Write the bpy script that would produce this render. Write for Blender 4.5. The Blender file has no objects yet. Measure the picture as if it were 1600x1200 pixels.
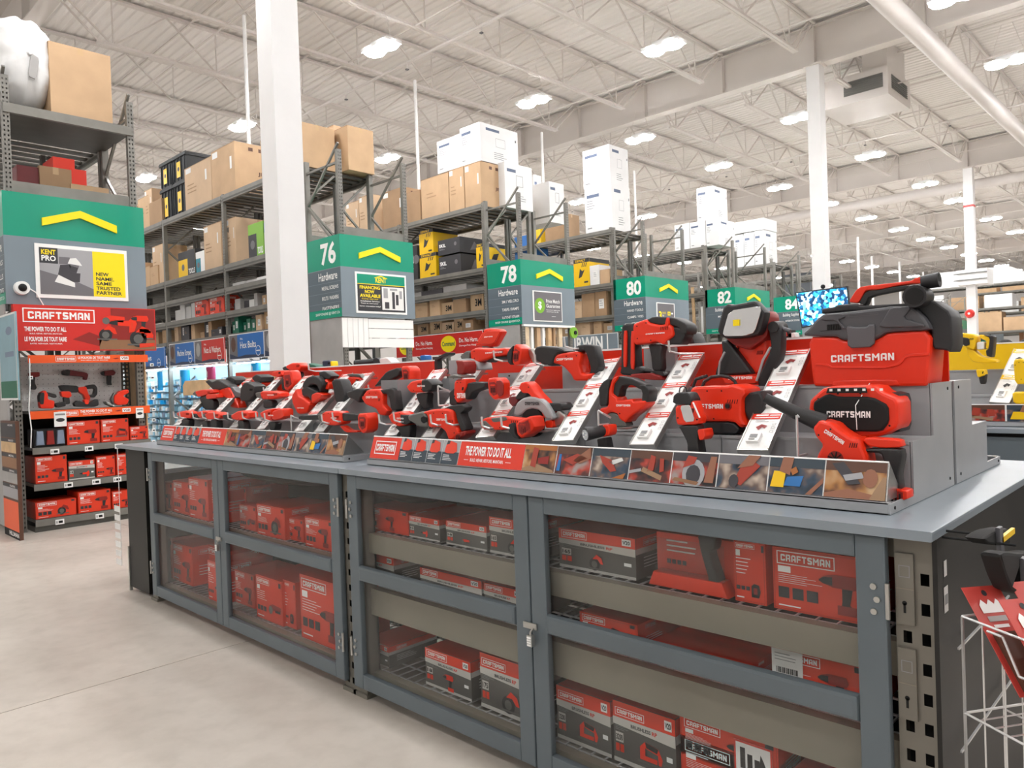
import bpy, bmesh, math, random
from mathutils import Matrix, Vector
from mathutils.geometry import tessellate_polygon
random.seed(7)
S = bpy.context.scene
COL = S.collection

# ---------------------------------------------------------------- camera, world, exposure
cd = bpy.data.cameras.new('camera')
cd.sensor_width = 36.0
cd.lens = 36.0 * 1180.0 / 1600.0
cd.clip_end = 300
cam = bpy.data.objects.new('camera', cd)
COL.objects.link(cam)
cam.matrix_world = Matrix([[0.718422, 0.017764, 0.69538, 0.0], [0.694713, 0.032357, -0.718559, 0.0], [-0.035265, 0.999318, 0.010905, 1.5], [0.0, 0.0, 0.0, 1.0]])
S.camera = cam
S.view_settings.view_transform = 'Standard'
S.view_settings.look = 'None'
S.view_settings.gamma = 1
S.view_settings.use_curve_mapping = False
S.view_settings.exposure = 0.12
w = bpy.data.worlds.new('world')
S.world = w
w.use_nodes = True
w.node_tree.nodes['Background'].inputs[0].default_value = (0.9, 0.93, 1.0, 1)
w.node_tree.nodes['Background'].inputs[1].default_value = 0.3
LAMP = 135.0

# ---------------------------------------------------------------- materials
def lin(h):
    h = h.lstrip('#')
    r = []
    for k in (0, 2, 4):
        c = int(h[k:k+2], 16) / 255
        r.append(c / 12.92 if c <= 0.04045 else ((c + .055) / 1.055) ** 2.4)
    return (*r, 1)
DEF = {  # name: (colour, roughness, metallic, noise amount, noise scale)
 'red': ('e8300e', .38, 0, 0, 0), 'red_dark': ('8e1d16', .45, 0, 0, 0), 'black': ('232325', .5, 0, 0, 0),
 'grip': ('242324', .5, 0, .15, 60), 'grey_plastic': ('5b5b5f', .45, 0, 0, 0), 'gear_grey': ('6f6f6c', .35, .5, 0, 0),
 'steel': ('b9b9b6', .28, .9, 0, 0), 'wire': ('dadada', .3, .6, 0, 0), 'white': ('f4f4f2', .45, 0, 0, 0),
 'white_print': ('f7f7f5', .5, 0, 0, 0), 'red_print': ('dc3319', .45, 0, 0, 0), 'panel_red': ('e02c10', .32, 0, 0, 0),
 'orange_print': ('f05a1e', .4, 0, 0, 0), 'box_red': ('e03a1a', .4, 0, .04, 6), 'box_dark': ('5a5854', .5, 0, .05, 6),
 'box_silver': ('cfccc6', .35, .2, 0, 0), 'box_side': ('b92f18', .5, 0, 0, 0), 'dark_print': ('343438', .5, 0, 0, 0),
 'grey_print': ('8d8f90', .5, 0, 0, 0), 'green': ('009476', .3, 0, .03, 2), 'sign_grey': ('7c8992', .38, 0, .05, 2),
 'sign_dark': ('5c6972', .45, 0, 0, 0), 'yellow': ('fbe20a', .4, 0, 0, 0), 'tool_yellow': ('f2c40c', .4, 0, 0, 0),
 'lime': ('7fb637', .4, 0, 0, 0), 'rack': ('7d7b75', .45, .25, .12, 5), 'rack_dark': ('55544f', .5, .25, .12, 5),
 'door_grey': ('5f696f', .42, .1, .08, 3), 'post_grey': ('77736a', .45, .2, .08, 4), 'slot': ('111111', .8, 0, 0, 0),
 'shelf_beam': ('8a8375', .5, .1, .06, 3), 'worktop': ('88929a', .33, .15, .06, 5), 'laminate': ('12110f', .5, 0, .1, 3),
 'riser': ('a3a5a7', .38, .12, .06, 5), 'riser_dark': ('85878a', .42, .15, .06, 5), 'kraft': ('c3a380', .75, 0, .08, 3),
 'kraft_dark': ('a68767', .75, 0, .08, 3), 'kraft_light': ('cfb292', .75, 0, .06, 3), 'tape': ('c4a47c', .3, 0, 0, 0),
 'carton_white': ('e2e2e2', .6, 0, .03, 3), 'label_white': ('e8e8e6', .6, 0, 0, 0), 'print_blue': ('5c6880', .6, 0, 0, 0),
 'blue': ('1769b8', .4, 0, 0, 0), 'navy': ('26324f', .45, 0, 0, 0), 'sign_red': ('d02a22', .4, 0, 0, 0), 'teal': ('1c8b9e', .4, 0, 0, 0),
 'magenta': ('a8325e', .4, 0, 0, 0), 'cyan': ('1c9ad6', .4, 0, 0, 0), 'wood': ('cfae84', .65, 0, .15, 8), 'wood_pale': ('dcc8a8', .65, 0, .15, 8),
 'tote': ('2a2d30', .55, 0, 0, 0), 'wall': ('d8d5d2', .8, 0, .03, .6), 'dark_door': ('4a4f55', .6, 0, 0, 0),
 'paint_white': ('e9e9e9', .5, 0, .02, 3), 'truss': ('d9d3ce', .6, 0, .03, 1), 'duct': ('dad5d1', .5, .0, .03, 1),
 'grille': ('7d7d7a', .5, .4, 0, 0), 'skin': ('c58d68', .6, 0, 0, 0), 'bag': ('dcdcdb', .6, 0, .08, 6),
 'print_orange': ('a8662f', .5, 0, 0, 0), 'print_brown': ('5b3b2c', .5, 0, 0, 0), 'print_slate': ('33404a', .5, 0, 0, 0),
 'print_tan': ('9c7c5e', .5, 0, 0, 0), 'print_blueglow': ('2a6fae', .5, 0, 0, 0), 'print_skin': ('94624a', .5, 0, 0, 0),
 'print_wood': ('8e6647', .5, 0, 0, 0), 'photo_grey': ('a3a3a6', .45, 0, 0, 0), 'photo_dark': ('3c3a3f', .45, 0, 0, 0), 'photo_mid': ('6e6c70', .45, 0, 0, 0),
 'maroon': ('6e1f22', .5, 0, .1, 4), 'green_dark': ('12664f', .45, 0, 0, 0), 'aqua': ('86aab6', .4, 0, .1, 3), 'grey_light': ('a6a4a2', .6, 0, .08, 4),
 'denim': ('3f78a5', .8, 0, 0, 0), 'lid_grey': ('4c4c50', .45, 0, 0, 0), 'card_red': ('c2453d', .4, 0, 0, 0), 'print_red': ('a33a28', .45, 0, 0, 0), 'bin_blue': ('a9d3e6', .4, 0, 0, 0), 'hair': ('1b1816', .7, 0, 0, 0), 'foam': ('7d8ba0', .6, 0, 0, 0),
}
MATS = {}
def M(n):
    if n in MATS: return MATS[n]
    m = bpy.data.materials.new(n); MATS[n] = m
    m.use_nodes = True
    nt = m.node_tree; b = nt.nodes['Principled BSDF']
    if n in DEF:
        c, r, me, na, ns = DEF[n]
        b.inputs['Base Color'].default_value = lin(c)
        b.inputs['Roughness'].default_value = r
        b.inputs['Metallic'].default_value = me
        if na:
            tc = nt.nodes.new('ShaderNodeTexCoord'); nz = nt.nodes.new('ShaderNodeTexNoise')
            nz.inputs['Scale'].default_value = ns; nz.inputs['Detail'].default_value = 5
            nt.links.new(tc.outputs['Object'], nz.inputs['Vector'])
            hs = nt.nodes.new('ShaderNodeHueSaturation'); hs.inputs['Color'].default_value = lin(c)
            mr = nt.nodes.new('ShaderNodeMapRange')
            mr.inputs['From Min'].default_value = .3; mr.inputs['From Max'].default_value = .7
            mr.inputs['To Min'].default_value = 1 - na; mr.inputs['To Max'].default_value = 1 + na
            nt.links.new(nz.outputs['Fac'], mr.inputs['Value']); nt.links.new(mr.outputs[0], hs.inputs['Value'])
            nt.links.new(hs.outputs[0], b.inputs['Base Color'])
    elif n == 'lamp':
        b.inputs['Base Color'].default_value = (1, 1, 1, 1)
        b.inputs['Emission Color'].default_value = (1, .995, 1, 1)
        b.inputs['Emission Strength'].default_value = LAMP
    elif n == 'tube_light':
        b.inputs['Emission Color'].default_value = (.8, .92, 1, 1)
        b.inputs['Emission Strength'].default_value = 60
    elif n == 'glass':
        nt.nodes.remove(b)
        out = nt.nodes['Material Output']
        tr = nt.nodes.new('ShaderNodeBsdfTransparent'); tr.inputs[0].default_value = (.93, .94, .94, 1)
        gl = nt.nodes.new('ShaderNodeBsdfGlossy'); gl.inputs['Roughness'].default_value = .12
        df = nt.nodes.new('ShaderNodeBsdfDiffuse'); df.inputs[0].default_value = (.75, .72, .68, 1)
        fw = nt.nodes.new('ShaderNodeLayerWeight'); fw.inputs[0].default_value = .5
        pw = nt.nodes.new('ShaderNodeMath'); pw.operation = 'POWER'; pw.inputs[1].default_value = 5; nt.links.new(fw.outputs['Facing'], pw.inputs[0])
        lw = nt.nodes.new('ShaderNodeMapRange'); lw.inputs['To Min'].default_value = .02; lw.inputs['To Max'].default_value = .5; nt.links.new(pw.outputs[0], lw.inputs['Value'])
        m1 = nt.nodes.new('ShaderNodeMixShader'); m2 = nt.nodes.new('ShaderNodeMixShader')
        tc = nt.nodes.new('ShaderNodeTexCoord'); nz = nt.nodes.new('ShaderNodeTexNoise'); nz.inputs['Scale'].default_value = 2.2
        nt.links.new(tc.outputs['Object'], nz.inputs['Vector'])
        mr = nt.nodes.new('ShaderNodeMapRange'); mr.inputs['From Min'].default_value = .35; mr.inputs['From Max'].default_value = .7
        mr.inputs['To Min'].default_value = .003; mr.inputs['To Max'].default_value = .03
        nt.links.new(nz.outputs['Fac'], mr.inputs['Value'])
        nt.links.new(lw.outputs[0], m1.inputs[0]); nt.links.new(tr.outputs[0], m1.inputs[1]); nt.links.new(gl.outputs[0], m1.inputs[2])
        nt.links.new(mr.outputs[0], m2.inputs[0]); nt.links.new(m1.outputs[0], m2.inputs[1]); nt.links.new(df.outputs[0], m2.inputs[2])
        nt.links.new(m2.outputs[0], out.inputs[0])
    elif n == 'lens':
        b.inputs['Base Color'].default_value = (.75, .77, .78, 1); b.inputs['Metallic'].default_value = .8; b.inputs['Roughness'].default_value = .18
    elif n == 'concrete':
        tc = nt.nodes.new('ShaderNodeTexCoord')
        n1 = nt.nodes.new('ShaderNodeTexNoise'); n1.inputs['Scale'].default_value = .7; n1.inputs['Detail'].default_value = 8; n1.inputs['Roughness'].default_value = .62
        n2 = nt.nodes.new('ShaderNodeTexNoise'); n2.inputs['Scale'].default_value = 9; n2.inputs['Detail'].default_value = 6
        nt.links.new(tc.outputs['Object'], n1.inputs['Vector']); nt.links.new(tc.outputs['Object'], n2.inputs['Vector'])
        cr = nt.nodes.new('ShaderNodeValToRGB')
        cr.color_ramp.elements[0].position = .3; cr.color_ramp.elements[0].color = lin('aba399')
        cr.color_ramp.elements[1].position = .62; cr.color_ramp.elements[1].color = lin('c8c0b6')
        nt.links.new(n1.outputs['Fac'], cr.inputs[0])
        mx = nt.nodes.new('ShaderNodeMixRGB'); mx.blend_type = 'MULTIPLY'; mx.inputs[0].default_value = .35
        c2 = nt.nodes.new('ShaderNodeValToRGB')
        c2.color_ramp.elements[0].position = .3; c2.color_ramp.elements[0].color = (.75, .74, .72, 1); c2.color_ramp.elements[1].position = .55
        nt.links.new(n2.outputs['Fac'], c2.inputs[0]); nt.links.new(cr.outputs[0], mx.inputs[1]); nt.links.new(c2.outputs[0], mx.inputs[2])
        nt.links.new(mx.outputs[0], b.inputs['Base Color'])
        b.inputs['Roughness'].default_value = .42
        bp = nt.nodes.new('ShaderNodeBump'); bp.inputs['Strength'].default_value = .08; bp.inputs['Distance'].default_value = .01
        nt.links.new(n2.outputs['Fac'], bp.inputs['Height']); nt.links.new(bp.outputs[0], b.inputs['Normal'])
    elif n == 'deck_paint':
        b.inputs['Base Color'].default_value = lin('eae6e2'); b.inputs['Roughness'].default_value = .6
    elif n in ('photo_warm', 'photo_red', 'photo_cool', 'screen', 'bins'):
        ramps = {'photo_warm': ('231712', '6b432b', 'a8733d', 'c9a67c'), 'photo_red': ('1e1c20', '5a2a25', 'b03a28', '9c8f8a'),
                 'photo_cool': ('1b2026', '2f4254', '6d5a52', 'c9b7a5'), 'screen': ('0a3a66', '1687c4', '3ec3ee', 'c8f2ff'),
                 'bins': ('5f87a3', '9cc4d8', 'd9ecf4', '3f6c96')}[n]
        tc = nt.nodes.new('ShaderNodeTexCoord'); v = nt.nodes.new('ShaderNodeTexVoronoi' if n in ('screen', 'bins') else 'ShaderNodeTexNoise')
        v.inputs['Scale'].default_value = {'screen': 16, 'bins': 9}.get(n, 16)
        nt.links.new(tc.outputs['Object'], v.inputs['Vector'])
        cr = nt.nodes.new('ShaderNodeValToRGB'); e = cr.color_ramp.elements
        e[0].color = lin(ramps[0]); e[1].color = lin(ramps[3]); e[0].position = .33; e[1].position = .72
        e.new(.46).color = lin(ramps[1]); e.new(.56).color = lin(ramps[2])
        if n in ('screen', 'bins'):
            bw = nt.nodes.new('ShaderNodeRGBToBW'); nt.links.new(v.outputs['Color'], bw.inputs[0]); nt.links.new(bw.outputs[0], cr.inputs[0])
        else:
            nt.links.new(v.outputs['Fac'], cr.inputs[0])
        nt.links.new(cr.outputs[0], b.inputs['Base Color']); b.inputs['Roughness'].default_value = .4
        if n == 'screen':
            nt.links.new(cr.outputs[0], b.inputs['Emission Color']); b.inputs['Emission Strength'].default_value = .9
    return m

# ---------------------------------------------------------------- text as flat polygons
LOGO = {
 'C': (4, [[(0,.6),(.6,0),(3.4,0),(4,.6),(4,1.7),(2.8,1.7),(2.8,1.2),(1.2,1.2),(1.2,3.8),(2.8,3.8),(2.8,3.3),(4,3.3),(4,4.4),(3.4,5),(.6,5),(0,4.4)]]),
 'R': (4, [[(0,0),(1.2,0),(1.2,5),(0,5)], [(1.4,5),(3.4,5),(4,4.4),(4,2.6),(3.5,2.1),(4,1.6),(4,0),(2.8,0),(2.8,1.6),(1.4,1.6),(1.4,2.6),(2.8,2.6),(2.8,3.9),(1.4,3.9)][::-1]]),
 'A': (4, [[(0,0),(1.2,0),(1.2,3.8),(2.8,3.8),(2.8,2.3),(1.5,2.3),(1.5,1.2),(2.8,1.2),(2.8,0),(4,0),(4,4.4),(3.4,5),(.9,5),(0,4.1)]]),
 'F': (3.7, [[(0,0),(1.2,0),(1.2,1.8),(3.4,1.8),(3.4,2.9),(1.2,2.9),(1.2,3.9),(3.7,3.9),(3.7,5),(0,5)]]),
 'T': (4, [[(1.4,0),(2.6,0),(2.6,3.8),(4,3.8),(4,5),(0,5),(0,3.8),(1.4,3.8)]]),
 'S': (4, [[(0,1.2),(0,.6),(.6,0),(3.4,0),(4,.6),(4,2.3),(3.4,2.9),(1.3,3.3),(1.3,3.8),(4,3.8),(4,4.4),(3.4,5),(.6,5),(0,4.4),(0,2.7),(.6,2.1),(2.7,1.7),(2.7,1.2)]]),
 'M': (5, [[(0,0),(1.2,0),(1.2,3.2),(2.1,1.8),(2.9,1.8),(3.8,3.2),(3.8,0),(5,0),(5,5),(3.9,5),(2.5,3),(1.1,5),(0,5)]]),
 'N': (4, [[(0,0),(1.2,0),(1.2,2.9),(2.8,0),(4,0),(4,5),(2.8,5),(2.8,2.1),(1.2,5),(0,5)]]),
}
TXT = {}
def text2d(s, style='std'):
    k = (s, style)
    if k in TXT: return TXT[k]
    if style == 'logo':
        x = 0; ps = []
        for ch in s:
            wd, pl = LOGO[ch]
            for p in pl: ps.append([(a + x, b) for a, b in p])
            x += wd + .8
        r = (ps, 0, 0, x - .8, 5)
    else:
        cu = bpy.data.curves.new('t', 'FONT'); cu.body = s; cu.size = 1; cu.resolution_u = 2 if style == 'std' else 3
        cu.offset = {'bold': .03, 'std': .012, 'thin': 0}.get(style, 0); cu.fill_mode = 'FRONT'
        ob = bpy.data.objects.new('t', cu)
        me = ob.to_mesh()
        vs = [(v.co.x, v.co.y) for v in me.vertices]
        ps = [[vs[i] for i in p.vertices] for p in me.polygons]
        ob.to_mesh_clear(); bpy.data.objects.remove(ob); bpy.data.curves.remove(cu)
        xs = [v[0] for v in vs] or [0, 1]; ys = [v[1] for v in vs] or [0, 1]
        r = (ps, min(xs), min(ys), max(xs), max(ys))
    TXT[k] = r
    return r

# ---------------------------------------------------------------- geometry accumulator
WLOC = {}
def chaikin(p, n=1, r=.15):
    for _ in range(n):
        q = []
        for i in range(len(p)):
            a = p[i]; b = p[(i + 1) % len(p)]
            q.append((a[0] + (b[0] - a[0]) * r, a[1] + (b[1] - a[1]) * r)); q.append((a[0] + (b[0] - a[0]) * (1 - r), a[1] + (b[1] - a[1]) * (1 - r)))
        p = q
    return p
def area2(p): return sum(p[i][0] * p[(i + 1) % len(p)][1] - p[(i + 1) % len(p)][0] * p[i][1] for i in range(len(p)))
def inset(p, d):
    n = len(p); out = []
    for i in range(n):
        a, b, c = p[i - 1], p[i], p[(i + 1) % n]
        e1 = Vector((b[0] - a[0], b[1] - a[1])); e2 = Vector((c[0] - b[0], c[1] - b[1]))
        if e1.length < 1e-7 or e2.length < 1e-7: out.append(b); continue
        e1.normalize(); e2.normalize()
        n1 = Vector((-e1.y, e1.x)); n2 = Vector((-e2.y, e2.x)); m = n1 + n2
        if m.length < .3: m = n1.copy()
        m.normalize(); k = d / max(.5, m.dot(n1))
        out.append((b[0] + m.x * k, b[1] + m.y * k))
    return out
class G:
    def __init__(s): s.v = []; s.f = []; s.m = []; s.mats = []; s.sm = []
    def mi(s, m):
        if m not in s.mats: s.mats.append(m)
        return s.mats.index(m)
    def add(s, vs, fs, m, smooth=False):
        o = len(s.v); s.v += [tuple(x) for x in vs]; k = s.mi(m)
        for f in fs: s.f.append([i + o for i in f]); s.m.append(k); s.sm.append(smooth)
        return s
    def box(s, x0, x1, y0, y1, z0, z1, m):
        v = [(x, y, z) for z in (z0, z1) for y in (y0, y1) for x in (x0, x1)]
        return s.add(v, [(0,2,3,1),(4,5,7,6),(0,1,5,4),(2,6,7,3),(0,4,6,2),(1,3,7,5)], m)
    def bar(s, p, q, w, h, m, up=(0, 0, 1)):
        p = Vector(p); q = Vector(q); d = (q - p)
        if d.length < 1e-6: return s
        d.normalize(); u = Vector(up)
        a = d.cross(u)
        if a.length < 1e-3: a = d.cross(Vector((1, 0, 0)))
        a.normalize(); b = a.cross(d); a *= w / 2; b *= h / 2
        v = [c + i * a + j * b for c in (p, q) for i, j in ((-1,-1),(1,-1),(1,1),(-1,1))]
        return s.add(v, [(0,1,2,3),(7,6,5,4),(0,4,5,1),(1,5,6,2),(2,6,7,3),(3,7,4,0)], m)
    def tube(s, p, q, r0, r1=None, m='black', n=10, caps=True):
        r1 = r0 if r1 is None else r1
        p = Vector(p); q = Vector(q); d = (q - p).normalized()
        a = d.cross(Vector((0, 0, 1)))
        if a.length < 1e-3: a = Vector((1, 0, 0))
        a.normalize(); b = a.cross(d)
        v = []
        for c, r in ((p, r0), (q, r1)):
            for i in range(n):
                t = 2 * math.pi * i / n; v.append(c + a * math.cos(t) * r + b * math.sin(t) * r)
        f = [(i, i + n, (i + 1) % n + n, (i + 1) % n) for i in range(n)]
        s.add(v, f, m, True)
        if caps: s.add(v, [tuple(range(n)), tuple(range(2 * n - 1, n - 1, -1))], m)
        return s
    def path(s, pts, r, m='wire', n=5):
        for a, b in zip(pts, pts[1:]): s.tube(a, b, r, r, m, n)
        return s
    def poly(s, pts, m): return s.add(pts, [tuple(range(len(pts)))], m)
    def slab(s, ol, y0, y1, m, c=.005, rnd=1, axis='y'):
        ol = [tuple(p) for p in ol]
        if area2(ol) < 0: ol = ol[::-1]
        if rnd: ol = chaikin(ol, rnd)
        n = len(ol)
        per = sum(math.dist(ol[i], ol[i - 1]) for i in range(n)); c = min(c, .2 * abs(area2(ol)) / max(per, 1e-6))
        f3 = (lambda p, y: (p[0], y, p[1])) if axis == 'y' else (lambda p, y: (-y, p[0], p[1]))
        if c > 0:
            rings = [(inset(ol, c), y0), (inset(ol, c * .3), y0 + c * .3), (ol, y0 + c), (ol, y1 - c), (inset(ol, c * .3), y1 - c * .3), (inset(ol, c), y1)]
        else: rings = [(ol, y0), (ol, y1)]
        v = []; f = []
        for r, y in rings: v += [f3(p, y) for p in r]
        for k in range(len(rings) - 1):
            for i in range(n):
                j = (i + 1) % n; f.append((k * n + i, k * n + n + i, k * n + n + j, k * n + j))
        s.add(v, f, m, True)
        L = (len(rings) - 1) * n
        tr = tessellate_polygon([[Vector((p[0], p[1], 0)) for p in rings[0][0]]])
        q = rings[0][0]; fr = []
        for t in tr:
            ar = (q[t[1]][0] - q[t[0]][0]) * (q[t[2]][1] - q[t[0]][1]) - (q[t[2]][0] - q[t[0]][0]) * (q[t[1]][1] - q[t[0]][1])
            fr.append(t if ar > 0 else (t[0], t[2], t[1]))
        s.add([v[i] for i in range(n)], fr, m); s.add([v[L + i] for i in range(n)], [f_[::-1] for f_ in fr], m)
        return s
    def ball(s, c, r, m, nu=10, nv=6, sc=(1, 1, 1)):
        v = [(c[0], c[1], c[2] + r * sc[2])]; 
        for j in range(1, nv):
            t = math.pi * j / nv
            for i in range(nu):
                u = 2 * math.pi * i / nu; v.append((c[0] + r * sc[0] * math.sin(t) * math.cos(u), c[1] + r * sc[1] * math.sin(t) * math.sin(u), c[2] + r * sc[2] * math.cos(t)))
        v.append((c[0], c[1], c[2] - r * sc[2])); f = []
        for i in range(nu):
            k = (i + 1) % nu; f.append((0, 1 + i, 1 + k)); b = 1 + (nv - 2) * nu; f.append((len(v) - 1, b + k, b + i))
            for j in range(nv - 2): f.append((1 + j * nu + i, 1 + (j + 1) * nu + i, 1 + (j + 1) * nu + k, 1 + j * nu + k))
        return s.add(v, f, m, True)
    def mesh(s, name, o=(0, 0, 0)):
        me = bpy.data.meshes.new(name)
        me.from_pydata([(x[0] - o[0], x[1] - o[1], x[2] - o[2]) for x in s.v], [], s.f)
        for m in s.mats: me.materials.append(M(m))
        me.polygons.foreach_set('material_index', s.m); me.polygons.foreach_set('use_smooth', s.sm)
        if any(s.sm): me.set_sharp_from_angle(angle=math.radians(38))
        me.update()
        return me
    def build(s, name, parent=None, label=None, **kw):
        """parent given: a part in the thing's frame. no parent: kw may hold cat, group, kind, loc"""
        if parent is not None: o = WLOC[parent.name]
        else: o = kw.get('loc') or s.base()
        ob = bpy.data.objects.new(name, s.mesh(name, o)); COL.objects.link(ob); WLOC[ob.name] = o
        if parent is not None: ob.parent = parent
        else:
            ob.location = o
            if kw.get('kind') == 'structure': ob['kind'] = 'structure'
        if label: ob['label'] = label
        for a, b in (('cat', 'category'), ('group', 'group')):
            if kw.get(a): ob[b] = kw[a]
        if kw.get('kind'): ob['kind'] = kw['kind']
        return ob
    def base(s):
        xs = [v[0] for v in s.v]; ys = [v[1] for v in s.v]; zs = [v[2] for v in s.v]
        return ((min(xs) + max(xs)) / 2, (min(ys) + max(ys)) / 2, min(zs))
def thing(name, label, cat, loc, group=None):
    o = bpy.data.objects.new(name, None); o.empty_display_size = .1; COL.objects.link(o)
    o.location = loc; WLOC[o.name] = tuple(loc)
    o['label'] = label; o['category'] = cat
    if group: o['group'] = group
    return o
def dup(src, loc, label=None):
    def cp(o, par):
        c = o.copy(); COL.objects.link(c); c.parent = par
        for ch in o.children: cp(ch, c)
        return c
    r = cp(src, None); r.location = loc; WLOC[r.name] = tuple(loc)
    if label: r['label'] = label
    return r

class Art:
    """flat print on a plane through O spanned by U, V (outward normal U x V)"""
    def __init__(s, g, O, U=(1, 0, 0), V=(0, 0, 1)):
        s.g = g; s.O = Vector(O); s.U = Vector(U).normalized(); s.V = Vector(V).normalized(); s.N = s.U.cross(s.V)
    def P(s, u, v, lv=1): return s.O + s.U * u + s.V * v + s.N * (.0007 + .0007 * lv)
    def poly(s, pts, m, lv=1):
        if area2(pts) < 0: pts = pts[::-1]
        s.g.poly([s.P(u, v, lv) for u, v in pts], m); return s
    def rect(s, u0, v0, u1, v1, m, lv=1): return s.poly([(u0, v0), (u1, v0), (u1, v1), (u0, v1)], m, lv)
    def frame(s, u0, v0, u1, v1, t, m, lv=1):
        s.rect(u0, v0, u1, v0 + t, m, lv); s.rect(u0, v1 - t, u1, v1, m, lv); s.rect(u0, v0 + t, u0 + t, v1 - t, m, lv); s.rect(u1 - t, v0 + t, u1, v1 - t, m, lv); return s
    def disc(s, u, v, r, m, lv=1, n=14, ry=None):
        ry = ry or r
        return s.poly([(u + r * math.cos(2 * math.pi * i / n), v + ry * math.sin(2 * math.pi * i / n)) for i in range(n)], m, lv)
    def text(s, t, u0, v0, u1, v1, m, lv=2, style='std', fit=True, align='l'):
        ps, a, b, c, d = text2d(t, style)
        sx = (u1 - u0) / max(1e-6, c - a); sy = (v1 - v0) / max(1e-6, d - b)
        if not fit:
            k = min(sx, sy); off = (u1 - u0 - (c - a) * k) * {'l': 0, 'c': .5, 'r': 1}[align]; sx = sy = k; u0 += off
        for p in ps:
            q = [(u0 + (x - a) * sx, v0 + (y - b) * sy) for x, y in p]
            if area2(q) < 0: q = q[::-1]
            s.g.poly([s.P(x, y, lv) for x, y in q], m)
        return s
    def lines(s, u0, v0, u1, v1, n, m, lv=2, k=.45, seed=0):
        r = random.Random(seed + n * 7); h = (v1 - v0) / n
        for i in range(n):
            e = u0 + (u1 - u0) * (.55 + .45 * r.random()); s.rect(u0, v1 - i * h - h * k, e, v1 - i * h, m, lv)
        return s
    def logo(s, u0, v0, u1, v1, lv=2, m='white_print', bg=None):
        t = (v1 - v0) * .07
        if bg: s.rect(u0, v0, u1, v1, bg, lv - 1)
        s.frame(u0, v0, u1, v1, t, m, lv)
        px = (u1 - u0) * .07; py = (v1 - v0) * .24
        return s.text('CRAFTSMAN', u0 + px, v0 + py, u1 - px, v1 - py, m, lv, 'logo')

def strip_holes(g, O, U, V, w, L, hw, hh, pitch, m, off=0, cols=(.5,)):
    """perforated strip of real holes: width w along U, length L along V"""
    O = Vector(O); U = Vector(U); V = Vector(V)
    us = [0]
    for c in cols: us += [c * w - hw / 2, c * w + hw / 2]
    us += [w]
    q = lambda a, b, c, d: g.poly([O + U * a + V * b, O + U * c + V * b, O + U * c + V * d, O + U * a + V * d], m)
    for k in range(0, len(us), 2): q(us[k], 0, us[k + 1], L)
    z = 0; n = int((L - off) / pitch)
    for k in range(1, len(us) - 1, 2):
        z = 0
        for i in range(n):
            a = off + i * pitch + (pitch - hh) / 2
            q(us[k], z, us[k + 1], a); z = a + hh
        q(us[k], z, us[k + 1], L)

# ================================================================ STRUCTURE
XL, XR, YF, YB = -42.0, 25.0, -15.0, 74.0
DECK = 9.45
g = G(); g.box(XL, XR, YF, YB, -.3, -.03, 'slot'); floor = g.build('floor', kind='structure', loc=(0, 0, 0))
sl = G(); sl.box(.0035, 4.5415, .0035, 4.5415, -.03, 0, 'concrete'); slm = sl.mesh('concrete_slab')
x0 = -4.22 - 4.545 * 9
for i in range(15):
    for j in range(20):
        o = bpy.data.objects.new('concrete_slab', slm); COL.objects.link(o); o.parent = floor
        o.location = (x0 + i * 4.545, -15.2 + j * 4.545, 0)
def wall(name, *b):
    g = G(); g.box(*b, 'wall'); return g.build(name, kind='structure')
wall('wall_left', XL - .3, XL, YF, YB, 0, DECK + .3); wall('wall_right', XR, XR + .3, YF, YB, 0, DECK + .3)
wall('wall_back', XL, XR, YB, YB + .3, 0, DECK + .3); wall('wall_front', XL, XR, YF - .3, YF, 0, DECK + .3)
# corrugated roof deck, ribs along X
g = G(); p = .2; n = int((YB - YF) / p); prof = []
for i in range(n):
    y = YF + i * p
    prof += [(y, DECK), (y + .09, DECK), (y + .12, DECK + .025), (y + .17, DECK + .025)]
prof.append((YB, DECK))
v = [(x, a, b) for x in (XL, XR) for a, b in prof]; k = len(prof)
g.add(v, [(i, i + 1, k + i + 1, k + i) for i in range(k - 1)], 'deck_paint')
g.box(XL, XR, YF, YB, DECK + .2, DECK + .3, 'deck_paint')
g.build('ceiling', kind='structure', loc=(0, 0, 0))
# girders and joists
GY = [4.15, 17.8, 31.4, 45.0, 58.6]
for y in GY:
    g = G(); g.box(XL, XR, y - .008, y + .008, 8.46, 9.35, 'truss')
    g.box(XL, XR, y - .15, y + .15, 8.44, 8.465, 'truss'); g.box(XL, XR, y - .15, y + .15, 9.345, 9.37, 'truss')
    for i in range(-15, 14): g.box(-7 + i * 2.33 - .006, -7 + i * 2.33 + .006, y - .14, y + .14, 8.465, 9.345, 'truss')
    g.build('roof_girder', kind='structure', loc=(0, y, 8.44))
def joist(L):
    g = G(); zt, zb = .93, .0
    for s in (-.035, .035):
        g.box(s - .03, s + .03, .0, L, zt, zt + .05, 'truss'); g.box(s - .03, s + .03, 1.0, L - 1.0, zb, zb + .05, 'truss')
    m = 5; st = (L - 2.6) / m; x = 0
    nodes = [1.3 + st * i for i in range(m + 1)]
    g.bar((0, .05, zt), (0, 1.05, zb + .03), .035, .035, 'truss'); g.bar((0, L - .05, zt), (0, L - 1.05, zb + .03), .035, .035, 'truss')
    for i, yb in enumerate(nodes):
        g.bar((0, yb, zb + .03), (0, yb, zt), .022, .022, 'truss')
        for d in (-1, 1):
            yt = yb + d * st / 2
            if .2 < yt < L - .2: g.bar((0, yb, zb + .03), (0, yt, zt), .03, .03, 'truss')
    return g.mesh('roof_joist')
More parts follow.
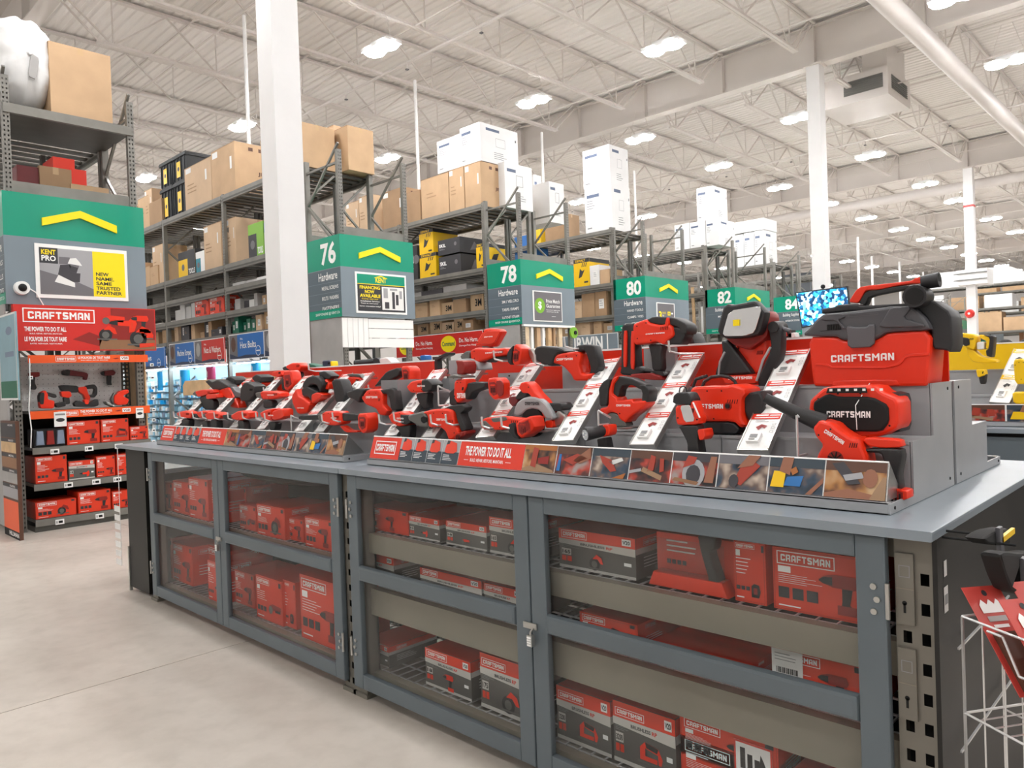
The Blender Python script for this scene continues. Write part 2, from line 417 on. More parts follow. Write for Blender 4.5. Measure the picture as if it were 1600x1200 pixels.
for a, b in zip([YF] + GY, GY + [YB]):
    jm = joist(b - a - .3)
    for i in range(-15, 14):
        o = bpy.data.objects.new('roof_joist', jm); COL.objects.link(o); o['kind'] = 'structure'
        o.location = (-7 + i * 2.33, a + .15, 8.44)
    for f in (.2, .4, .62, .82):
        for z in (8.47, 9.33):
            y = a + (b - a) * f + (.25 if z > 9 else 0)
            g = G(); g.bar((XL, y, z), (XR, y, z), .03, .03, 'truss'); g.build('bridging_rod', kind='structure', loc=(0, y, z))
# columns
for (x, y) in [(-7.03, 4.0), (-7.0, 17.7), (-7.0, 31.35), (-7.0, 45), (11.6, 4.15), (11.6, 17.8), (-7, 58.6)]:
    s = .15
    g = G(); g.box(x - s, x + s, y - s, y + s, .02, 8.44, 'paint_white'); g.box(x - .25, x + .25, y - .25, y + .25, 0, .02, 'paint_white')
    g.box(x - .2, x + .2, y - .2, y + .2, 8.40, 8.44, 'truss')
    col = g.build('support_column', kind='structure')
    if y == 31.35:
        g = G(); g.box(x - s - .005, x + s + .005, y - s - .005, y + s + .005, 7.0, 7.08, 'sign_red'); g.build('red_band', col)
# sprinkler mains, big round ducts
def pipe(p, q, r, name='ceiling_pipe', m='duct', n=14):
    g = G(); g.tube(p, q, r, r, m, n); return g.build(name, kind='structure')
pipe((-4.5, 4.6, 8.0), (-4.5, 32.2, 8.0), .19); pipe((-20, 32.4, 8.0), (4, 32.4, 8.0), .19)
pipe((-30, 10.4, 8.35), (0, 10.4, 8.35), .03, n=8); pipe((-30, 24.5, 8.35), (0, 24.5, 8.35), .03, n=8); pipe((-30, 38, 8.35), (0, 38, 8.35), .03, n=8)
for i in range(-12, 6):
    for y in (10.4, 24.5):
        g = G(); xx = -7 + i * 2.33 + 1.1; g.tube((xx, y, 8.35), (xx, y, 8.22), .015, .015, 'duct', 6); g.box(xx - .03, xx + .03, y - .03, y + .03, 8.2, 8.22, 'grey_plastic')
        g.build('sprinkler_head', kind='structure')
# vertical pipe drops to the racks
DROPX = [-13.283, -13.224, -13.201, -13.19, -13.242, -14.607, -14.398, -15.07]
for i_, (Y, zt, zb) in enumerate([(6.88, 8.4, 4.9), (10.88, 8.2, 4.9), (15.1, 7.9, 4.9), (19.3, 7.6, 4.9), (38, 7.6, 1), (44, 7.4, 1), (48, 7.4, 1), (55, 7.4, 1)]):
    X = DROPX[i_]
    pipe((X, Y, zb), (X, Y, zt), .035 if Y < 30 else .06, 'drop_pipe', 'paint_white', 8)
# roof unit box with grilles
(bx, by), (bx2, by2), (bx3, by3) = [(-6.082,19.819),(-7.42,19.446),(-5.948,20.834)]
x0, x1, y0, y1 = bx2 - .3, bx, by, by + 1.7
t = thing('air_unit', 'white boxy ceiling air unit with two grey grilles behind the second column', 'air vent', ((x0 + x1) / 2, (y0 + y1) / 2, 8.05))
g = G(); g.box(x0, x1, y0, y1, 8.05, 8.75, 'duct'); g.build('diffuser_box', t)
g = G(); g.box(x0 + 1.0, x1 - .05, y0 + .15, y1 - .2, 8.75, 9.44, 'duct'); g.build('duct_neck', t)
for ax in (0, 1):
    g = G()
    if ax == 0:
        A = Art(g, (x0, y0, 8.05)); W = x1 - x0; A.rect(W * .36, .2, W * .93, .55, 'grille', 1)
        for i in range(7): g.box(x0 + W * .36, x0 + W * .93, y0 - .02, y0 - .002, 8.25 + i * .05, 8.27 + i * .05, 'grille')
    else:
        A = Art(g, (x1, y0, 8.05), (0, 1, 0)); W = y1 - y0; A.rect(W * .15, .2, W * .85, .55, 'grille', 1)
        for i in range(7): g.box(x1 + .002, x1 + .02, y0 + W * .15, y0 + W * .85, 8.25 + i * .05, 8.27 + i * .05, 'grille')
    g.build('grille', t)
# ---------------------------------------------------------------- ceiling lights
def lamp_proto():
    t = thing('ceiling_light', 'x', 'light', (0, 0, 7.6), 'high bay ceiling lights')
    g = G(); g.box(-.4, .4, -.175, .175, 7.665, 7.725, 'paint_white'); g.box(-.2, .2, -.1, .1, 7.72, 7.8, 'paint_white'); g.build('lamp_housing', t)
    for s in (-.2, .2):
        g = G(); g.ball((s, 0, 7.66), .215, 'lamp', 12, 6, (1, .95, .3)); g.build('lamp_lens', t)
    g = G()
    for s in (-.33, .33): g.tube((s, 0, 7.72), (s * .3, 0, 8.46), .006, .006, 'truss', 4)
    g.build('hanger_wire', t)
    return t
ordn = ['nearest', 'second', 'third', 'fourth', 'fifth', 'sixth', 'seventh', 'eighth', 'ninth']
rows = [(-11.4, [4.4 + 4.2 * i for i in range(15)], 'over the numbered aisle ends', 1),
        (-17.0, [4.4 + 4.25 * i for i in range(15)], 'well behind the aisle signs', 1),
        (-23.0, [4.4 + 4.25 * i for i in range(14)], 'farthest behind the aisle signs', 1),
        (-29.0, [4.4 + 4.25 * i for i in range(12)], None, 0),
        (-7.85, [2.2, 7.4, 12.6, 18.7, 23.8, 29.2, 33.2, 38.8, 44, 49, 54, 59, 64], 'beside the white columns', 2),
        (-3.4, [-9, -3.5, 2.4, 7.0, 10.8, 14.7, 18.7, 23.5, 28.5, 33.5, 39, 45, 51, 57, 63], 'right of the second column', 5),
        (2.0, [-9, -3.5, 2, 7.5, 13, 19, 25, 31, 38, 45], None, 0), (8.0, [-9, -3.5, 2, 7.5, 13, 19, 25, 31], None, 0),
        (14.5, [-9, -2, 5, 12, 20], None, 0), (-11.4, [-9, -3], None, 0), (-18, [-9, -3], None, 0), (-26, [-8, -2], None, 0), (-35.5, [-5, 3, 11, 19, 27, 35], None, 0)]
lp = None
for X, ys, nm, first in rows:
    for i, y in enumerate(ys):
        k = i - first
        if nm and 0 <= k < 7: lb = 'bright ceiling light, %s in view of the row %s' % (ordn[k], nm)
        elif nm and k >= 7: lb = 'small distant white ceiling light far down the row %s' % nm
        else: lb = 'white ceiling light outside the numbered rows, far to the side'
        if lp is None:
            lp = lamp_proto(); lp.location = (X, y, 7.6); lp['label'] = lb
        else: dup(lp, (X, y, 7.6), lb)
# dark partition and far back sign walls
P1 = [(-22.34,7.688),(-20.541,7.688)]
g = G(); g.box(P1[0][0], P1[1][0], 50, 50.3, 0, P1[0][1], 'dark_door'); g.build('trim_1', kind='structure')

# ================================================================ RACKS AND AISLE ENDS
def upright_post(par, x, y, z1, face='x', w=.075):
    """open channel post with a real perforated face; face x looks to +X, y looks to -Y"""
    g = G(); t = .003; m = 'rack'
    if face == 'x':
        g.box(x - .06, x - .001, y, y + t, 0, z1, m); g.box(x - .06, x - .001, y + w - t, y + w, 0, z1, m); g.box(x - .06, x - .057, y, y + w, 0, z1, 'rack_dark')
        strip_holes(g, (x, y, 0), (0, 1, 0), (0, 0, 1), w, z1, .014, .022, .05, m, .03, (.27, .73))
    else:
        g.box(x, x + t, y + .001, y + .06, 0, z1, m); g.box(x + w - t, x + w, y + .001, y + .06, 0, z1, m); g.box(x, x + w, y + .057, y + .06, 0, z1, 'rack_dark')
        strip_holes(g, (x, y, 0), (1, 0, 0), (0, 0, 1), w, z1, .014, .022, .05, m, .03, (.27, .73))
    return g.build('upright_post', par)
def rack_row(Y0, xs, levels, label, depth=1.35, detail=True):
    t = thing('pallet_rack', label, 'rack', (xs[0], Y0 + depth / 2, 0), 'long steel storage racks')
    top = max(levels) + .02
    for k, x in enumerate(xs):
        for y in (Y0, Y0 + depth - .075):
            if detail and k < 2 and y == Y0: upright_post(t, x - .0375, y, top, 'y')
            else:
                g = G(); g.box(x - .0375, x + .0375, y, y + .075, 0, top, 'rack'); g.build('upright_post', t)
        g = G()
        for y in (Y0 + .62, Y0 + .7): g.box(x - .03, x + .03, y, y + .05, 0, top - .25, 'rack_dark')
        z = .3; s = 1
        while z < top - .5:
            for a, b in ((Y0 + .07, Y0 + .63), (Y0 + .75, Y0 + depth - .07)):
                g.bar((x, a if s > 0 else b, z), (x, b if s > 0 else a, z + .5), .03, .03, 'rack')
            z += .5; s = -s
        g.build('upright_brace', t)
    for a, b in zip(xs, xs[1:]):
        for z in levels:
            for y in (Y0 - .004, Y0 + depth - .05):
                g = G(); g.box(b + .038, a - .038, y, y + .05, z - .12, z, 'rack'); g.box(b + .038, a - .038, y - .003, y + .002, z - .1, z - .07, 'rack_dark')
                g.build('shelf_beam', t)
            g = G(); n = 12
            for i in range(n):
                x = b + .1 + (a - b - .2) * i / (n - 1); g.box(x - .06, x + .06, Y0 + .05, Y0 + depth - .05, z - .05, z - .03, 'rack_dark')
            g.build('shelf_deck', t)
    return t
CH = [(-.40, .0), (0, .13), (.40, .0), (.40, -.09), (0, .045), (-.40, -.09)]
def aisle_end(n, Y0,  X1=-9.4, w=1.32, poster=None, number=None, dept=None, lines=(), bottom=None, near=True):
    X0 = X1 - .96
    t = thing('aisle_end_rack', 'steel upright frame of the aisle end ' + n, 'rack', (X1, Y0 + w / 2, 0), 'upright frames behind the aisle signs')
    tops = 4.9
    for y in (Y0 + .02, Y0 + w - .1):
        if near: upright_post(t, X1 - .02, y, tops, 'x')
        else:
            g = G(); g.box(X1 - .08, X1 - .02, y, y + .075, 0, tops, 'rack'); g.build('upright_post', t)
        g = G(); g.box(X0, X0 + .06, y, y + .075, 0, tops, 'rack'); g.build('rear_post', t)
        g = G(); z = 2.6; s = 1
        g.bar((X0 + .03, y + .04, 4.72), (X1 - .05, y + .04, 4.72), .03, .03, 'rack'); 
        while z < 4.3:
            g.bar((X0 + .03 if s > 0 else X1 - .05, y + .04, z), (X1 - .05 if s > 0 else X0 + .03, y + .04, z + .8), .03, .03, 'rack'); z += .8; s = -s
        g.build('frame_brace', t)
    for x in (X0 + .03, X1 - .05):
        g = G(); g.box(x - .02, x + .02, Y0 + .09, Y0 + w - .09, 3.66, 3.78, 'rack'); g.build('cross_beam', t)
    s = thing('aisle_sign', 'green aisle sign tower ' + n, 'sign', (X1, Y0 + w / 2, 2.45), 'green aisle sign towers')
    g = G(); g.box(X0 + .1, X1 + .02, Y0 - .02, Y0 + w + .03, 3.18, 3.65, 'green'); g.build('green_header', s)
    g = G(); g.box(X0 + .1, X1 + .02, Y0 - .02, Y0 + w + .03, 2.45, 3.18, 'sign_grey'); g.build('grey_panel', s)
    g = G(); yc = Y0 + w * .5 + .03; zc = 3.40
    A = Art(g, (X1 + .02, yc, zc), (0, 1, 0)); k = .95
    pts = [(u * k, v * k) for u, v in CH]; n6 = len(pts)
    vv = [A.P(u, v, 0) for u, v in pts] + [A.P(u, v, 0) + Vector((.025, 0, 0)) for u, v in pts]
    g.add(vv, [(6, 7, 10, 11), (7, 8, 9, 10)] + [(i, (i + 1) % 6, (i + 1) % 6 + 6, i + 6) for i in range(6)], 'yellow'); g.build('chevron', s)
    if number:
        g = G(); A = Art(g, (X0 + .1, Y0 - .02, 2.45)); W = X1 + .02 - X0 - .1
        A.text(number, W * .42, .79, W * .88, 1.12, 'white_print', 2, 'bold'); g.build('aisle_number', s)
        g = G(); A = Art(g, (X0 + .1, Y0 - .02, 2.45)); A.rect(0, 0, W, .72, 'sign_dark', 1)
        A.text(dept, W * .33, .56, W * .9, .68, 'white_print', 2, 'std')
        for i, l in enumerate(lines):
            A.text(l, W * .55 if len(l) < 9 else W * .42, .42 - i * .15, W * .92, .475 - i * .15, 'white_print', 2, 'std')
            A.rect(0, .52 - i * .15, W, .525 - i * .15, 'sign_grey', 2)
        A.rect(0, 0, W, .13, 'green', 2); A.text('SHOP ONLINE @ KENT.CA', W * .2, .04, W * .94, .09, 'white_print', 3, 'std')
        g.build('department_list', s)
    if poster: poster(s, X1 + .02, Y0, w)
    if bottom == 'white':
        g = G()
        for i in range(3): g.box(X1 - .015, X1, Y0 + .45, Y0 + w, 2.0 + i * .145, 2.137 + i * .145, 'white')
        for i in range(5): g.box(X1 - .015, X1, Y0 - .01 + i * .092, Y0 + .075 + i * .092, 2.0, 2.435, 'white')
        g.build('panel_board', s); g = G(); g.box(X0 + .1, X1 - .016, Y0 - .01, Y0, 1.7, 2.44, 'grey_light'); g.build('side_board', s)
    if bottom == 'wood':
        g = G(); g.box(X1 - .02, X1 + .03, Y0, Y0 + w, 2.41, 2.45, 'white'); g.build('lower_ledge', s)
        g = G(); g.box(X0 + .1, X1 - .06, Y0 - .015, Y0 - .003, 0, 2.45, 'grey_light'); g.build('side_board', s)
        for i, m in enumerate(['wood_pale', 'white', 'kraft', 'white', 'wood', 'kraft_dark', 'wood_pale']):
            g = G(); y = Y0 + .1 + i * .16; g.box(X1 - .09, X1 - .02, y, y + (.06 if i % 2 else .1), .1, 2.4, m); g.build('moulding_strip', s)
    return t, s

def poster_frame(s, X, Y0, u0, u1, v0, v1, fill='white'):
    g = G(); A = Art(g, (X, Y0, 2.45), (0, 1, 0))
    g.box(X, X + .012, Y0 + u0, Y0 + u1, 2.45 + v0, 2.45 + v1, fill)
    g.build('poster_frame', s)
    g = G(); return g, Art(g, (X + .012, Y0, 2.45), (0, 1, 0))
def poster_pro(s, X, Y0, w):
    g, A = poster_frame(s, X, Y0, .26, 1.2, .08, .67)
    u0, u1, v0, v1 = .30, 1.17, .12, .63; m = .83
    A.rect(u0, v0, u1, v1, 'photo_grey', 1); A.rect(m, v0, u1, v1, 'yellow', 2)
    A.rect(u0, v1 - .17, u0 + .18, v1, 'dark_print', 2); A.rect(u0 + .19, v1 - .17, u0 + .3, v1 - .09, 'photo_mid', 2)
    A.text('KENT', u0 + .02, v1 - .075, u0 + .16, v1 - .02, 'yellow', 3, 'bold'); A.text('PRO', u0 + .02, v1 - .145, u0 + .16, v1 - .085, 'white_print', 3, 'bold')
    A.poly([(u0, v0), (m, v0), (m, v0 + .08), (u0 + .3, v0 + .18), (u0, v0 + .26)], 'photo_mid', 2)
    # worker bending over a bench: cap, head, beard, torso, arm
    A.disc(.64, v0 + .335, .05, 'photo_mid', 3, 12); A.poly([(.575, v0 + .35), (.6, v0 + .41), (.66, v0 + .42), (.70, v0 + .37), (.72, v0 + .335)], 'label_white', 4)
    A.poly([(.6, v0 + .33), (.68, v0 + .31), (.66, v0 + .25), (.62, v0 + .25)], 'photo_dark', 4)
    A.poly([(.47, v0 + .2), (.5, v0 + .33), (.6, v0 + .34), (.62, v0 + .25), (.7, v0 + .25), (.69, v0 + .15), (.58, v0 + .15)], 'photo_dark', 3)
    A.poly([(.44, v0 + .14), (.48, v0 + .22), (.64, v0 + .14), (.64, v0 + .09)], 'label_white', 4)
    for i, l in enumerate(['NEW', 'NAME.', 'SAME', 'TRUSTED', 'PARTNER']):
        A.text(l, m + .03, v0 + .235 - i * .053, m + .03 + [.135, .19, .165, .255, .27][i], v0 + .275 - i * .053, 'dark_print', 3, 'bold')
    g.build('poster_print', s)
def poster_fin(s, X, Y0, w):
    g, A = poster_frame(s, X, Y0, .22, 1.16, .06, .67)
    A.rect(.25, .09, 1.13, .64, 'dark_print', 1); A.rect(.25, .50, 1.13, .64, 'green', 2); A.rect(.25, .49, 1.13, .50, 'yellow', 3)
    A.text('KENT', .58, .525, .78, .605, 'yellow', 3, 'bold'); A.poly([(.56, .60), (.68, .635), (.8, .60), (.8, .59), (.68, .62), (.56, .59)], 'yellow', 3)
    for i, l in enumerate(['FINANCING', 'NOW', 'AVAILABLE']): A.text(l, [.29, .38, .29][i], .42 - i * .062, [.66, .55, .66][i], .47 - i * .062, 'yellow', 3, 'bold')
    A.text('Come visit our', .32, .265, .62, .285, 'yellow', 3); A.text('Installation Services', .3, .23, .64, .25, 'white_print', 3); A.text('Team to start your', .3, .195, .62, .215, 'white_print', 3); A.text('home renovation today!', .28, .15, .66, .175, 'white_print', 3)
    A.rect(.69, .12, 1.1, .47, 'label_white', 2)
    for a in ((.72, .3, .8, .45), (.74, .14, .82, .24), (.88, .14, .93, .4), (.95, .2, 1.0, .36), (1.02, .3, 1.07, .42), (.84, .42, .98, .45)): A.rect(*a, 'photo_dark' if a[1] < .25 else 'photo_grey', 3)
    g.build('poster_print', s)
def poster_price(s, X, Y0, w):
    g, A = poster_frame(s, X, Y0, .28, 1.12, .06, .64, 'white')
    A.rect(.31, .08, 1.1, .62, 'photo_mid', 1); A.disc(.47, .36, .145, 'lime', 2, 20); A.text('$', .42, .28, .52, .44, 'white_print', 3, 'bold')
    for i, l in enumerate(['Price Match', 'Guarantee']): A.text(l, .65, .42 - i * .09, 1.05, .49 - i * .09, 'white_print', 3, 'std')
    A.text('Find a lower regular price', .65, .27, 1.05, .295, 'white_print', 3); A.text("and we'll beat it by 10%", .65, .235, 1.0, .26, 'white_print', 3); A.rect(.8, .16, .92, .165, 'white_print', 3)
    g.build('poster_print', s)
def poster_three(s, X, Y0, w):
    g, A = poster_frame(s, X, Y0, .4, 1.16, .0, .62, 'white')
    A.rect(.43, .02, 1.13, .6, 'photo_mid', 1); A.text('3', .48, .22, .6, .42, 'yellow', 3, 'bold'); A.text('WAYS', .62, .36, .78, .41, 'yellow', 3); A.text('TO', .62, .3, .7, .34, 'white_print', 3); A.text('SHOP', .62, .22, .78, .27, 'white_print', 3)
    A.rect(.85, .33, .97, .42, 'yellow', 3); A.disc(.91, .375, .025, 'photo_mid', 4); A.rect(1.0, .36, 1.08, .4, 'white_print', 3); A.poly([(.93, .2), (.95, .3), (.97, .24), (1.02, .2)], 'white_print', 3); A.rect(1.02, .22, 1.09, .26, 'white_print', 3)
    g.build('poster_print', s)
LV76 = [4.90, 3.66, 3.25, 2.83, 2.42]
xs76 = [-10.42, -13.05, -15.72, -18.4, -21.1, -23.8]
rack_row(2.07, [-10.42, -13.1, -15.8], [4.6, 3.4, 2.4, 1.2], 'long steel rack mostly hidden behind the leftmost sign tower', 1.35)
rack_row(6.2, xs76, LV76, 'long steel rack with dark totes and cartons left of the big white column')
rack_row(10.2, [-10.5, -13.15, -15.85, -18.5], [4.85, 3.62, 3.25, 2.8, 2.43], 'steel rack with black and yellow boxes beside the sign numbered 78')
rack_row(14.4, [-10.5, -13.15, -15.85], [4.85, 3.60, 2.85, 2.43], 'steel rack with yellow tool boxes between signs 78 and 80')
rack_row(18.6, [-10.5, -13.15, -15.85], [4.85, 3.6, 2.5], 'steel rack with tall trim boards between signs 80 and 82', detail=False)
rack_row(22.8, [-10.5, -13.15, -15.85], [4.75, 3.6, 2.5], 'steel rack under white cartons behind the sign numbered 82', detail=False)
rack_row(27.0, [-10.5, -13.15, -15.85], [4.75, 3.6, 2.5], 'steel rack behind the sign numbered 84', detail=False)
aisle_end('with the camera dome at far left', 2.07, poster=poster_pro, w=1.38, number='74', dept='Hardware', lines=('TOOLS', 'DRILLS', 'BLADES'))
aisle_end('76, with the financing poster', 6.22, poster=poster_fin, number='76', dept='Hardware', lines=('METAL SCREWS', 'BOLTS / WASHERS', 'FASTENERS'), bottom='white', w=1.3)
aisle_end('78, with the green dollar poster', 10.22, X1=-9.57, poster=poster_price, number='78', dept='Hardware', lines=('3M / VELCRO', 'TARPS / RAMPS', 'RATCHET STRAPS'), bottom='wood', w=1.5)
aisle_end('80, with the poster showing a yellow 3', 14.42, X1=-9.67, poster=poster_three, number='80', dept='Hardware', lines=('HAND TOOLS', 'CLAMPS / VISES', 'STAPLES'), w=1.8)
aisle_end('82, right behind the flood light', 18.62, X1=-9.67, number='82', dept='Building Supplies', lines=('MOULDINGS',), w=2.0, near=False)
aisle_end('84, left of the wall screen', 22.82, X1=-9.67, number='84', dept='Building Supplies', lines=('INTERIOR DOORS',), w=2.0, near=False)
aisle_end('94, far away at the right', 50.5, X1=-10.4, number='94', dept='Lumber', lines=('BOARDS',), w=3.2, near=False)
aisle_end('just behind the third column', 44.5, X1=-10.9, number='92', dept='Lumber', lines=('BOARDS',), w=3, near=False)

# ---------------------------------------------------------------- cartons
def carton(x0, x1, y0, y1, z0, z1, mat, label, group=None, art=None, cat='box', name='carton'):
    g = G(); g.box(x0, x1, y0, y1, z0, z1, mat)
    W, D, H = x1 - x0, y1 - y0, z1 - z0
    F = Art(g, (x0, y0, z0)); R_ = Art(g, (x1, y0, z0), (0, 1, 0)); T = Art(g, (x0, y0, z1), (1, 0, 0), (0, 1, 0))
    if mat.startswith('kraft'):
        T.rect(0, D / 2 - .03, W, D / 2 + .03, 'tape', 1); R_.rect(D / 2 - .03, H - .08, D / 2 + .03, H, 'tape', 1)
        F.rect(0, H * .985, W, H, 'kraft_dark', 1)
    if art: art(F, R_, W, D, H)
    return g.build(name, None, label, cat=cat, group=group)
def a_handle(F, R_, W, D, H):
    F.rect(W * .78, H * .55, W * .84, H * .78, 'label_white', 2); F.rect(W * .05, H * .86, W * .25, H * .97, 'label_white', 2); F.lines(W * .1, H * .35, W * .5, H * .6, 3, 'kraft_dark', 1, .3)
def a_jemco(F, R_, W, D, H):
    F.rect(W * .8, H * .5, W * .88, H * .74, 'label_white', 2); F.rect(W * .05, H * .84, W * .28, H * .96, 'label_white', 2)
    R_.disc(D * .55, H * .62, H * .1, 'print_brown', 2); R_.disc(D * .55, H * .62, H * .06, 'kraft', 3); R_.text('JEMCO', D * .36, H * .38, D * .76, H * .47, 'print_brown', 2, 'bold')
    for i in range(4): R_.rect(D * (.22 + i * .16), H * .86, D * (.29 + i * .16), H * .93, 'print_brown', 2)
def a_appl(F, R_, W, D, H):
    F.rect(W * .08, H * .78, W * .55, H * .85, 'print_blue', 2); F.lines(W * .08, H * .5, W * .45, H * .72, 4, 'grey_print', 2, .3); F.rect(W * .08, H * .1, W * .25, H * .13, 'grey_print', 2)
    R_.rect(D * .15, H * .83, D * .5, H * .9, 'print_blue', 2); R_.frame(D * .4, H * .45, D * .65, H * .68, .006, 'grey_print', 2); R_.lines(D * .35, H * .1, D * .75, H * .3, 4, 'grey_print', 2, .3); R_.rect(D * .92, H * .7, D * .95, H * .76, 'dark_print', 2)
def a_plain(F, R_, W, D, H):
    F.lines(W * .2, H * .45, W * .6, H * .62, 2, 'kraft_dark', 1, .3)
def a_lbl(F, R_, W, D, H):
    F.rect(W * .35, H * .3, W * .8, H * .7, 'label_white', 2); F.lines(W * .4, H * .36, W * .75, H * .62, 3, 'grey_print', 3, .3)
def a_3m(F, R_, W, D, H):
    F.text('3M', W * .35, H * .3, W * .85, H * .75, 'slot', 2, 'bold')
def a_yel(F, R_, W, D, H):
    F.poly([(W * .3, H * .3), (W * .5, H * .35), (W * .7, H * .6), (W * .55, H * .55), (W * .4, H * .65), (W * .35, H * .45)], 'dark_print', 2)
    F.rect(0, H * .86, W, H, 'dark_print', 2); F.text('DEWALT', W * .12, H * .885, W * .75, H * .975, 'tool_yellow', 3, 'bold'); F.rect(W * .65, H * .12, W * .9, H * .18, 'dark_print', 2)
    for i in range(3): F.poly([(W * (.5 + i * .12), H * .7), (W * (.55 + i * .12), H * .7), (W * (.62 + i * .12), H * .84), (W * (.57 + i * .12), H * .84)], 'dark_print', 2)
    R_.rect(0, H * .86, D, H, 'dark_print', 2); R_.poly([(D * .3, H * .3), (D * .6, H * .4), (D * .7, H * .65), (D * .45, H * .6)], 'dark_print', 2)
def a_skil(F, R_, W, D, H):
    F.text('SKIL', W * .06, H * .5, W * .36, H * .72, 'white_print', 2, 'bold'); F.lines(W * .06, H * .3, W * .36, H * .42, 2, 'grey_print', 2, .4); F.disc(W * .8, H * .6, H * .13, 'photo_mid', 2)
    R_.poly([(D * .35, H * .2), (D * .5, H * .8), (D * .62, H * .5), (D * .9, H * .45), (D * .6, H * .3)], 'photo_mid', 2)
def a_red(F, R_, W, D, H):
    F.logo(W * .05, H * .72, W * .45, H * .9, 2); F.lines(W * .05, H * .3, W * .35, H * .62, 4, 'white_print', 2, .25); F.poly([(W * .5, H * .3), (W * .6, H * .65), (W * .85, H * .6), (W * .8, H * .4), (W * .65, H * .35)], 'red_dark', 2)
def put(pl, Y, z0, rects, cr):
    pass
def sil(A, u, v, s, kind, c1='red', c2='grip', lv=4):
    P = lambda pts, m, l: A.poly([(u + x * s, v + y * s) for x, y in pts], m, l)
    if kind == 'drill':
        P([(0,.72),(.12,.8),(.3,.86),(.78,.86),(.85,.7),(.78,.58),(.3,.58),(.12,.64)], c1, lv); P([(0,.7),(.1,.78),(.3,.8),(.3,.62),(.1,.64)], c2, lv + 1)
        P([(.5,.58),(.72,.58),(.66,.25),(.72,.2),(.48,.2),(.5,.3)], c2, lv); P([(.4,.02),(.85,.02),(.85,.22),(.4,.22)], c1, lv + 1)
    elif kind == 'saw':
        A.disc(u + s * .4, v + s * .35, s * .32, c2, lv, 16); A.disc(u + s * .4, v + s * .35, s * .18, 'gear_grey', lv + 1, 12)
        P([(.3,.6),(.55,.85),(.85,.7),(.95,.4),(.8,.4),(.6,.62)], c1, lv + 1); P([(0,.1),(.95,.1),(.95,.16),(0,.16)], 'gear_grey', lv + 1)
    elif kind == 'recip':
        P([(0,.55),(.3,.6),(.7,.62),(.9,.8),(1,.5),(.9,.2),(.7,.15),(.72,.4),(.3,.42),(0,.48)], c1, lv); P([(.3,.42),(.0,.48),(0,.55),(.3,.62)], c2, lv + 1); P([(.78,.3),(.86,.3),(.86,.55),(.78,.55)], 'box_red', lv + 1)
    elif kind == 'grinder':
        P([(.05,.5),(.3,.6),(.95,.55),(.95,.4),(.3,.35),(.05,.4)], c1, lv); A.disc(u + s * .15, v + s * .35, s * .16, 'gear_grey', lv + 1, 12); P([(.5,.38),(.9,.4),(.9,.3),(.5,.3)], c2, lv)
    elif kind == 'jig':
        P([(.1,.3),(.1,.7),(.3,.9),(.8,.8),(.95,.5),(.9,.3),(.8,.3),(.78,.6),(.3,.7),(.3,.45),(.75,.45),(.75,.3)], c1, lv); P([(.3,.9),(.8,.8),(.75,.65),(.35,.72)], c2, lv + 1); P([(0,.2),(.9,.2),(.9,.28),(0,.28)], 'gear_grey', lv)
    else:
        P([(.1,.1),(.1,.8),(.3,.95),(.6,.9),(.7,.5),(.6,.1)], c2, lv); P([(.25,.3),(.25,.7),(.5,.7),(.5,.3)], c1, lv + 1)
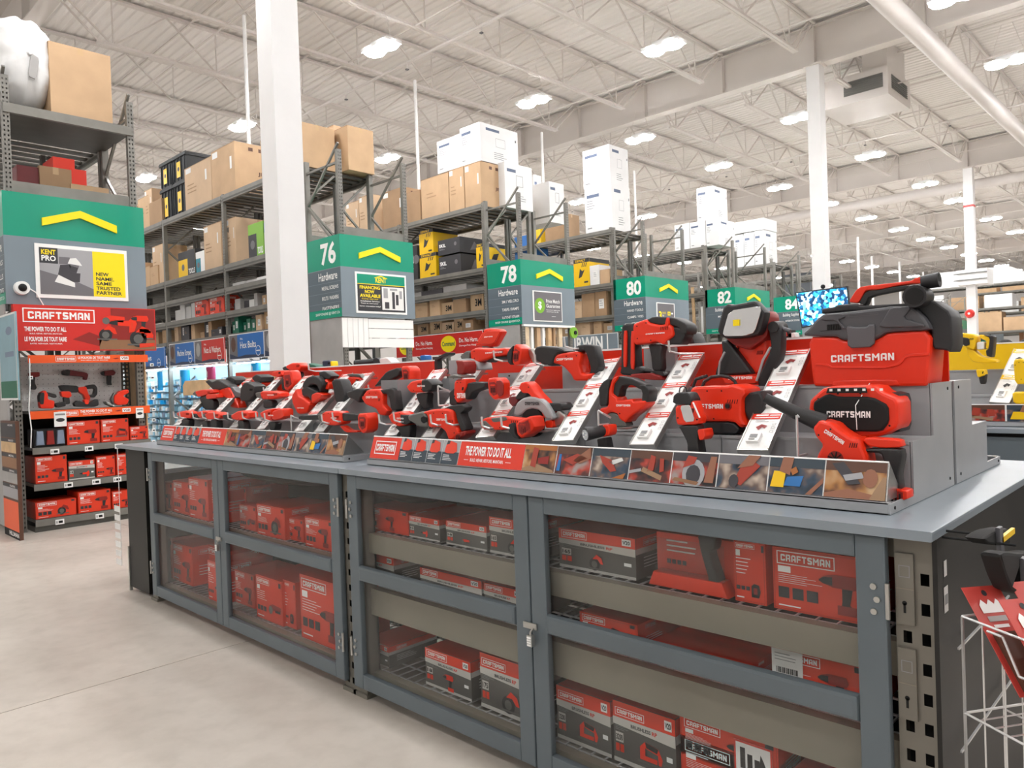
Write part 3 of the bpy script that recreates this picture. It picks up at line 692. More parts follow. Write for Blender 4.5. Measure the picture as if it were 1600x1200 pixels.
def print_box(A, W, H, style, kind='drill', seed=1, big=False):
    r = random.Random(seed)
    lw = min(W * (.62 if big else .48), H * (1.3 if big else 1.0)); lh = lw / 4.4
    if style == 'red':
        A.frame(.004, .004, W - .004, H - .004, .002, 'box_side', 1)
        A.logo(W * .05, H * .95 - lh, W * .05 + lw, H * .95)
        A.rect(W * .06, H * .95 - lh - H * .13, W * .06 + lh, H * .95 - lh - H * .03, 'white_print', 2)
        A.lines(W * .06, H * .42, W * .06 + lw * .8, H * .92 - lh - H * .13, 5, 'white_print', 2, .22, seed)
        for i in range(3): A.rect(W * .06 + i * lh * 1.1, H * .2, W * .06 + i * lh * 1.1 + lh * .85, H * .2 + lh * .85, 'dark_print', 2)
        A.rect(W * .06, H * .07, W * .3, H * .09, 'white_print', 2)
        A.rect(W * .88, H * .84, W * .96, H * .95, 'dark_print', 2)
        sil(A, W * .5, H * .08, min(W * .48, H * .72), kind, 'red_dark')
    elif style == 'hazard':
        print_box(A, W, H, 'red', kind, seed)
        A.rect(W * .6, H * .02, W * .92, H * .5, 'white_print', 6); A.frame(W * .6, H * .02, W * .92, H * .5, .006, 'red_print', 7)
        A.text('UN3481', W * .66, H * .26, W * .86, H * .34, 'slot', 7); A.lines(W * .64, H * .08, W * .88, H * .22, 3, 'grey_print', 7, .3)
        A.rect(W * .68, H * .37, W * .73, H * .46, 'slot', 7); A.rect(W * .75, H * .37, W * .8, H * .44, 'slot', 7)
    elif style == 'flame':
        print_box(A, W, H, 'red', kind, seed)
        A.rect(W * .58, H * .0, W * .95, H * .85, 'white_print', 6); A.frame(W * .58, H * .0, W * .95, H * .85, .006, 'red_print', 7)
        for i, h in enumerate((.5, .38, .3)): A.rect(W * (.64 + i * .07), H * .2, W * (.69 + i * .07), H * (.2 + h), 'slot', 7)
        A.poly([(W * .84, H * .2), (W * .9, H * .3), (W * .87, H * .5), (W * .84, H * .65), (W * .83, H * .45), (W * .8, H * .3)], 'slot', 7)
    else:
        t = .26
        A.rect(0, H * (1 - t), W, H, 'box_red', 1); A.poly([(0, H * .62), (W, H * .55), (W, H * (1 - t)), (0, H * (1 - t))], 'box_silver', 2); A.rect(0, 0, W, H * .07, 'box_silver', 2)
        hh = H * t; l2 = min(lw, hh * 3.2)
        A.logo(W * .04, H - hh * .85, W * .04 + l2, H - hh * .85 + l2 / 4.4, 3)
        A.rect(W * .84, H - hh * .8, W * .95, H - hh * .2, 'white_print', 3); A.text('V20', W * .85, H - hh * .68, W * .94, H - hh * .32, 'slot', 4, 'bold')
        A.text('BRUSHLESS', W * .3, H * .63, W * .62, H * .69, 'dark_print', 3, 'bold'); A.text('RP', W * .64, H * .625, W * .72, H * .69, 'red_print', 3, 'bold')
        A.rect(W * .04, H * .34, W * .17, H * .5, 'box_silver', 3); A.text({'saw': '165', 'jig': '3200', 'big': '175'}.get(kind, '18'), W * .05, H * .37, W * .16, H * .47, 'slot', 4, 'bold')
        A.rect(W * .04, H * .18, W * .1, H * .31, 'box_red', 3); A.rect(W * .115, H * .18, W * .175, H * .31, 'box_red', 3)
        A.lines(W * .04, H * .52, W * .3, H * .6, 3, 'grey_print', 3, .3, seed); A.rect(W * .86, H * .3, W * .95, H * .38, 'white_print', 3)
        sil(A, W * .4, H * .04, min(W * .45, H * .5), kind if kind != 'big' else 'saw')
def tool_box(b, style, kind, label, seed=1, group=None, side=True, big=False):
    x0, x1, y0, y1, z0, z1 = b
    base = 'box_dark' if style == 'split' else 'box_red'
    g = G(); g.box(x0, x1, y0, y1, z0, z1, base)
    Art(g, (x0, y0, z1), (1, 0, 0), (0, 1, 0)).rect(.003, .003, x1 - x0 - .003, y1 - y0 - .003, 'box_red', 0)
    g2 = g
    print_box(Art(g2, (x0, y0, z0)), x1 - x0, z1 - z0, style, kind, seed, big)
    if side:
        A = Art(g2, (x1, y0, z0), (0, 1, 0)); W = y1 - y0; H = z1 - z0
        if style == 'split': A.rect(0, H * .74, W, H, 'box_red', 1); A.rect(0, H * .6, W, H * .74, 'box_silver', 1)
        A.logo(W * .15, H * .78, W * .15 + min(W * .5, H * .6), H * .78 + min(W * .5, H * .6) / 4.4, 2); A.lines(W * .15, H * .2, W * .6, H * .5, 4, 'white_print', 2, .2, seed)
    return g.build('tool_box', None, label, cat='box', group=group)

# ---------------------------------------------------------------- goods on racks
for (a, b), Y, z0, dp, mat, lb, art in [
 ([(-14.809,5.751),(-13.641,5.768)], 6.3, 4.9, .62, 'kraft_light', 'brown carton on the top deck right of the dark stacked totes', a_handle),
 ([(-13.625,5.865),(-12.699,5.764)], 6.3, 4.9, 1.2, 'kraft', 'brown carton with round printed mark facing the aisle, beside white column', a_jemco),
 ([(-11.765,5.696),(-10.492,5.48)], 6.3, 4.9, .62, 'kraft', 'tall brown carton on top deck partly behind the big white column', a_plain),
 ([(-11.284,5.797),(-10.634,5.634)], 7.0, 4.9, .55, 'kraft_light', 'tall brown carton just right of the big white column', a_lbl),
 ([(-10.624,5.631),(-10.238,5.598)], 7.0, 4.9, .5, 'kraft', 'tall narrow carton with dark patch at the end of the top deck', None),
 ([(-16.866,5.734),(-16.463,5.731)], 6.3, 4.9, .6, 'kraft_light', 'pale carton left of the dark totes on the top deck', a_handle),
 ([(-16.57,4.525),(-15.995,4.46)], 6.3, 3.66, .5, 'kraft_light', 'brown carton under the dark totes on second level', a_handle),
 ([(-14.063,4.531),(-13.344,4.487)], 6.3, 3.66, .9, 'kraft_light', 'brown carton left of the middle rack post on the second level', a_handle),
 ([(-13.125,4.499),(-12.773,4.488)], 6.3, 3.66, .9, 'kraft_light', 'brown carton right of the middle rack post on the second level', a_handle),
 ([(-12.448,5.707),(-11.563,5.698)], 10.3, 4.85, 1.0, 'kraft', 'left brown carton under the white cartons on the aisle 78 rack', a_plain),
 ([(-11.549,5.716),(-11.096,5.72)], 10.3, 4.85, 1.1, 'kraft', 'middle brown carton under the white cartons on the aisle 78 rack', a_handle),
 ([(-11.084,5.718),(-10.615,5.71)], 10.3, 4.85, 1.1, 'kraft', 'right brown carton under the white cartons on the aisle 78 rack', a_jemco),
 ([(-15.264,5.68),(-14.736,5.753)], 10.3, 4.86, .6, 'kraft_light', 'brown carton seen between the upright frames above sign 76, left one', a_handle),
 ([(-14.721,5.758),(-14.231,5.782)], 10.3, 4.86, .6, 'kraft_light', 'brown carton seen between the upright frames above sign 76, right one', a_handle),
 ([(-13.886,5.756),(-13.096,5.681)], 10.35, 4.85, .9, 'kraft_dark', 'brown carton with round mark beyond sign 76, left of a white pipe', a_jemco),
 ([(-13.069,5.597),(-12.544,5.494)], 10.35, 4.85, .9, 'kraft_dark', 'brown carton with no mark beyond sign 76, left of a white pipe', a_plain),
 ([(-11.385,6.89),(-10.583,6.824)], 14.5, sum(p[1] for p in [(-11.365,5.99),(-10.567,5.877)]) / 2 + .003, .75, 'carton_white', 'white appliance carton, upper of the two stacked behind sign 80', a_appl),
 ([(-11.365,5.99),(-10.567,5.877)], 14.5, 4.85, .75, 'carton_white', 'white appliance carton, lower of the two stacked behind sign 80', a_appl),
 ([(-11.484,5.569),(-11.001,5.596)], 18.7, 4.85, .8, 'carton_white', 'white carton leftmost on the rack deck behind sign 82', a_appl),
 ([(-10.995,5.595),(-10.506,5.557)], 18.7, 4.85, .9, 'carton_white', 'white carton in the middle on the rack deck behind sign 82', a_appl),
 ([(-10.499,5.567),(-10.107,5.555)], 18.7, 4.85, .9, 'carton_white', 'white carton rightmost on the rack deck behind sign 82', a_appl),
 ([(-10.751,6.501),(-10.257,6.459)], 18.7, sum(p[1] for p in [(-10.499,5.567),(-10.107,5.555)]) / 2, .8, 'carton_white', 'single white carton stacked highest behind sign 82', a_appl),
 ([(-11.827,5.809),(-11.512,5.809)], 22.9, 4.75, .8, 'carton_white', 'white carton, left of three under the long white carton', a_appl),
 ([(-11.504,5.824),(-11.154,5.833)], 22.9, 4.75, .8, 'carton_white', 'white carton, middle of three under the long white carton', a_appl),
 ([(-11.147,5.832),(-10.813,5.858)], 22.9, 4.75, .9, 'carton_white', 'white carton, right of three under the long white carton', a_appl),
]:
    carton(a[0], b[0] - .01, Y, Y + dp, z0 + .003, (a[1] + b[1]) / 2, mat, lb, 'cartons on the rack tops', art)
p = [(-11.918,6.537),(-11.206,6.492),(-10.628,6.489)]; q = [(-11.961,5.77),(-10.667,5.723)]
zt = max([(-11.096,5.72),(-10.615,5.71)][1][1], q[1][1])
carton(p[0][0], p[1][0] - .01, 10.33, 10.95, zt + .01, p[1][1] - .1, 'carton_white', 'white carton with yellow tag, left of the pair above brown cartons', 'cartons on the rack tops', a_appl)
carton(p[1][0], p[2][0], 10.33, 11.4, zt + .01, p[2][1], 'carton_white', 'largest white carton, right of the pair above brown cartons', 'cartons on the rack tops', a_appl)
a = [(-11.884,6.193),(-10.801,6.217)]; 
zl = [(-11.147,5.832),(-10.813,5.858)]; zl = (zl[0][1] + zl[1][1]) / 2
carton(a[0][0], zl and [(-10.801,6.217)][0][0], 22.88, 23.8, max(zl, 0) + .01, a[1][1], 'carton_white', 'long flat white carton lying over the three white cartons', 'cartons on the rack tops')
for (a, b), x, lb in [([(10.799,5.755),(11.604,4.966)], -10.45, 'white appliance carton facing the main aisle beside the brown cartons'), ([(12.829,6.057),(13.085,5.273)], -11.5, 'narrow white carton seen behind the white appliance carton'), ([(12.652,5.755),(13.16,5.159)], -10.9, 'white carton standing alone right of a pipe above sign 78')]:
    g = G(); g.box(x - .6, x, a[0], b[0], 4.86, a[1], 'carton_white'); A = Art(g, (x, a[0], 4.86), (0, 1, 0)); W = b[0] - a[0]; H = a[1] - 4.86
    A.rect(W * .08, H * .8, W * .4, H * .87, 'print_blue', 2); A.frame(W * .4, H * .5, W * .65, H * .75, .01, 'grey_print', 2); A.lines(W * .4, H * .15, W * .8, H * .3, 3, 'grey_print', 2, .3)
    g.build('carton', None, lb, cat='box', group='cartons on the rack tops')
# second level, rack of sign 78 and 80
for (a, b), Y, z0, dp, mat, lb, art in [
 ([(-12.632,4.701),(-12.167,4.626)], 10.35, 4.12, .7, 'tool_yellow', 'yellow tool carton, upper of the two stacked left of the black cartons', a_yel),
 ([(-12.642,4.163),(-12.095,4.14)], 10.35, 3.625, .7, 'tool_yellow', 'yellow tool carton, lower of the two stacked left of the black cartons', a_yel),
 ([(-11.945,4.351),(-11.262,4.335)], 10.28, 4.03, .8, 'dark_print', 'black tool carton, upper of the two beside the stacked yellow cartons', a_skil),
 ([(-11.933,4.019),(-11.252,3.977)], 10.28, 3.625, .8, 'dark_print', 'black tool carton, lower of the two beside the stacked yellow cartons', a_skil),
 ([(-10.928,4.161),(-10.7,4.127)], 10.4, 3.625, .6, 'tool_yellow', 'narrow yellow carton behind the rack post left of sign 78', a_yel),
 ([(-12.901,4.39),(-12.708,4.375)], 10.35, 3.625, .7, 'dark_print', 'black carton partly hidden behind sign 76', a_skil),
 ([(-11.78,4.276),(-11.287,4.3)], 14.5, 3.61, .8, 'tool_yellow', 'big yellow tool carton right of sign 78 on the second level', a_yel),
 ([(-11.283,4.094),(-10.991,4.067)], 14.5, 3.61, .6, 'carton_white', 'white carton with printed tool beside the big yellow carton', a_lbl),
 ([(-10.983,3.959),(-10.685,3.932)], 14.5, 3.61, .5, 'kraft', 'low brown carton at the right end beside the white carton', None),
 ([(-12.668,5.514),(-12.025,5.479)], 14.5, 4.86, .6, 'kraft_dark', 'brown and yellow carton on the top deck right of sign 78 frame', a_plain),
 ([(-13.301,5.517),(-12.819,5.54)], 14.5, 4.86, .6, 'tool_yellow', 'yellow tool carton seen through the frame above sign 78', a_yel),
 ([(-13.757,5.166),(-13.106,5.119)], 14.5, 3.62, .6, 'blue', 'blue carton seen through the frame above sign 78', None),
]:
    carton(a[0], b[0] - .01, Y, Y + dp, z0 + .003, (a[1] + b[1]) / 2, mat, lb, 'cartons on the rack shelves', art)
# printed cartons, totes on rack 76
for (a, b), m, m2, lb in [([(-15.262,4.209),(-14.461,4.142)], 'tool_yellow', 'dark_print', 'yellow and black printed carton on second level under the totes'), ([(-14.446,4.12),(-14.053,4.04)], 'teal', 'white_print', 'teal blue printed carton beside the yellow and black one'),
      ([(-12.316,4.284),(-11.776,4.226)], 'dark_print', 'lime', 'green and black printed carton near the white column'), ([(-11.757,4.238),(-11.236,4.18)], 'label_white', 'blue', 'white and blue printed carton touching the white column')]:
    g = G(); x0, x1 = a[0], b[0] - .01; z1 = (a[1] + b[1]) / 2; g.box(x0, x1, 6.3, 6.8, 3.663, z1, m); A = Art(g, (x0, 6.3, 3.663)); W = x1 - x0; H = z1 - 3.663
    A.rect(0, H * .7, W, H, m2, 1); A.rect(W * .55, 0, W, H * .7, m2, 1); A.disc(W * .28, H * .4, H * .13, 'photo_mid', 2); A.text('TOOLS', W * .6, H * .1, W * .95, H * .3, 'white_print', 2, 'bold')
    Art(g, (x1, 6.3, 3.663), (0, 1, 0)).rect(0, 0, .25, H, m2, 1)
    g.build('printed_carton', None, lb, cat='box', group='printed cartons on the second level')
def tote(x0, x1, y0, z0, z1, lb):
    t = thing('storage_tote', lb, 'tote', ((x0 + x1) / 2, y0, z0), 'dark storage totes')
    g = G(); h = z1 - z0
    b = [(x0 + .04, z0), (x1 - .04, z0), (x1 - .01, z1 - .06), (x0 + .01, z1 - .06)]
    g.slab(b, y0 + .02, y0 + .6, 'tote', .01, 0)
    for i in range(4):
        x = x0 + .08 + i * (x1 - x0 - .16) / 3; g.box(x - .012, x + .012, y0 + .0, y0 + .02, z0 + .03, z1 - .08, 'tote')
    g.build('tote_body', t)
    g = G(); g.slab([(x0 - .01, z1 - .07), (x1 + .01, z1 - .07), (x1 + .01, z1 - .03), (x1 - .03, z1), (x0 + .03, z1), (x0 - .01, z1 - .03)], y0 - .01, y0 + .63, 'tote', .008, 0)
    for i in range(5): g.box(x0 + .02 + i * (x1 - x0 - .1) / 4, x0 + .06 + i * (x1 - x0 - .1) / 4, y0 + .02, y0 + .6, z1, z1 + .015, 'tote')
    g.build('tote_lid', t)
    g = G(); A = Art(g, (x0, y0, z0)); W = x1 - x0; A.rect(W * .35, h * .15, W * .62, h * .72, 'tool_yellow', 1); A.disc(W * .485, h * .45, W * .07, 'dark_print', 2); g.build('yellow_label', t)
(a, b) = [(-16.081,6.136),(-15.476,6.12)]; (c, d) = [(-15.447,6.143),(-14.792,6.108)]; zm = [(-15.529,5.59)][0][1]
zt = (b[1] + c[1]) / 2
tote(a[0], b[0], 6.32, 4.905, zm, 'dark tote with yellow label, lower left of the four stacked'); tote(a[0], b[0], 6.32, zm + .005, zt, 'dark tote with yellow label, upper left of the four stacked')
tote(c[0], d[0], 6.32, 4.905, zm, 'dark tote with yellow label, lower right of the four stacked'); tote(c[0], d[0], 6.32, zm + .005, zt, 'dark tote with yellow label, upper right of the four stacked')
# small goods rows
rr = random.Random(3)
def small_row(Y, x0, x1, z, hmin, hmax, wmin, wmax, mats, label, group, arts=(None,), dep=.35, name='small_carton', cat='box'):
    x = x0
    while x < x1 - wmin:
        wd = rr.uniform(wmin, wmax); h = rr.uniform(hmin, hmax); d = rr.uniform(0, .08)
        if x + wd > x1: break
        carton(x, x + wd - .01, Y + .06 + d, Y + .06 + d + dep, z + .003, z + h, rr.choice(mats), label, group, rr.choice(arts), cat, name)
        x += wd + rr.choice((0, 0, .02, .1))
K3 = ['kraft', 'kraft', 'kraft_light', 'kraft_dark']
small_row(10.2, -13.1, -10.6, 2.8, .25, .4, .28, .42, K3, 'small brown carton on the upper small goods shelf left of sign 78', 'small cartons, upper shelf by sign 78', (a_lbl, a_3m, a_3m, a_plain))
small_row(10.2, -13.1, -10.6, 2.43, .2, .3, .28, .42, K3, 'small brown carton on the shelf above the red header by sign 78', 'small cartons above the red header', (a_lbl, a_3m, a_3m, a_plain))
small_row(14.4, -12.6, -10.6, 2.85, .35, .6, .25, .4, K3 + ['carton_white'], 'open brown carton on the upper small goods shelf left of sign 80', 'cartons left of sign 80, upper shelf', (a_lbl, a_plain))
small_row(14.4, -12.6, -10.6, 2.43, .2, .36, .2, .35, K3, 'small brown carton above the grey header left of sign 80', 'cartons left of sign 80, lower shelf', (a_lbl, a_plain))
small_row(6.2, -13.0, -11.9, 2.83, .12, .24, .12, .25, ['photo_dark', 'label_white', 'grey_light'], 'small dark or white fitting pack on the shelf above Hex Bolts, upper', 'small packs on the upper shelf', (None,), .25, 'fitting_pack')
small_row(6.2, -11.9, -10.9, 2.83, .14, .2, .1, .16, ['kraft_light', 'kraft'], 'tiny kraft box in the row beside the white column', 'tiny kraft boxes', (a_lbl,), .25)
small_row(6.2, -15.6, -14.4, 2.83, .15, .35, .2, .4, ['carton_white', 'kraft', 'label_white'], 'small pale box left of the red boxes on the rack behind sign tower', 'small pale boxes left of red boxes', (None,), .3)
small_row(6.2, -13.0, -12.1, 2.42, .18, .34, .12, .22, ['green_dark', 'green', 'green_dark'], 'green pack on the shelf directly over the Hex Bolts board', 'green packs over the Hex Bolts board', (a_lbl,), .25, 'green_pack')
small_row(6.2, -12.1, -10.9, 2.42, .2, .38, .14, .24, ['kraft_light', 'kraft', 'wood'], 'tan pack on the shelf over the header boards by the column', 'tan packs over the header boards', (a_lbl, a_plain), .25, 'tan_pack')
small_row(6.2, -15.6, -13.2, 2.42, .12, .4, .14, .3, K3 + ['photo_dark'], 'small carton on the shelf over the Machine Screws board', 'small cartons over the Machine Screws board', (a_plain, a_lbl), .3)
small_row(6.2, -18.3, -15.9, 2.42, .12, .3, .2, .3, K3, 'small carton over the leftmost blue header board', 'small cartons over the leftmost header board', (a_plain,), .3)
small_row(6.2, -18.3, -15.9, 3.66, .4, .7, .4, .6, K3, 'carton on the second level left of the black totes', 'cartons far left on the second level', (a_plain,), .5)
small_row(6.2, -18.3, -15.9, 4.9, .5, .8, .5, .7, K3, 'carton on the top deck far left beyond the totes', 'cartons far left on the top deck', (a_plain,), .5)
small_row(6.2, -13.0, -10.6, 3.25, .03, .1, .3, .6, ['photo_dark', 'label_white', 'grey_light'], 'flat pack lying on the third level by the white column', 'flat packs on the third level', (None,), .5, 'flat_pack')
small_row(10.2, -13.1, -10.7, 3.25, .06, .16, .5, .8, ['photo_dark', 'dark_print', 'grey_light'], 'flat dark pack under the black tool cartons', 'flat packs under the black tool cartons', (None,), .6, 'flat_pack')
for (a, b), lb in [([(-14.458,3.153),(-13.841,3.15)], 'red boxed tool on the rack, left of the pair above Nuts board'), ([(-13.825,3.159),(-13.213,3.152)], 'red boxed tool on the rack, right of the pair above Nuts board')]:
    tool_box((a[0], b[0] - .01, 6.25, 6.6, 2.833, (a[1] + b[1]) / 2), 'red', 'drill', lb, 3)
# header boards
def header(x0, x1, Y, z0, z1, m, txt, lb, pic=True, tm='white_print', extra=None):
    t = thing('header_board', lb, 'sign', ((x0 + x1) / 2, Y, z0), 'header boards over the shelves')
    g = G(); g.box(x0, x1, Y - .02, Y, z0, z1, m); g.build('board', t)
    g = G(); A = Art(g, (x0, Y - .02, z0)); W = x1 - x0; H = z1 - z0; A.frame(0, 0, W, H, .012, 'white_print', 1)
    if pic:
        A.rect(.012, .012, W * .25, H - .012, 'photo_mid', 2); A.disc(W * .13, H * .6, H * .2, 'print_brown' if m == 'blue' else 'grey_light', 3, 12, H * .3); A.poly([(0.012, .012), (W - .012, .012), (W - .012, H * .12), (W * .5, H * .16), (W * .25, H * .1), (.012, H * .25)], 'navy', 3)
        A.text(txt, W * .33, H * .42, W * (.33 + min(.55, .05 * len(txt))), H * .68, tm, 3, 'std'); A.text('No.', W * .34, H * .76, W * .42, H * .84, tm, 3)
        A.disc(W * .84, H * .28, H * .2, 'white_print', 4, 18); A.disc(W * .84, H * .28, H * .175, m, 5, 18); A.rect(W * .79, H * .26, W * .89, H * .3, 'white_print', 6)
    if extra: extra(A, W, H)
    g.build('header_print', t)
hx = [[(-15.478,2.455)][0][0], [(-14.295,2.387)][0][0], [(-13.049,2.314)][0][0], [(-12.858,2.407)][0][0], [(-11.596,2.327)][0][0]]
header(hx[0], hx[1] - .01, 6.16, 1.93, 2.37, 'blue', 'Machine Screws', 'blue header board reading Machine Screws'); header(hx[1], hx[2], 6.16, 1.93, 2.37, 'sign_red', 'Nuts & Washers', 'red header board reading Nuts & Washers')
header(hx[3], hx[4] - .01, 6.16, 1.95, 2.39, 'blue', 'Hex Bolts', 'blue header board reading Hex Bolts'); header(hx[4], hx[4] + 1.25, 6.16, 1.95, 2.39, 'sign_red', 'Drilling', 'red header board cut off by the white column, reading Drilling')
header(-17.6, hx[0] - .25, 6.16, 1.9, 2.34, 'blue', 'Screws', 'blue header board at far left beside the red tool endcap')
def x_cmd(A, W, H):
    for c, u in ((0, .0), (1, .5)):
        A.disc(W * (u + .13), H * .5, W * .085, 'yellow', 2, 24, H * .38); A.text('Command', W * (u + .06), H * .4, W * (u + .2), H * .62, 'green_dark', 3, 'bold')
        A.text('Do. No Harm.', W * (u + .25), H * .52, W * (u + .45), H * .72, 'white_print', 2, 'std'); A.text('Damage-Free Hanging', W * (u + .25), H * .32, W * (u + .45), H * .42, 'white_print', 2)
header(-13.3, -10.55, 10.16, 1.97, 2.41, 'sign_red', '', 'red header board reading Do. No Harm. with yellow ovals', False, extra=x_cmd)
def x_irw(A, W, H): A.text('IRWIN', W * .27, H * .15, W * .75, H * .88, 'white_print', 2, 'bold'); A.rect(W * .82, 0, W * .84, H, 'white_print', 2)
header(-12.2, -10.4, 14.36, 2.0, 2.42, 'sign_grey', '', 'grey header board reading IRWIN beside sign 80', False, extra=x_irw)
# lit bolt wall under the blue and red headers
t = thing('hardware_display', 'brightly lit wall of small hardware packets under the blue and red headers', 'display', (-14, 6.5, 0))
g = G(); g.box(-18.3, -10.5, 6.74, 6.78, .1, 1.95, 'bin_blue'); g.build('back_board', t)
g = G(); r2 = random.Random(5)
z = .3
while z < 1.68:
    x = -18.2
    while x < -10.6:
        wd = r2.uniform(.05, .1); g.box(x, x + wd * .85, 6.55 + r2.uniform(0, .1), 6.7, z, z + r2.uniform(.06, .11), r2.choice(['bin_blue', 'label_white', 'aqua', 'bin_blue', 'cyan', 'grey_light', 'label_white', 'foam', 'bin_blue'])); x += wd
    z += .14
pk = g.build('hardware_packets', t); pk['kind'] = 'stuff'
for a, b in zip(xs76, xs76[1:]):
    g = G(); g.box(b + .1, a - .1, 6.3, 6.34, 1.9, 1.925, 'white'); g.box(b + .12, a - .12, 6.305, 6.335, 1.885, 1.9, 'tube_light'); g.build('tube_lamp', t)
for (a, b), m, lb in [([(-15.999,1.833),(-15.818,1.453)], 'cyan', 'blue tube flag leftmost on the bolt wall'), ([(-14.848,1.831),(-14.518,1.407)], 'cyan', 'blue tube flag second from left on the bolt wall'), ([(-13.689,1.855),(-13.399,1.584)], 'magenta', 'magenta tube flag on the bolt wall'), ([(-11.981,1.866),(-11.693,1.67)], 'cyan', 'blue tube flag nearest the white column')]:
    t = thing('tube_flag', lb, 'sign', ((a[0] + b[0]) / 2, 6.1, b[1]), 'tube flags on the bolt wall'); x = (a[0] + b[0]) / 2; r = (b[0] - a[0]) / 2 * .55
    g = G(); g.tube((x, 6.1, b[1]), (x, 6.1, a[1]), r, r, m, 12); g.build('tube', t)
    g = G(); A = Art(g, (x - r, 6.1 - r - .002, b[1])); h = a[1] - b[1]; A.rect(r * .75, h * .15, r * 1.1, h * .8, 'white_print', 1); A.rect(r * 1.3, h * .3, r * 1.5, h * .7, 'white_print', 1); g.build('white_lettering', t)
    g = G(); g.tube((x, 6.1, a[1]), (x, 6.2, a[1] + .05), .006, .006, 'wire', 4); g.bar((x, 6.2, a[1] + .05), (x, 6.56, a[1] + .05), .01, .01, 'wire'); g.build('bracket', t)
# trim boards standing between 80 and 82, 82 and 84
for Y, n in ((18.6, 14), (22.8, 14)):
    for i in range(n):
        x = -10.65 - i * .2; h = rr.uniform(2.6, 3.9); wd = rr.uniform(.05, .14)
        g = G(); g.bar((x, Y + .15 + rr.uniform(0, .3), .05), (x + rr.uniform(-.15, .15), Y + .45, h), wd, .03, rr.choice(['wood_pale', 'white', 'white', 'wood', 'kraft', 'carton_white']), (0, 1, 0))
        g.build('trim_board', None, 'tall trim board leaning in the rack behind sign %s' % ('80' if Y < 20 else '82'), cat='board', group='trim boards behind sign %s' % ('80' if Y < 20 else '82'))
# green ball character-free float beside sign 78: plain lime disc tag
a = [(11.6,2.306)][0]
g = G(); g.tube((-9.5, a[0], a[1]), (-9.46, a[0], a[1]), .11, .11, 'lime', 18); g.tube((-9.46, a[0] + .02, a[1]), (-9.44, a[0] + .02, a[1]), .04, .04, 'slot', 12); g.build('price_spotter', None, 'small round lime green tag under sign 78', cat='tag')

# ================================================================ LEFT END SHELVES (tool endcap)
EX = -9.3
t = thing('endcap_shelves', 'grey endcap shelves with orange strips and white pegboard under the red banner', 'shelf', (EX, 2.8, 0))
y0, y1 = 2.215, 3.43
for z, h in ((1.30, .085), (.905, .07), (.515, .07), (.135, .075)):
    g = G(); g.box(EX - .75, EX, y0, y1, z - .03, z, 'rack'); g.box(EX - .012, EX + .004, y0, y1, z - h, z, 'rack'); g.build('shelf_board', t)
for (z0, z1), txt, tail in (((1.815, 1.90), 'LE POUVOIR DE TOUT FAIRE', 'BATIR'), ((1.215, 1.30), 'THE POWER TO DO IT ALL', 'BUILD')):
    g = G(); g.box(EX + .005, EX + .015, y0 - .01, y1, z0, z1, 'orange_print'); st = g.build('orange_strip', t)
    g = G(); A = Art(g, (EX + .015, y0, z0), (0, 1, 0)); H = z1 - z0
    A.logo(.25, H * .2, .45, H * .8); A.text(txt, .47, H * .48, .8, H * .82, 'white_print', 2, 'bold'); A.text('BUILD. REPAIR. RESTORE. MAINTAIN.', .5, H * .25, .78, H * .38, 'white_print', 2)
    A.poly([(.83, H * .5), (.88, H * .62), (.9, H * .55), (.86, H * .42)], 'red_dark', 2); A.rect(.91, H * .3, 1.0, H * .8, 'white_print', 2); A.text('V20', .92, H * .4, .99, H * .7, 'red_dark', 3, 'bold'); g.build('strip_lettering', st)
g = G(); g.box(EX - .5, EX - .48, y0, y1 - .14, 1.3, 1.9, 'label_white'); pb = g.build('pegboard', t)
g = G()
A = Art(g, (EX - .48, y0, 1.3), (0, 1, 0))
for i in range(20):
    for j in range(11):
        u = .03 + i * .053; v = .03 + j * .052; A.rect(u, v, u + .007, v + .007, 'photo_mid', 0)
hl = g.build('peg_holes', pb); hl['kind'] = 'stuff'
g = G(); g.box(EX - .75, EX - .1, y1, y1 + .015, .1, 2.3, 'wood'); g.box(EX - .75, EX - .74, y0, y1, .1, 1.3, 'laminate'); g.build('side_panel', t)
g = G(); strip_holes(g, (EX - .47, y1 - .14, 1.3), (0, 1, 0), (0, 0, 1), .1, .6, .02, .03, .05, 'rack_dark', 0, (.3, .7)); g.build('slotted_post', t)
g = G(); g.box(EX - .7, EX - .02, y0, y1, .0, .06, 'rack_dark'); g.build('plinth', t)
def sideslab(pts, d, m, th=.05, c=.006, rnd=1): g = G(); g.slab(pts, -(EX - d) - th / 2, -(EX - d) + th / 2, m, c, rnd, 'x'); return g
def ptool(name, label, parts, d, cat='tool'):
    ys = [p[0] for pr in parts for p in pr[2]]; zs = [p[1] for pr in parts for p in pr[2]]
    t = thing(name, label, cat, (EX - d, (min(ys) + max(ys)) / 2, min(zs)), 'display tools on the left endcap')
    for nm, m, pts, th in parts: sideslab(pts, d, m, th).build(nm, t)
ptool('impact_driver', 'red and black impact driver at the left edge of the pegboard', [('body', 'red_dark', [(2.303,1.726),(2.405,1.729),(2.405,1.677),(2.305,1.665)], .07), ('handle', 'grip', [(2.317,1.679),(2.362,1.678),(2.355,1.612),(2.374,1.555),(2.361,1.532),(2.312,1.539)], .05)], .4)
ptool('oscillating_tool', 'slim dark red tool hanging in the middle of the pegboard', [('body', 'maroon', [(2.631,1.719),(2.679,1.752),(2.888,1.709),(2.901,1.684),(2.885,1.625),(2.85,1.631),(2.851,1.665),(2.643,1.69)], .06), ('head', 'grip', [(2.632,1.738),(2.692,1.752),(2.713,1.737),(2.703,1.679),(2.634,1.69)], .07)], .4)
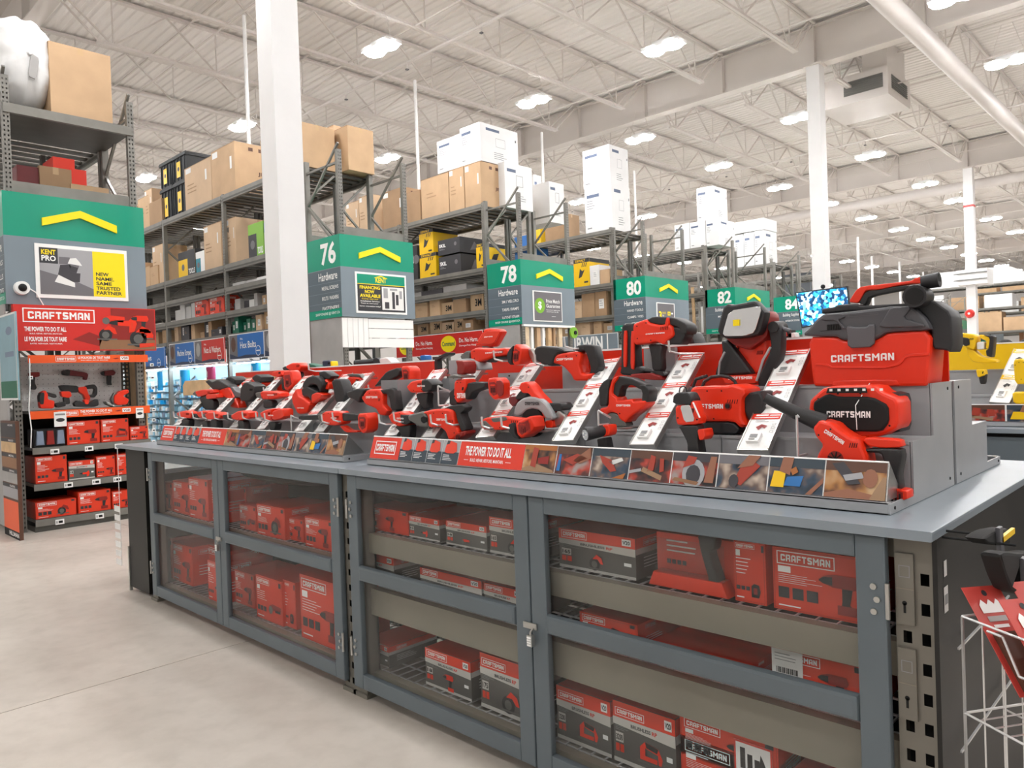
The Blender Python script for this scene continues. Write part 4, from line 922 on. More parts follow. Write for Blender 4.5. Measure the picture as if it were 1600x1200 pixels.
ptool('power_drill', 'small drill hanging at upper right of the pegboard', [('body', 'maroon', [(3.07,1.725),(3.172,1.738),(3.199,1.707),(3.179,1.672),(3.077,1.67)], .07), ('chuck', 'grip', [(3.04,1.705),(3.079,1.729),(3.082,1.67),(3.054,1.68)], .05), ('handle', 'grip', [(3.105,1.674),(3.156,1.678),(3.148,1.588),(3.156,1.557),(3.105,1.559)], .05)], .4)
ptool('reciprocating_saw', 'long red and black saw with loop handle in the middle of the pegboard', [('nose', 'grip', [(2.565,1.567),(2.608,1.575),(2.762,1.56),(2.759,1.483),(2.656,1.487),(2.588,1.509)], .07), ('body', 'red', [(2.753,1.541),(2.841,1.552),(2.856,1.479),(2.88,1.419),(2.865,1.376),(2.826,1.392),(2.811,1.451),(2.76,1.492)], .08), ('loop_handle', 'grip', [(2.832,1.558),(2.931,1.574),(2.961,1.534),(2.958,1.455),(2.925,1.417),(2.872,1.424),(2.864,1.449),(2.917,1.457),(2.929,1.525),(2.857,1.518)], .06)], .3)
ptool('jigsaw', 'red jigsaw standing at left on the orange striped shelf', [('body', 'red', [(2.318,1.37),(2.331,1.498),(2.38,1.523),(2.403,1.476),(2.401,1.421),(2.465,1.4),(2.454,1.317),(2.329,1.324)], .09), ('front_grip', 'grip', [(2.318,1.462),(2.339,1.502),(2.371,1.496),(2.358,1.368),(2.322,1.37)], .1), ('handle', 'grip', [(2.388,1.505),(2.484,1.473),(2.491,1.445),(2.474,1.432),(2.394,1.468)], .07)], .12)
ptool('impact_wrench', 'red and black impact wrench standing on the striped shelf beside the jigsaw', [('body', 'red', [(2.527,1.504),(2.626,1.5),(2.637,1.448),(2.607,1.426),(2.541,1.443)], .08), ('handle', 'grip', [(2.557,1.442),(2.616,1.435),(2.621,1.364),(2.588,1.356),(2.563,1.358)], .06), ('battery', 'grip', [(2.464,1.372),(2.572,1.39),(2.574,1.338),(2.487,1.324)], .08)], .12)
ptool('detail_sander', 'dark tool lying on the striped shelf in front of the long saw', [('body', 'grip', [(2.649,1.363),(2.693,1.398),(2.786,1.356),(2.901,1.407),(2.903,1.33),(2.854,1.314),(2.665,1.324)], .08), ('red_collar', 'red', [(2.753,1.405),(2.805,1.393),(2.794,1.346),(2.76,1.347)], .09)], .1)
ptool('circular_saw', 'red circular saw at the right end of the striped shelf', [('body', 'red', [(3.074,1.429),(3.135,1.48),(3.228,1.501),(3.236,1.461),(3.169,1.424),(3.233,1.382),(3.212,1.324),(3.11,1.319),(3.071,1.351)], .1), ('foot_plate', 'steel', [(2.977,1.375),(3.083,1.311),(3.073,1.297),(2.993,1.335)], .12), ('guard', 'gear_grey', [(3.041,1.391),(3.08,1.467),(3.125,1.466),(3.086,1.409),(3.102,1.33),(3.065,1.332)], .06)], .12)
def ebox(a, b, z0, style, kind, lb, d=.02, dep=.4, seed=1):
    g = G(); x = EX - d; g.box(x - dep, x, a[0], b[0], z0, (a[1] + b[1]) / 2, 'box_dark' if style == 'split' else 'box_red')
    print_box(Art(g, (x, a[0], z0), (0, 1, 0)), b[0] - a[0], (a[1] + b[1]) / 2 - z0, style, kind, seed); g.build('tool_box', None, lb, cat='box', group='boxed tools on the left endcap')
for a, z, st, k, lb in [
 ([(2.556,1.174),(2.895,1.157)], .908, 'red', 'drill', 'wide red drill box on the upper endcap shelf'), ([(2.903,1.171),(3.204,1.161)], .908, 'red', 'jig', 'tall red saw box on the upper endcap shelf'), ([(3.212,1.058),(3.417,1.064)], .908, 'red', 'drill', 'small red box at the right of upper endcap shelf'),
 ([(2.238,0.818),(2.549,0.796)], .518, 'red', 'drill', 'large red drill box at left of middle endcap shelf'), ([(2.557,0.733),(2.827,0.718)], .518, 'split', 'recip', 'grey and red box in the middle of the middle endcap shelf'), ([(2.838,0.757),(3.041,0.746)], .518, 'red', 'drill', 'narrow red box right of the grey and red one'), ([(3.052,0.766),(3.243,0.747)], .518, 'red', 'drill', 'red box partly behind the counter end, middle shelf'),
 ([(2.225,0.328),(2.625,0.309)], .138, 'red', 'saw', 'low wide red saw box on the bottom endcap shelf'), ([(2.639,0.375),(2.98,0.369)], .138, 'red', 'drill', 'red combo drill box on the bottom endcap shelf'), ([(2.99,0.348),(3.187,0.321)], .138, 'red', 'drill', 'red box partly behind the counter end, bottom shelf')]:
    ebox(a[0], (a[1][0] - .008, a[1][1]), z, st, k, lb, seed=len(lb))
# battery blister trio
p = [(2.245,1.101),(2.539,1.088)]
t = thing('battery_pack_set', 'clear blister set of three batteries at the left of the upper endcap shelf', 'battery', (EX, p[0][0], .908), None)
g = G(); g.box(EX - .3, EX - .04, p[0][0], p[1][0], .908, p[0][1], 'black'); g.build('tray', t)
W = (p[1][0] - p[0][0]) / 3
for i, m in enumerate(['foam', 'red_dark', 'foam']):
    g = G(); g.slab([(p[0][0] + i * W + .01, .93), (p[0][0] + (i + 1) * W - .01, .93), (p[0][0] + (i + 1) * W - .02, p[0][1] - .02), (p[0][0] + i * W + .02, p[0][1] - .02)], 9.3, 9.345, m, .01, 0, 'x'); g.build('battery', t)
# hanging tag cards, price tags
for i, (y, w_, h_) in enumerate([(p[0][0] + .18, .12, .15), (3.27, .085, .11)]):
    g = G(); g.box(EX + .018, EX + .022, y, y + w_, 1.29 - h_ - .02, 1.28, 'white'); A = Art(g, (EX + .022, y, 1.27 - h_), (0, 1, 0)); A.rect(w_ * .1, h_ * .82, w_ * .9, h_ * .94, 'grey_print', 1); A.disc(w_ * .5, h_ * .48, w_ * .36, 'dark_print', 1, 12, h_ * .14)
    g.build('battery_card', None, 'white card with a battery picture, %s' % ('left, over the blister set' if i == 0 else 'right end of the orange strip'), cat='card')
for (z, ys) in ((.87, (2.38, 2.72, 3.03)), (.49, (2.5, 2.78, 3.0)), (.1, (2.4, 2.8))):
    for y in ys:
        g = G(); g.box(EX + .006, EX + .012, y, y + .085, z - .045, z + .01, 'white'); A = Art(g, (EX + .012, y, z - .045), (0, 1, 0)); A.rect(.03, .015, .07, .04, 'slot', 1); A.rect(.008, .015, .02, .04, 'grey_print', 1)
        g.build('price_tag', None, 'small white price tag on a grey endcap shelf edge', cat='tag', group='price tags on the endcap shelves')
for i, (y, z) in enumerate([(3.474,1.629),(3.477,1.507),(3.472,1.386),(3.474,1.249),(3.469,1.127),(3.465,1.006),(3.459,0.87),(2.224,1.661),(3.473,1.78)]):
    g = G(); g.box(EX + .012, EX + .016, y - .02, y + .02, z - .018, z + .018, 'white'); g.box(EX - .09, EX + .012, y - .004, y + .004, z - .004, z + .004, 'rack'); A = Art(g, (EX + .016, y - .02, z - .018), (0, 1, 0)); A.rect(.008, .01, .032, .024, 'slot', 1)
    g.build('shelf_tag', None, 'tiny white tag clipped to a front post of the left endcap', cat='tag', group='tags on the endcap posts')
c = [(2.215,1.866),(2.211,1.593),(2.19,1.322),(2.206,1.116),(2.192,0.913)]
g = G(); g.path([(-9.27, y, z) for y, z in c], .006, 'white', 6); g.build('power_cable', None, 'thin white cable running down the left post of the endcap', cat='cable')
# red banner
t = thing('red_banner', 'wide red banner with tools pictured above the endcap shelves', 'sign', (-9.3, 2.8, 1.94))
b0, b1 = 2.09, 3.53
g = G(); g.box(-9.37, -9.33 + .05, b0, b1, 1.95, 2.44, 'sign_red'); g.build('banner_panel', t)
g = G(); A = Art(g, (-9.28, b0, 1.95), (0, 1, 0)); W = b1 - b0; H = .49
A.rect(.08, H * .62, .78, H * .93, 'red_print', 1); A.logo(.08, H * .62, .78, H * .93, 3)
A.text('THE POWER TO DO IT ALL', .09, H * .42, .49, H * .52, 'white_print', 2, 'bold'); A.text('BUILD. REPAIR. RESTORE. MAINTAIN.', .14, H * .355, .45, H * .385, 'white_print', 2)
A.text('LE POUVOIR DE TOUT FAIRE', .09, H * .2, .49, H * .3, 'white_print', 2, 'bold'); A.text('BATIR. REPARER. RESTAURER.', .14, H * .135, .45, H * .165, 'white_print', 2)
g.build('banner_lettering', t)
g = G(); A = Art(g, (-9.28, b0, 1.95), (0, 1, 0))
A.rect(.82, .01, W - .01, H * .25, 'print_wood', 1); A.rect(.95, H * .25, W - .01, H - .01, 'red_dark', 1); A.poly([(.55, H * .25), (.72, H * .42), (.86, H * .3), (.82, H * .1)], 'red_dark', 1)
for u, v, s, k in ((.8, .1, .22, 'saw'), (.93, .16, .3, 'recip'), (1.12, .03, .3, 'saw'), (1.16, .2, .24, 'drill'), (.86, .25, .25, 'grinder'), (1.26, .1, .16, 'jig')): sil(A, u, v, s, k)
A.poly([(1.25, .03), (1.42, .05), (1.42, .09), (1.25, .08)], 'box_red', 6)
g.build('banner_picture', t)
# camera dome on the sign
cx = [(2.193,2.622)][0]
t = thing('camera_dome', 'white security camera dome on the grey sign panel at far left', 'camera', (-9.36, cx[0], cx[1]))
g = G(); g.tube((-9.38, cx[0], cx[1]), (-9.32, cx[0], cx[1]), .075, .07, 'white', 20); g.build('dome_base', t)
g = G(); g.ball((-9.32, cx[0], cx[1]), .042, 'slot', 12, 8); g.build('dome_lens', t)
g = G(); g.path([(-9.36, cx[0] + .07, cx[1]), (-9.36, cx[0] + .13, cx[1] - .04), (-9.36, cx[0] + .2, cx[1] - .18)], .006, 'white', 6); g.build('camera_cable', t)
# top of the left rack: bag and carton and red goods
a, b = [(2.582,4.644),(3.222,5.419)]
carton(-10.25, -9.5, a[0], b[0], 4.61, b[1], 'kraft', 'large plain brown carton on the top deck at far left', 'cartons on the rack tops')
g = G(); g.box(-10.4, -9.42, 2.1, 3.4, 4.53, 4.6, 'rack_dark'); g.box(-9.45, -9.4, 2.1, 3.4, 4.5, 4.6, 'rack'); g.build('top_deck', None, 'steel deck under the brown carton and white sack at far left', cat='shelf')
c = [(2.374,5.188)][0]; e = [(2.706,5.722)][0]
g = G(); ry = e[0] - c[0]; rz = c[1] - 4.6; rt = e[1] - c[1]; n = 40; m_ = 14; v = []; f = []
rr = random.Random(2)
for j in range(m_ + 1):
    th = math.pi * j / m_
    for i in range(n):
        ph = 2 * math.pi * i / n; q = 1 + .07 * math.sin(ph * 11 + th) * abs(math.cos(th)) + .025 * rr.random() - .05 * math.cos(4 * ph)
        cy = math.sin(th); sx = abs(cy) ** .55
        v.append((-9.9 + .42 * math.cos(th), c[0] + ry * sx * math.cos(ph) * q, c[1] + (rz * .98 * sx * math.sin(ph) * min(q, 1) if math.sin(ph) < 0 else rt * sx * math.sin(ph) * q)))
for j in range(m_):
    for i in range(n): f.append((j * n + i, (j + 1) * n + i, (j + 1) * n + (i + 1) % n, j * n + (i + 1) % n))
g.add(v, f, 'bag', True)
t = thing('white_sack', 'bulging white plastic wrapped sack on top of the leftmost rack', 'bag', (-9.9, c[0], 4.6))
g.build('sack_body', t); g = G(); g.slab([(c[0] + .02, c[1] + .02), (c[0] + .1, c[1] - .02), (c[0] + .06, c[1] - .26), (c[0] - .02, c[1] - .24)], 9.44, 9.46, 'grey_light', .004, 1, 'x'); g.tube((-9.5, c[0] + .02, c[1] + .03), (-9.46, c[0] + .02, c[1] + .03), .05, .02, 'bag', 10); g.build('tied_tag', t)
for i, (p, m, lb) in enumerate([([(2.299,3.747),(2.51,4.055)], 'maroon', 'dark red crate under the sack deck, left of the red cards'), ([(2.657,4.037),(2.882,4.21)], 'red', 'bright red box under the top deck at far left'), ([(2.814,3.837),(3.0,4.099)], 'panel_red', 'red printed pack right of the bright red box'), ([(2.512,3.789),(2.838,4.078)], 'kraft_dark', 'brown carton behind the frame posts above the leftmost sign'), ([(2.824,3.737),(3.233,3.918)], 'kraft', 'low brown carton on top of the leftmost sign')]):
    carton(-10.2, -9.8 + i * .01, p[0][0], p[1][0], 3.67, p[1][1], m, lb)
g = G(); g.box(-10.36, -9.45, 2.15, 3.4, 3.655, 3.668, 'rack_dark'); g.build('sign_roof', None, 'dark flat top of the leftmost sign tower', cat='shelf')
# left side board and banner, orange display
g = G(); g.box(-10.3, -9.42, 2.03, 2.05, .05, 2.45, 'grey_light'); g.build('side_board', None, 'pale grey board closing the side of the leftmost endcap', cat='board')
b = [(-9.148,2.311),(-8.716,1.432)]
t = thing('aqua_banner', 'narrow pale blue banner on the side of the leftmost endcap', 'sign', (b[0][0], 1.98, b[1][1]))
g = G(); g.box(b[0][0] - .25, b[1][0], 1.975, 1.99, b[1][1], b[0][1], 'aqua'); g.build('banner_sheet', t)
g = G(); A = Art(g, (b[0][0] - .25, 1.975, b[1][1])); W = b[1][0] - b[0][0] + .25; H = b[0][1] - b[1][1]; A.rect(0, 0, W, H * .22, 'green_dark', 1); A.disc(W * .6, H * .8, W * .18, 'foam', 1, 12, H * .05); A.rect(W * .35, H * .5, W * .85, H * .56, 'foam', 1); A.frame(0, 0, W, H, .02, 'label_white', 2); g.build('banner_print', t)
b = [(-9.572,1.215),(-8.958,0.046)]
t = thing('screw_display', 'orange and brown cardboard display of fasteners at the left picture edge', 'display', (b[1][0], 1.99, 0))
zt = b[0][1]; x1 = b[1][0]
g = G(); g.box(x1 - .6, x1, 1.99, 2.025, 0, zt, 'print_brown'); g.build('display_box', t)
g = G(); A = Art(g, (x1 - .6, 1.99, 0)); A.rect(0, .0, .6, .08, 'slot', 1); A.text('HILLMAN', .2, .02, .58, .065, 'white_print', 2, 'bold'); A.rect(0, .08, .6, zt * .32, 'orange_print', 1)
for i, m in enumerate(['photo_grey', 'grey_light', 'print_wood', 'wood', 'dark_print']):
    A.rect(0, zt * (.34 + i * .13), .6, zt * (.43 + i * .13), m, 1); A.rect(0, zt * (.43 + i * .13), .6, zt * (.46 + i * .13), 'dark_print', 1); A.text(['PLASTIC', 'DRYWALL', 'METAL', 'WOOD', 'ANCHORS'][i], .3, zt * (.437 + i * .13), .5, zt * (.453 + i * .13), 'white_print', 2)
g.build('display_print', t)

# ================================================================ COUNTER, CABINETS, BOXES
YFACE = 2.03
t = thing('countertop', 'long grey painted worktop over both glass fronted cabinets', 'worktop', (-3.3, 2.8, 1.065))
g = G()
def top_slab(g, x0, x1, y0, y1): 
    g.slab([(y0, 1.065), (y1, 1.065), (y1, 1.09), (y0, 1.09)], -x1, -x0, 'worktop', .006, 0, 'x')
top_slab(g, -6.05, -3.09, 1.985, 3.56); g.build('top_panel', t)
g = G(); top_slab(g, -3.088, -.54, 1.985, 3.56); g.build('top_panel', t)
def cabinet(x0, x1, doors, shelves, label, locky):
    t = thing('glass_cabinet', label, 'cabinet', ((x0 + x1) / 2, YFACE, 0))
    for x in (x0, x1 - .09):
        g = G(); strip_holes(g, (x, YFACE + .01, 0.02), (1, 0, 0), (0, 0, 1), .09, 1.04, .02, .03, .075, 'post_grey', 0, (.3, .78))
        g.box(x, x + .004, YFACE + .011, YFACE + .09, .02, 1.06, 'post_grey'); g.box(x + .086, x + .09, YFACE + .011, YFACE + .09, .02, 1.06, 'post_grey'); g.box(x, x + .09, YFACE + .08, YFACE + .09, .02, 1.06, 'slot'); g.box(x - .01, x + .1, YFACE, YFACE + .1, 0, .02, 'post_grey')
        g.build('perforated_post', t)
    for z, h in shelves:
        g = G(); g.box(x0 + .09, x1 - .09, YFACE + .05, YFACE + .09, z - h, z, 'shelf_beam'); g.build('shelf_beam', t)
        g = G()
        for i in range(6): g.bar((x0 + .09, YFACE + .1 + i * .11, z - .004), (x1 - .09, YFACE + .1 + i * .11, z - .004), .006, .006, 'wire')
        n = int((x1 - x0) / .06)
        for i in range(n): g.bar((x0 + .1 + i * .06, YFACE + .09, z), (x0 + .1 + i * .06, YFACE + .66, z), .005, .005, 'wire')
        g.build('wire_shelf', t)
    g = G(); g.box(x0, x1, YFACE + .72, YFACE + .735, .02, 1.06, 'laminate'); g.build('back_panel', t)
    g = G(); g.box(x0 + .09, x1 - .09, YFACE + .03, YFACE + .07, 1.0, 1.063, 'post_grey'); g.build('top_rail', t)
    for k, (a, b, hinge) in enumerate(doors):
        g = G(); z0, z1 = .06, 1.06; s = .075; y0, y1 = YFACE - .025, YFACE + .005
        gl = a + (s if hinge == 'l' else s); gr = b - s
        def bevel_bar(xa, xb, za, zb): 
            g.slab([(xa, za), (xb, za), (xb, zb), (xa, zb)], y0, y1, 'door_grey', .006, 0)
        bevel_bar(a, gl, z0, z1); bevel_bar(gr, b, z0, z1); bevel_bar(gl - .001, gr + .001, z0, z0 + .07); bevel_bar(gl - .001, gr + .001, z1 - .06, z1)
        g.slab([(gl, .57), (gr, .57), (gr, .64), (gl, .64)], y0 - .008, y1, 'door_grey', .014, 0)
        d = g.build('glass_door', t)
        for za, zb in ((.13, .57), (.64, 1.0)):
            g = G(); g.box(gl - .004, gr + .004, YFACE - .004, YFACE - .001, za - .004, zb + .004, 'glass'); g.build('glass_pane', d)
        for z in (.25, .9):
            g = G(); xh = b if hinge == 'r' else a
            g.tube((xh + (.004 if hinge == 'r' else -.004), y0 - .004, z - .045), (xh + (.004 if hinge == 'r' else -.004), y0 - .004, z + .045), .006, .006, 'steel', 8)
            for i in range(3):
                xs_ = xh - .03 + (.008 if i == 1 else 0) if hinge == 'r' else xh + .03 - (.008 if i == 1 else 0)
                g.tube((xs_, y0 - .006, z - .032 + i * .032), (xs_, y0 + .001, z - .032 + i * .032), .008, .009, 'steel', 10)
            g.build('hinge', d)
    xm = doors[0][1]
    g = G(); g.box(xm - .03, xm + .035, YFACE - .034, YFACE - .027, locky, locky + .022, 'steel'); g.path([(xm + .02, YFACE - .035, locky + .005), (xm + .02, YFACE - .05, locky - .005), (xm + .02, YFACE - .05, locky - .02)], .004, 'steel')
    lk = g.build('hasp', t)
    g = G(); g.box(xm + .008, xm + .032, YFACE - .058, YFACE - .04, locky - .055, locky - .015, 'steel')
    for i in range(4): g.box(xm + .011, xm + .029, YFACE - .061, YFACE - .058, locky - .052 + i * .009, locky - .047 + i * .009, 'white')
    g.build('combination_padlock', lk)
    return t
c1 = cabinet(-5.6, -3.085, [(-5.51, -4.425, 'l'), (-4.42, -3.13, 'r')], [(.62, .07), (.115, .05)], 'left glass fronted cabinet under the worktop, nearer the endcap shelves', .575)
c2 = cabinet(-3.085, -.555, [(-3.05, -1.888, 'l'), (-1.883, -.655, 'r')], [(.775, .09), (.515, .125), (.115, .05)], 'right glass fronted cabinet under the worktop, nearest the viewer', .575)
# slot plates on the right hand post
for z in (.93, .69):
    g = G(); A = Art(g, (-.640, YFACE + .008, z)); g.box(-.640, -.598, YFACE + .0, YFACE + .01, z - .09, z + .09, 'post_grey'); A2 = Art(g, (-.640, YFACE, z)); A2.disc(.02, -.035, .006, 'slot', 1, 10); A2.rect(.017, -.06, .023, -.035, 'slot', 1); A2.frame(.008, .03, .034, .06, .002, 'grey_print', 1); A2.rect(0, 0, .042, .002, 'shelf_beam', 1)
    g.build('keyhole_plate', c2)
g = G(); g.box(-.64, -.552, YFACE + .01, YFACE + .02, 0, 1.06, 'post_grey')
# end panels of the counter
g = G(); g.box(-.556, -.545, 2.035, 3.5, .0, 1.063, 'laminate'); e = g.build('end_panel', c2); e['label'] = 'dark laminate end panel'
g = G(); A = Art(g, (-.545, 2.035, 0), (0, 1, 0)); A.rect(.05, .96, .075, 1.0, 'label_white'); A.rect(.045, .87, .08, .935, 'label_white'); A.rect(.05, .89, .075, .915, 'grey_print', 2); g.build('sticker', e)
g = G(); g.box(-5.93, -5.62, 2.09, 3.5, .04, .88, 'laminate'); g.build('end_panel', c1)
g = G(); g.box(-5.925, -5.9, 2.06, 2.088, 0, .3, 'steel'); g.build('corner_guard', c1)
t = thing('end_panel_box', 'tall dark boxed panel closing the left end of the counter', 'panel', (-5.8, 2.0, 0))
g = G(); g.box(-6.0, -5.64, 2.03, 2.088, .03, 1.062, 'laminate'); g.build('dark_front', t)
g = G(); g.box(-6.01, -5.99, 2.02, 2.04, 0, .33, 'steel'); g.build('metal_edge', t)
# price tag strip clipped beside the left end
t = thing('tag_strip', 'hanging strip of small clear price tags left of the counter end', 'tags', (-6.15, 2.05, .4))
b = [(-6.455,0.534),(-6.329,0.146)]
g = G(); g.tube((b[0][0] + .1, 2.09, b[1][1]), (b[0][0] + .1, 2.09, 1.06), .003, .003, 'wire', 5); g.bar((b[0][0] + .1, 2.09, 1.05), (-5.9, 2.1, 1.05), .004, .004, 'wire'); g.build('hanging_wire', t)
for i in range(7):
    g = G(); z = b[0][1] + .05 - i * .07; g.box(b[0][0], b[0][0] + .12, 2.082, 2.086, z - .045, z, 'label_white'); g.build('clear_tag', t)

# ---------------------------------------------------------------- boxes in the cabinets
BY = 2.15
def cb(a, b, z0, style, kind, lb, y=BY, dep=.3, big=False, grp='boxed tools in the cabinets'):
    tool_box((a[0], b[0] - .006, y, y + dep, z0 + .003, (a[1] + b[1]) / 2), style, kind, lb, len(lb), grp, True, big)
T1, T2, T3, L1 = .775, .515, .115, .62
R_ = 'right cabinet'
for a, z, st, k, lb in [
 ([(-3.118,0.875),(-2.771,0.897)], T1, 'red', 'drill', 'orange tool box at the left end of the right cabinet top shelf'),
 ([(-2.77,0.865),(-2.549,0.887)], T1, 'split', 'recip', 'red and grey box second from left on right cabinet top shelf'),
 ([(-2.511,0.874),(-2.25,0.888)], T1, 'split', 'grinder', 'red and grey box third from left on right cabinet top shelf'),
 ([(-2.238,0.919),(-1.985,0.932)], T1, 'split', 'saw', 'grey saw box marked 165 left of the middle stile, top shelf'),
 ([(-1.862,0.923),(-1.51,0.922)], T1, 'split', 'saw', 'wide grey saw box marked 165 right of the middle stile, top shelf'),
 ([(-1.146,0.964),(-1.038,0.973)], T1, 'red', 'other', 'narrow red light box between blister drill and big red box'),
 ([(-1.021,0.954),(-0.741,0.972)], T1, 'red', 'drill', 'big red inflator box at right end of the top shelf'),
 ([(-3.228,0.642),(-2.892,0.674)], T2, 'split', 'grinder', 'grey and red box at left end of the second shelf'),
 ([(-2.702,0.641),(-2.291,0.653)], T2, 'split', 'recip', 'long red and grey box on the second shelf behind the door rail'),
 ([(-2.284,0.643),(-2.066,0.65)], T2, 'split', 'drill', 'red and grey box at the middle stile on second shelf'),
 ([(-1.775,0.624),(-1.513,0.621)], T2, 'red', 'jig', 'red jigsaw box at left of the second shelf, right door'),
 ([(-1.461,0.587),(-1.096,0.578)], T2, 'hazard', 'drill', 'long red box with white hazard label on second shelf'),
 ([(-1.032,0.663),(-0.753,0.662)], T2, 'red', 'drill', 'red box with white barcode label at right end of second shelf'),
 ([(-3.17,0.227),(-2.959,0.213)], T3, 'split', 'drill', 'red and grey box at left on the bottom shelf, left door of right cabinet'),
 ([(-2.688,0.292),(-2.378,0.277)], T3, 'split', 'drill', 'dark box with red top in the middle of the bottom shelf, left door'),
 ([(-2.324,0.345),(-2.026,0.347)], T3, 'split', 'big', 'grey saw box marked 175 left of the middle stile, bottom shelf'),
 ([(-1.902,0.312),(-1.642,0.325)], T3, 'split', 'jig', 'grey jigsaw box at the left of right door bottom shelf'),
 ([(-1.636,0.327),(-1.374,0.34)], T3, 'split', 'jig', 'grey jigsaw box with V20 mark, second on right door bottom shelf')]:
    cb(a[0], a[1], z, st, k, lb, big=('big' in lb))
a = [(-1.361,0.362),(-1.017,0.349)]; m = [(-1.366,0.223)][0][1]
cb(a[0], (a[1][0], a[0][1]), m + .005, 'flame', 'drill', 'red box with flame warning label stacked on another at the bottom'); cb(a[0], (a[1][0], m), T3, 'red', 'drill', 'lower red box under the one with the flame label')
cb((a[1][0] + .02, m + .06), (a[1][0] + .3, m + .06), T3, 'red', 'drill', 'red box at the far right of the bottom shelf')
# barcode label on the right-end box
b = [(-1.031,0.659),(-0.937,0.582)]
g = G(); A = Art(g, (b[0][0], 2.148, b[1][1])); W = b[1][0] - b[0][0]; H = b[0][1] - b[1][1]; A.rect(0, 0, W, H, 'label_white', 4)
for i in range(16): A.rect(W * (.15 + i * .045), H * .1, W * (.15 + i * .045 + .02 + .01 * (i % 3)), H * .32, 'slot', 5)
A.lines(W * .1, H * .5, W * .9, H * .85, 3, 'grey_print', 5, .25); g.build('barcode_label', None, 'white barcode label on the right-end box of second shelf', cat='label')
# blister packed drill
p = [(-1.449,0.947),(-1.167,0.973),(-1.189,0.774),(-1.461,0.774)]
x0, x1 = p[3][0], p[1][0]; z1 = p[0][1]; 
t = thing('blister_drill_box', 'red open front box showing a dark drill handle, top shelf', 'box', ((x0 + x1) / 2, 2.14, T1))
g = G(); g.box(x0, x1, 2.2, 2.45, T1 + .003, z1, 'box_red'); g.slab([(x0, T1 + .003), (x1, T1 + .003), (x1 - .02, T1 + .05), (x0 + .02, T1 + .05)], 2.14, 2.2, 'box_red', .004, 0); g.build('box_shell', t)
g = G(); A = Art(g, (x0, 2.2, T1)); A.text('CRAFTSMAN', .06, .185, .16, .2, 'white_print', 2, 'logo'); A.lines(.04, .1, .17, .15, 3, 'white_print', 2, .3)
for i in range(4): A.rect(.04 + i * .02, .07, .055 + i * .02, .085, 'dark_print', 2)
g.build('box_print', t)
q = [(-1.272,0.97),(-1.204,0.971),(-1.214,0.924),(-1.231,0.914),(-1.197,0.82),(-1.21,0.795),(-1.279,0.787),(-1.274,0.803),(-1.234,0.821),(-1.261,0.91)]
g = G(); g.slab(q, 2.145, 2.195, 'grip', .008, 1); g.build('drill_handle', t)
g = G(); g.box(x0 + .03, x1 - .01, 2.142, 2.144, T1 + .05, z1 - .005, 'glass'); g.build('clear_window', t)
# left cabinet
for a, z, st, k, lb, y in [
 ([(-5.717,0.81),(-5.46,0.835)], L1, 'red', 'drill', 'red box leftmost on the upper shelf of left cabinet', 2.15), ([(-5.453,0.832),(-5.153,0.861)], L1, 'red', 'drill', 'red box second from left on the left cabinet upper shelf', 2.15),
 ([(-5.138,0.88),(-4.837,0.905)], L1, 'red', 'drill', 'taller red drill box third from left on left cabinet upper shelf', 2.13), ([(-4.833,0.878),(-4.678,0.896)], L1, 'red', 'jig', 'red box left of the left cabinet middle stile, upper shelf', 2.15),
 ([(-4.912,0.824),(-4.652,0.851)], L1, 'red', 'drill', 'red box set back right of the left cabinet middle stile', 2.3), ([(-4.451,0.761),(-4.237,0.781)], L1, 'red', 'grinder', 'small red box with green mark, upper shelf right door', 2.15),
 ([(-4.192,0.79),(-3.862,0.81)], L1, 'red', 'saw', 'wide red saw box in the middle of right door, upper shelf', 2.13), ([(-3.914,0.739),(-3.72,0.752)], L1, 'red', 'drill', 'low red box right of the wide saw box', 2.16),
 ([(-3.655,0.775),(-3.379,0.788)], L1, 'red', 'drill', 'red drill box at right end of left cabinet upper shelf', 2.13),
 ([(-5.798,0.391),(-5.583,0.425)], T3, 'red', 'other', 'narrow red box leftmost on the left cabinet bottom shelf', 2.18), ([(-5.581,0.371),(-5.243,0.408)], T3, 'red', 'drill', 'red box second on the left cabinet bottom shelf', 2.18),
 ([(-5.334,0.366),(-4.902,0.409)], T3, 'red', 'saw', 'big red box behind the left cabinet bottom front box', 2.3), ([(-4.869,0.363),(-4.658,0.38)], T3, 'red', 'drill', 'red box pushed to the front beside the padlocked stile', 2.12),
 ([(-4.655,0.31),(-4.397,0.343)], T3, 'red', 'drill', 'red box leftmost in the bottom right compartment of left cabinet', 2.2), ([(-4.257,0.359),(-3.943,0.385)], T3, 'red', 'grinder', 'red box second in the bottom right compartment', 2.14),
 ([(-3.973,0.375),(-3.831,0.387)], T3, 'red', 'other', 'narrow red box third in the bottom right compartment', 2.16), ([(-3.715,0.452),(-3.314,0.475)], T3, 'red', 'drill', 'largest red box at the right end of left cabinet bottom shelf', 2.12)]:
    cb(a[0], a[1], z, st, k, lb, y, big=('largest' in lb))
# dark tool bag line under the worktop
for i, (p, lb) in enumerate([([(-3.351,0.934),(-2.672,0.947)], 'black soft tool bag lying high in the right cabinet'), ([(-4.783,0.891),(-3.658,0.908)], 'black soft tool bag lying high in the left cabinet')]):
    t = thing('tool_bag', lb, 'bag', ((p[0][0] + p[1][0]) / 2, 2.3, .93)); x0, x1 = p[0][0], p[1][0]
    g = G(); g.slab([(x0, .93), (x0 + .1, .9), ((x0 + x1) / 2, .885), (x1 - .1, .91), (x1, .96), (x1, 1.03), (x0, 1.03)], 2.3, 2.6, 'black', .02, 1); g.build('bag_body', t)
    g = G()
    for k in (.35, .6, .85): g.box(x0 + (x1 - x0) * k, x0 + (x1 - x0) * k + .04, 2.285, 2.3, .93, .96, 'grey_plastic')
    g.build('buckle', t)

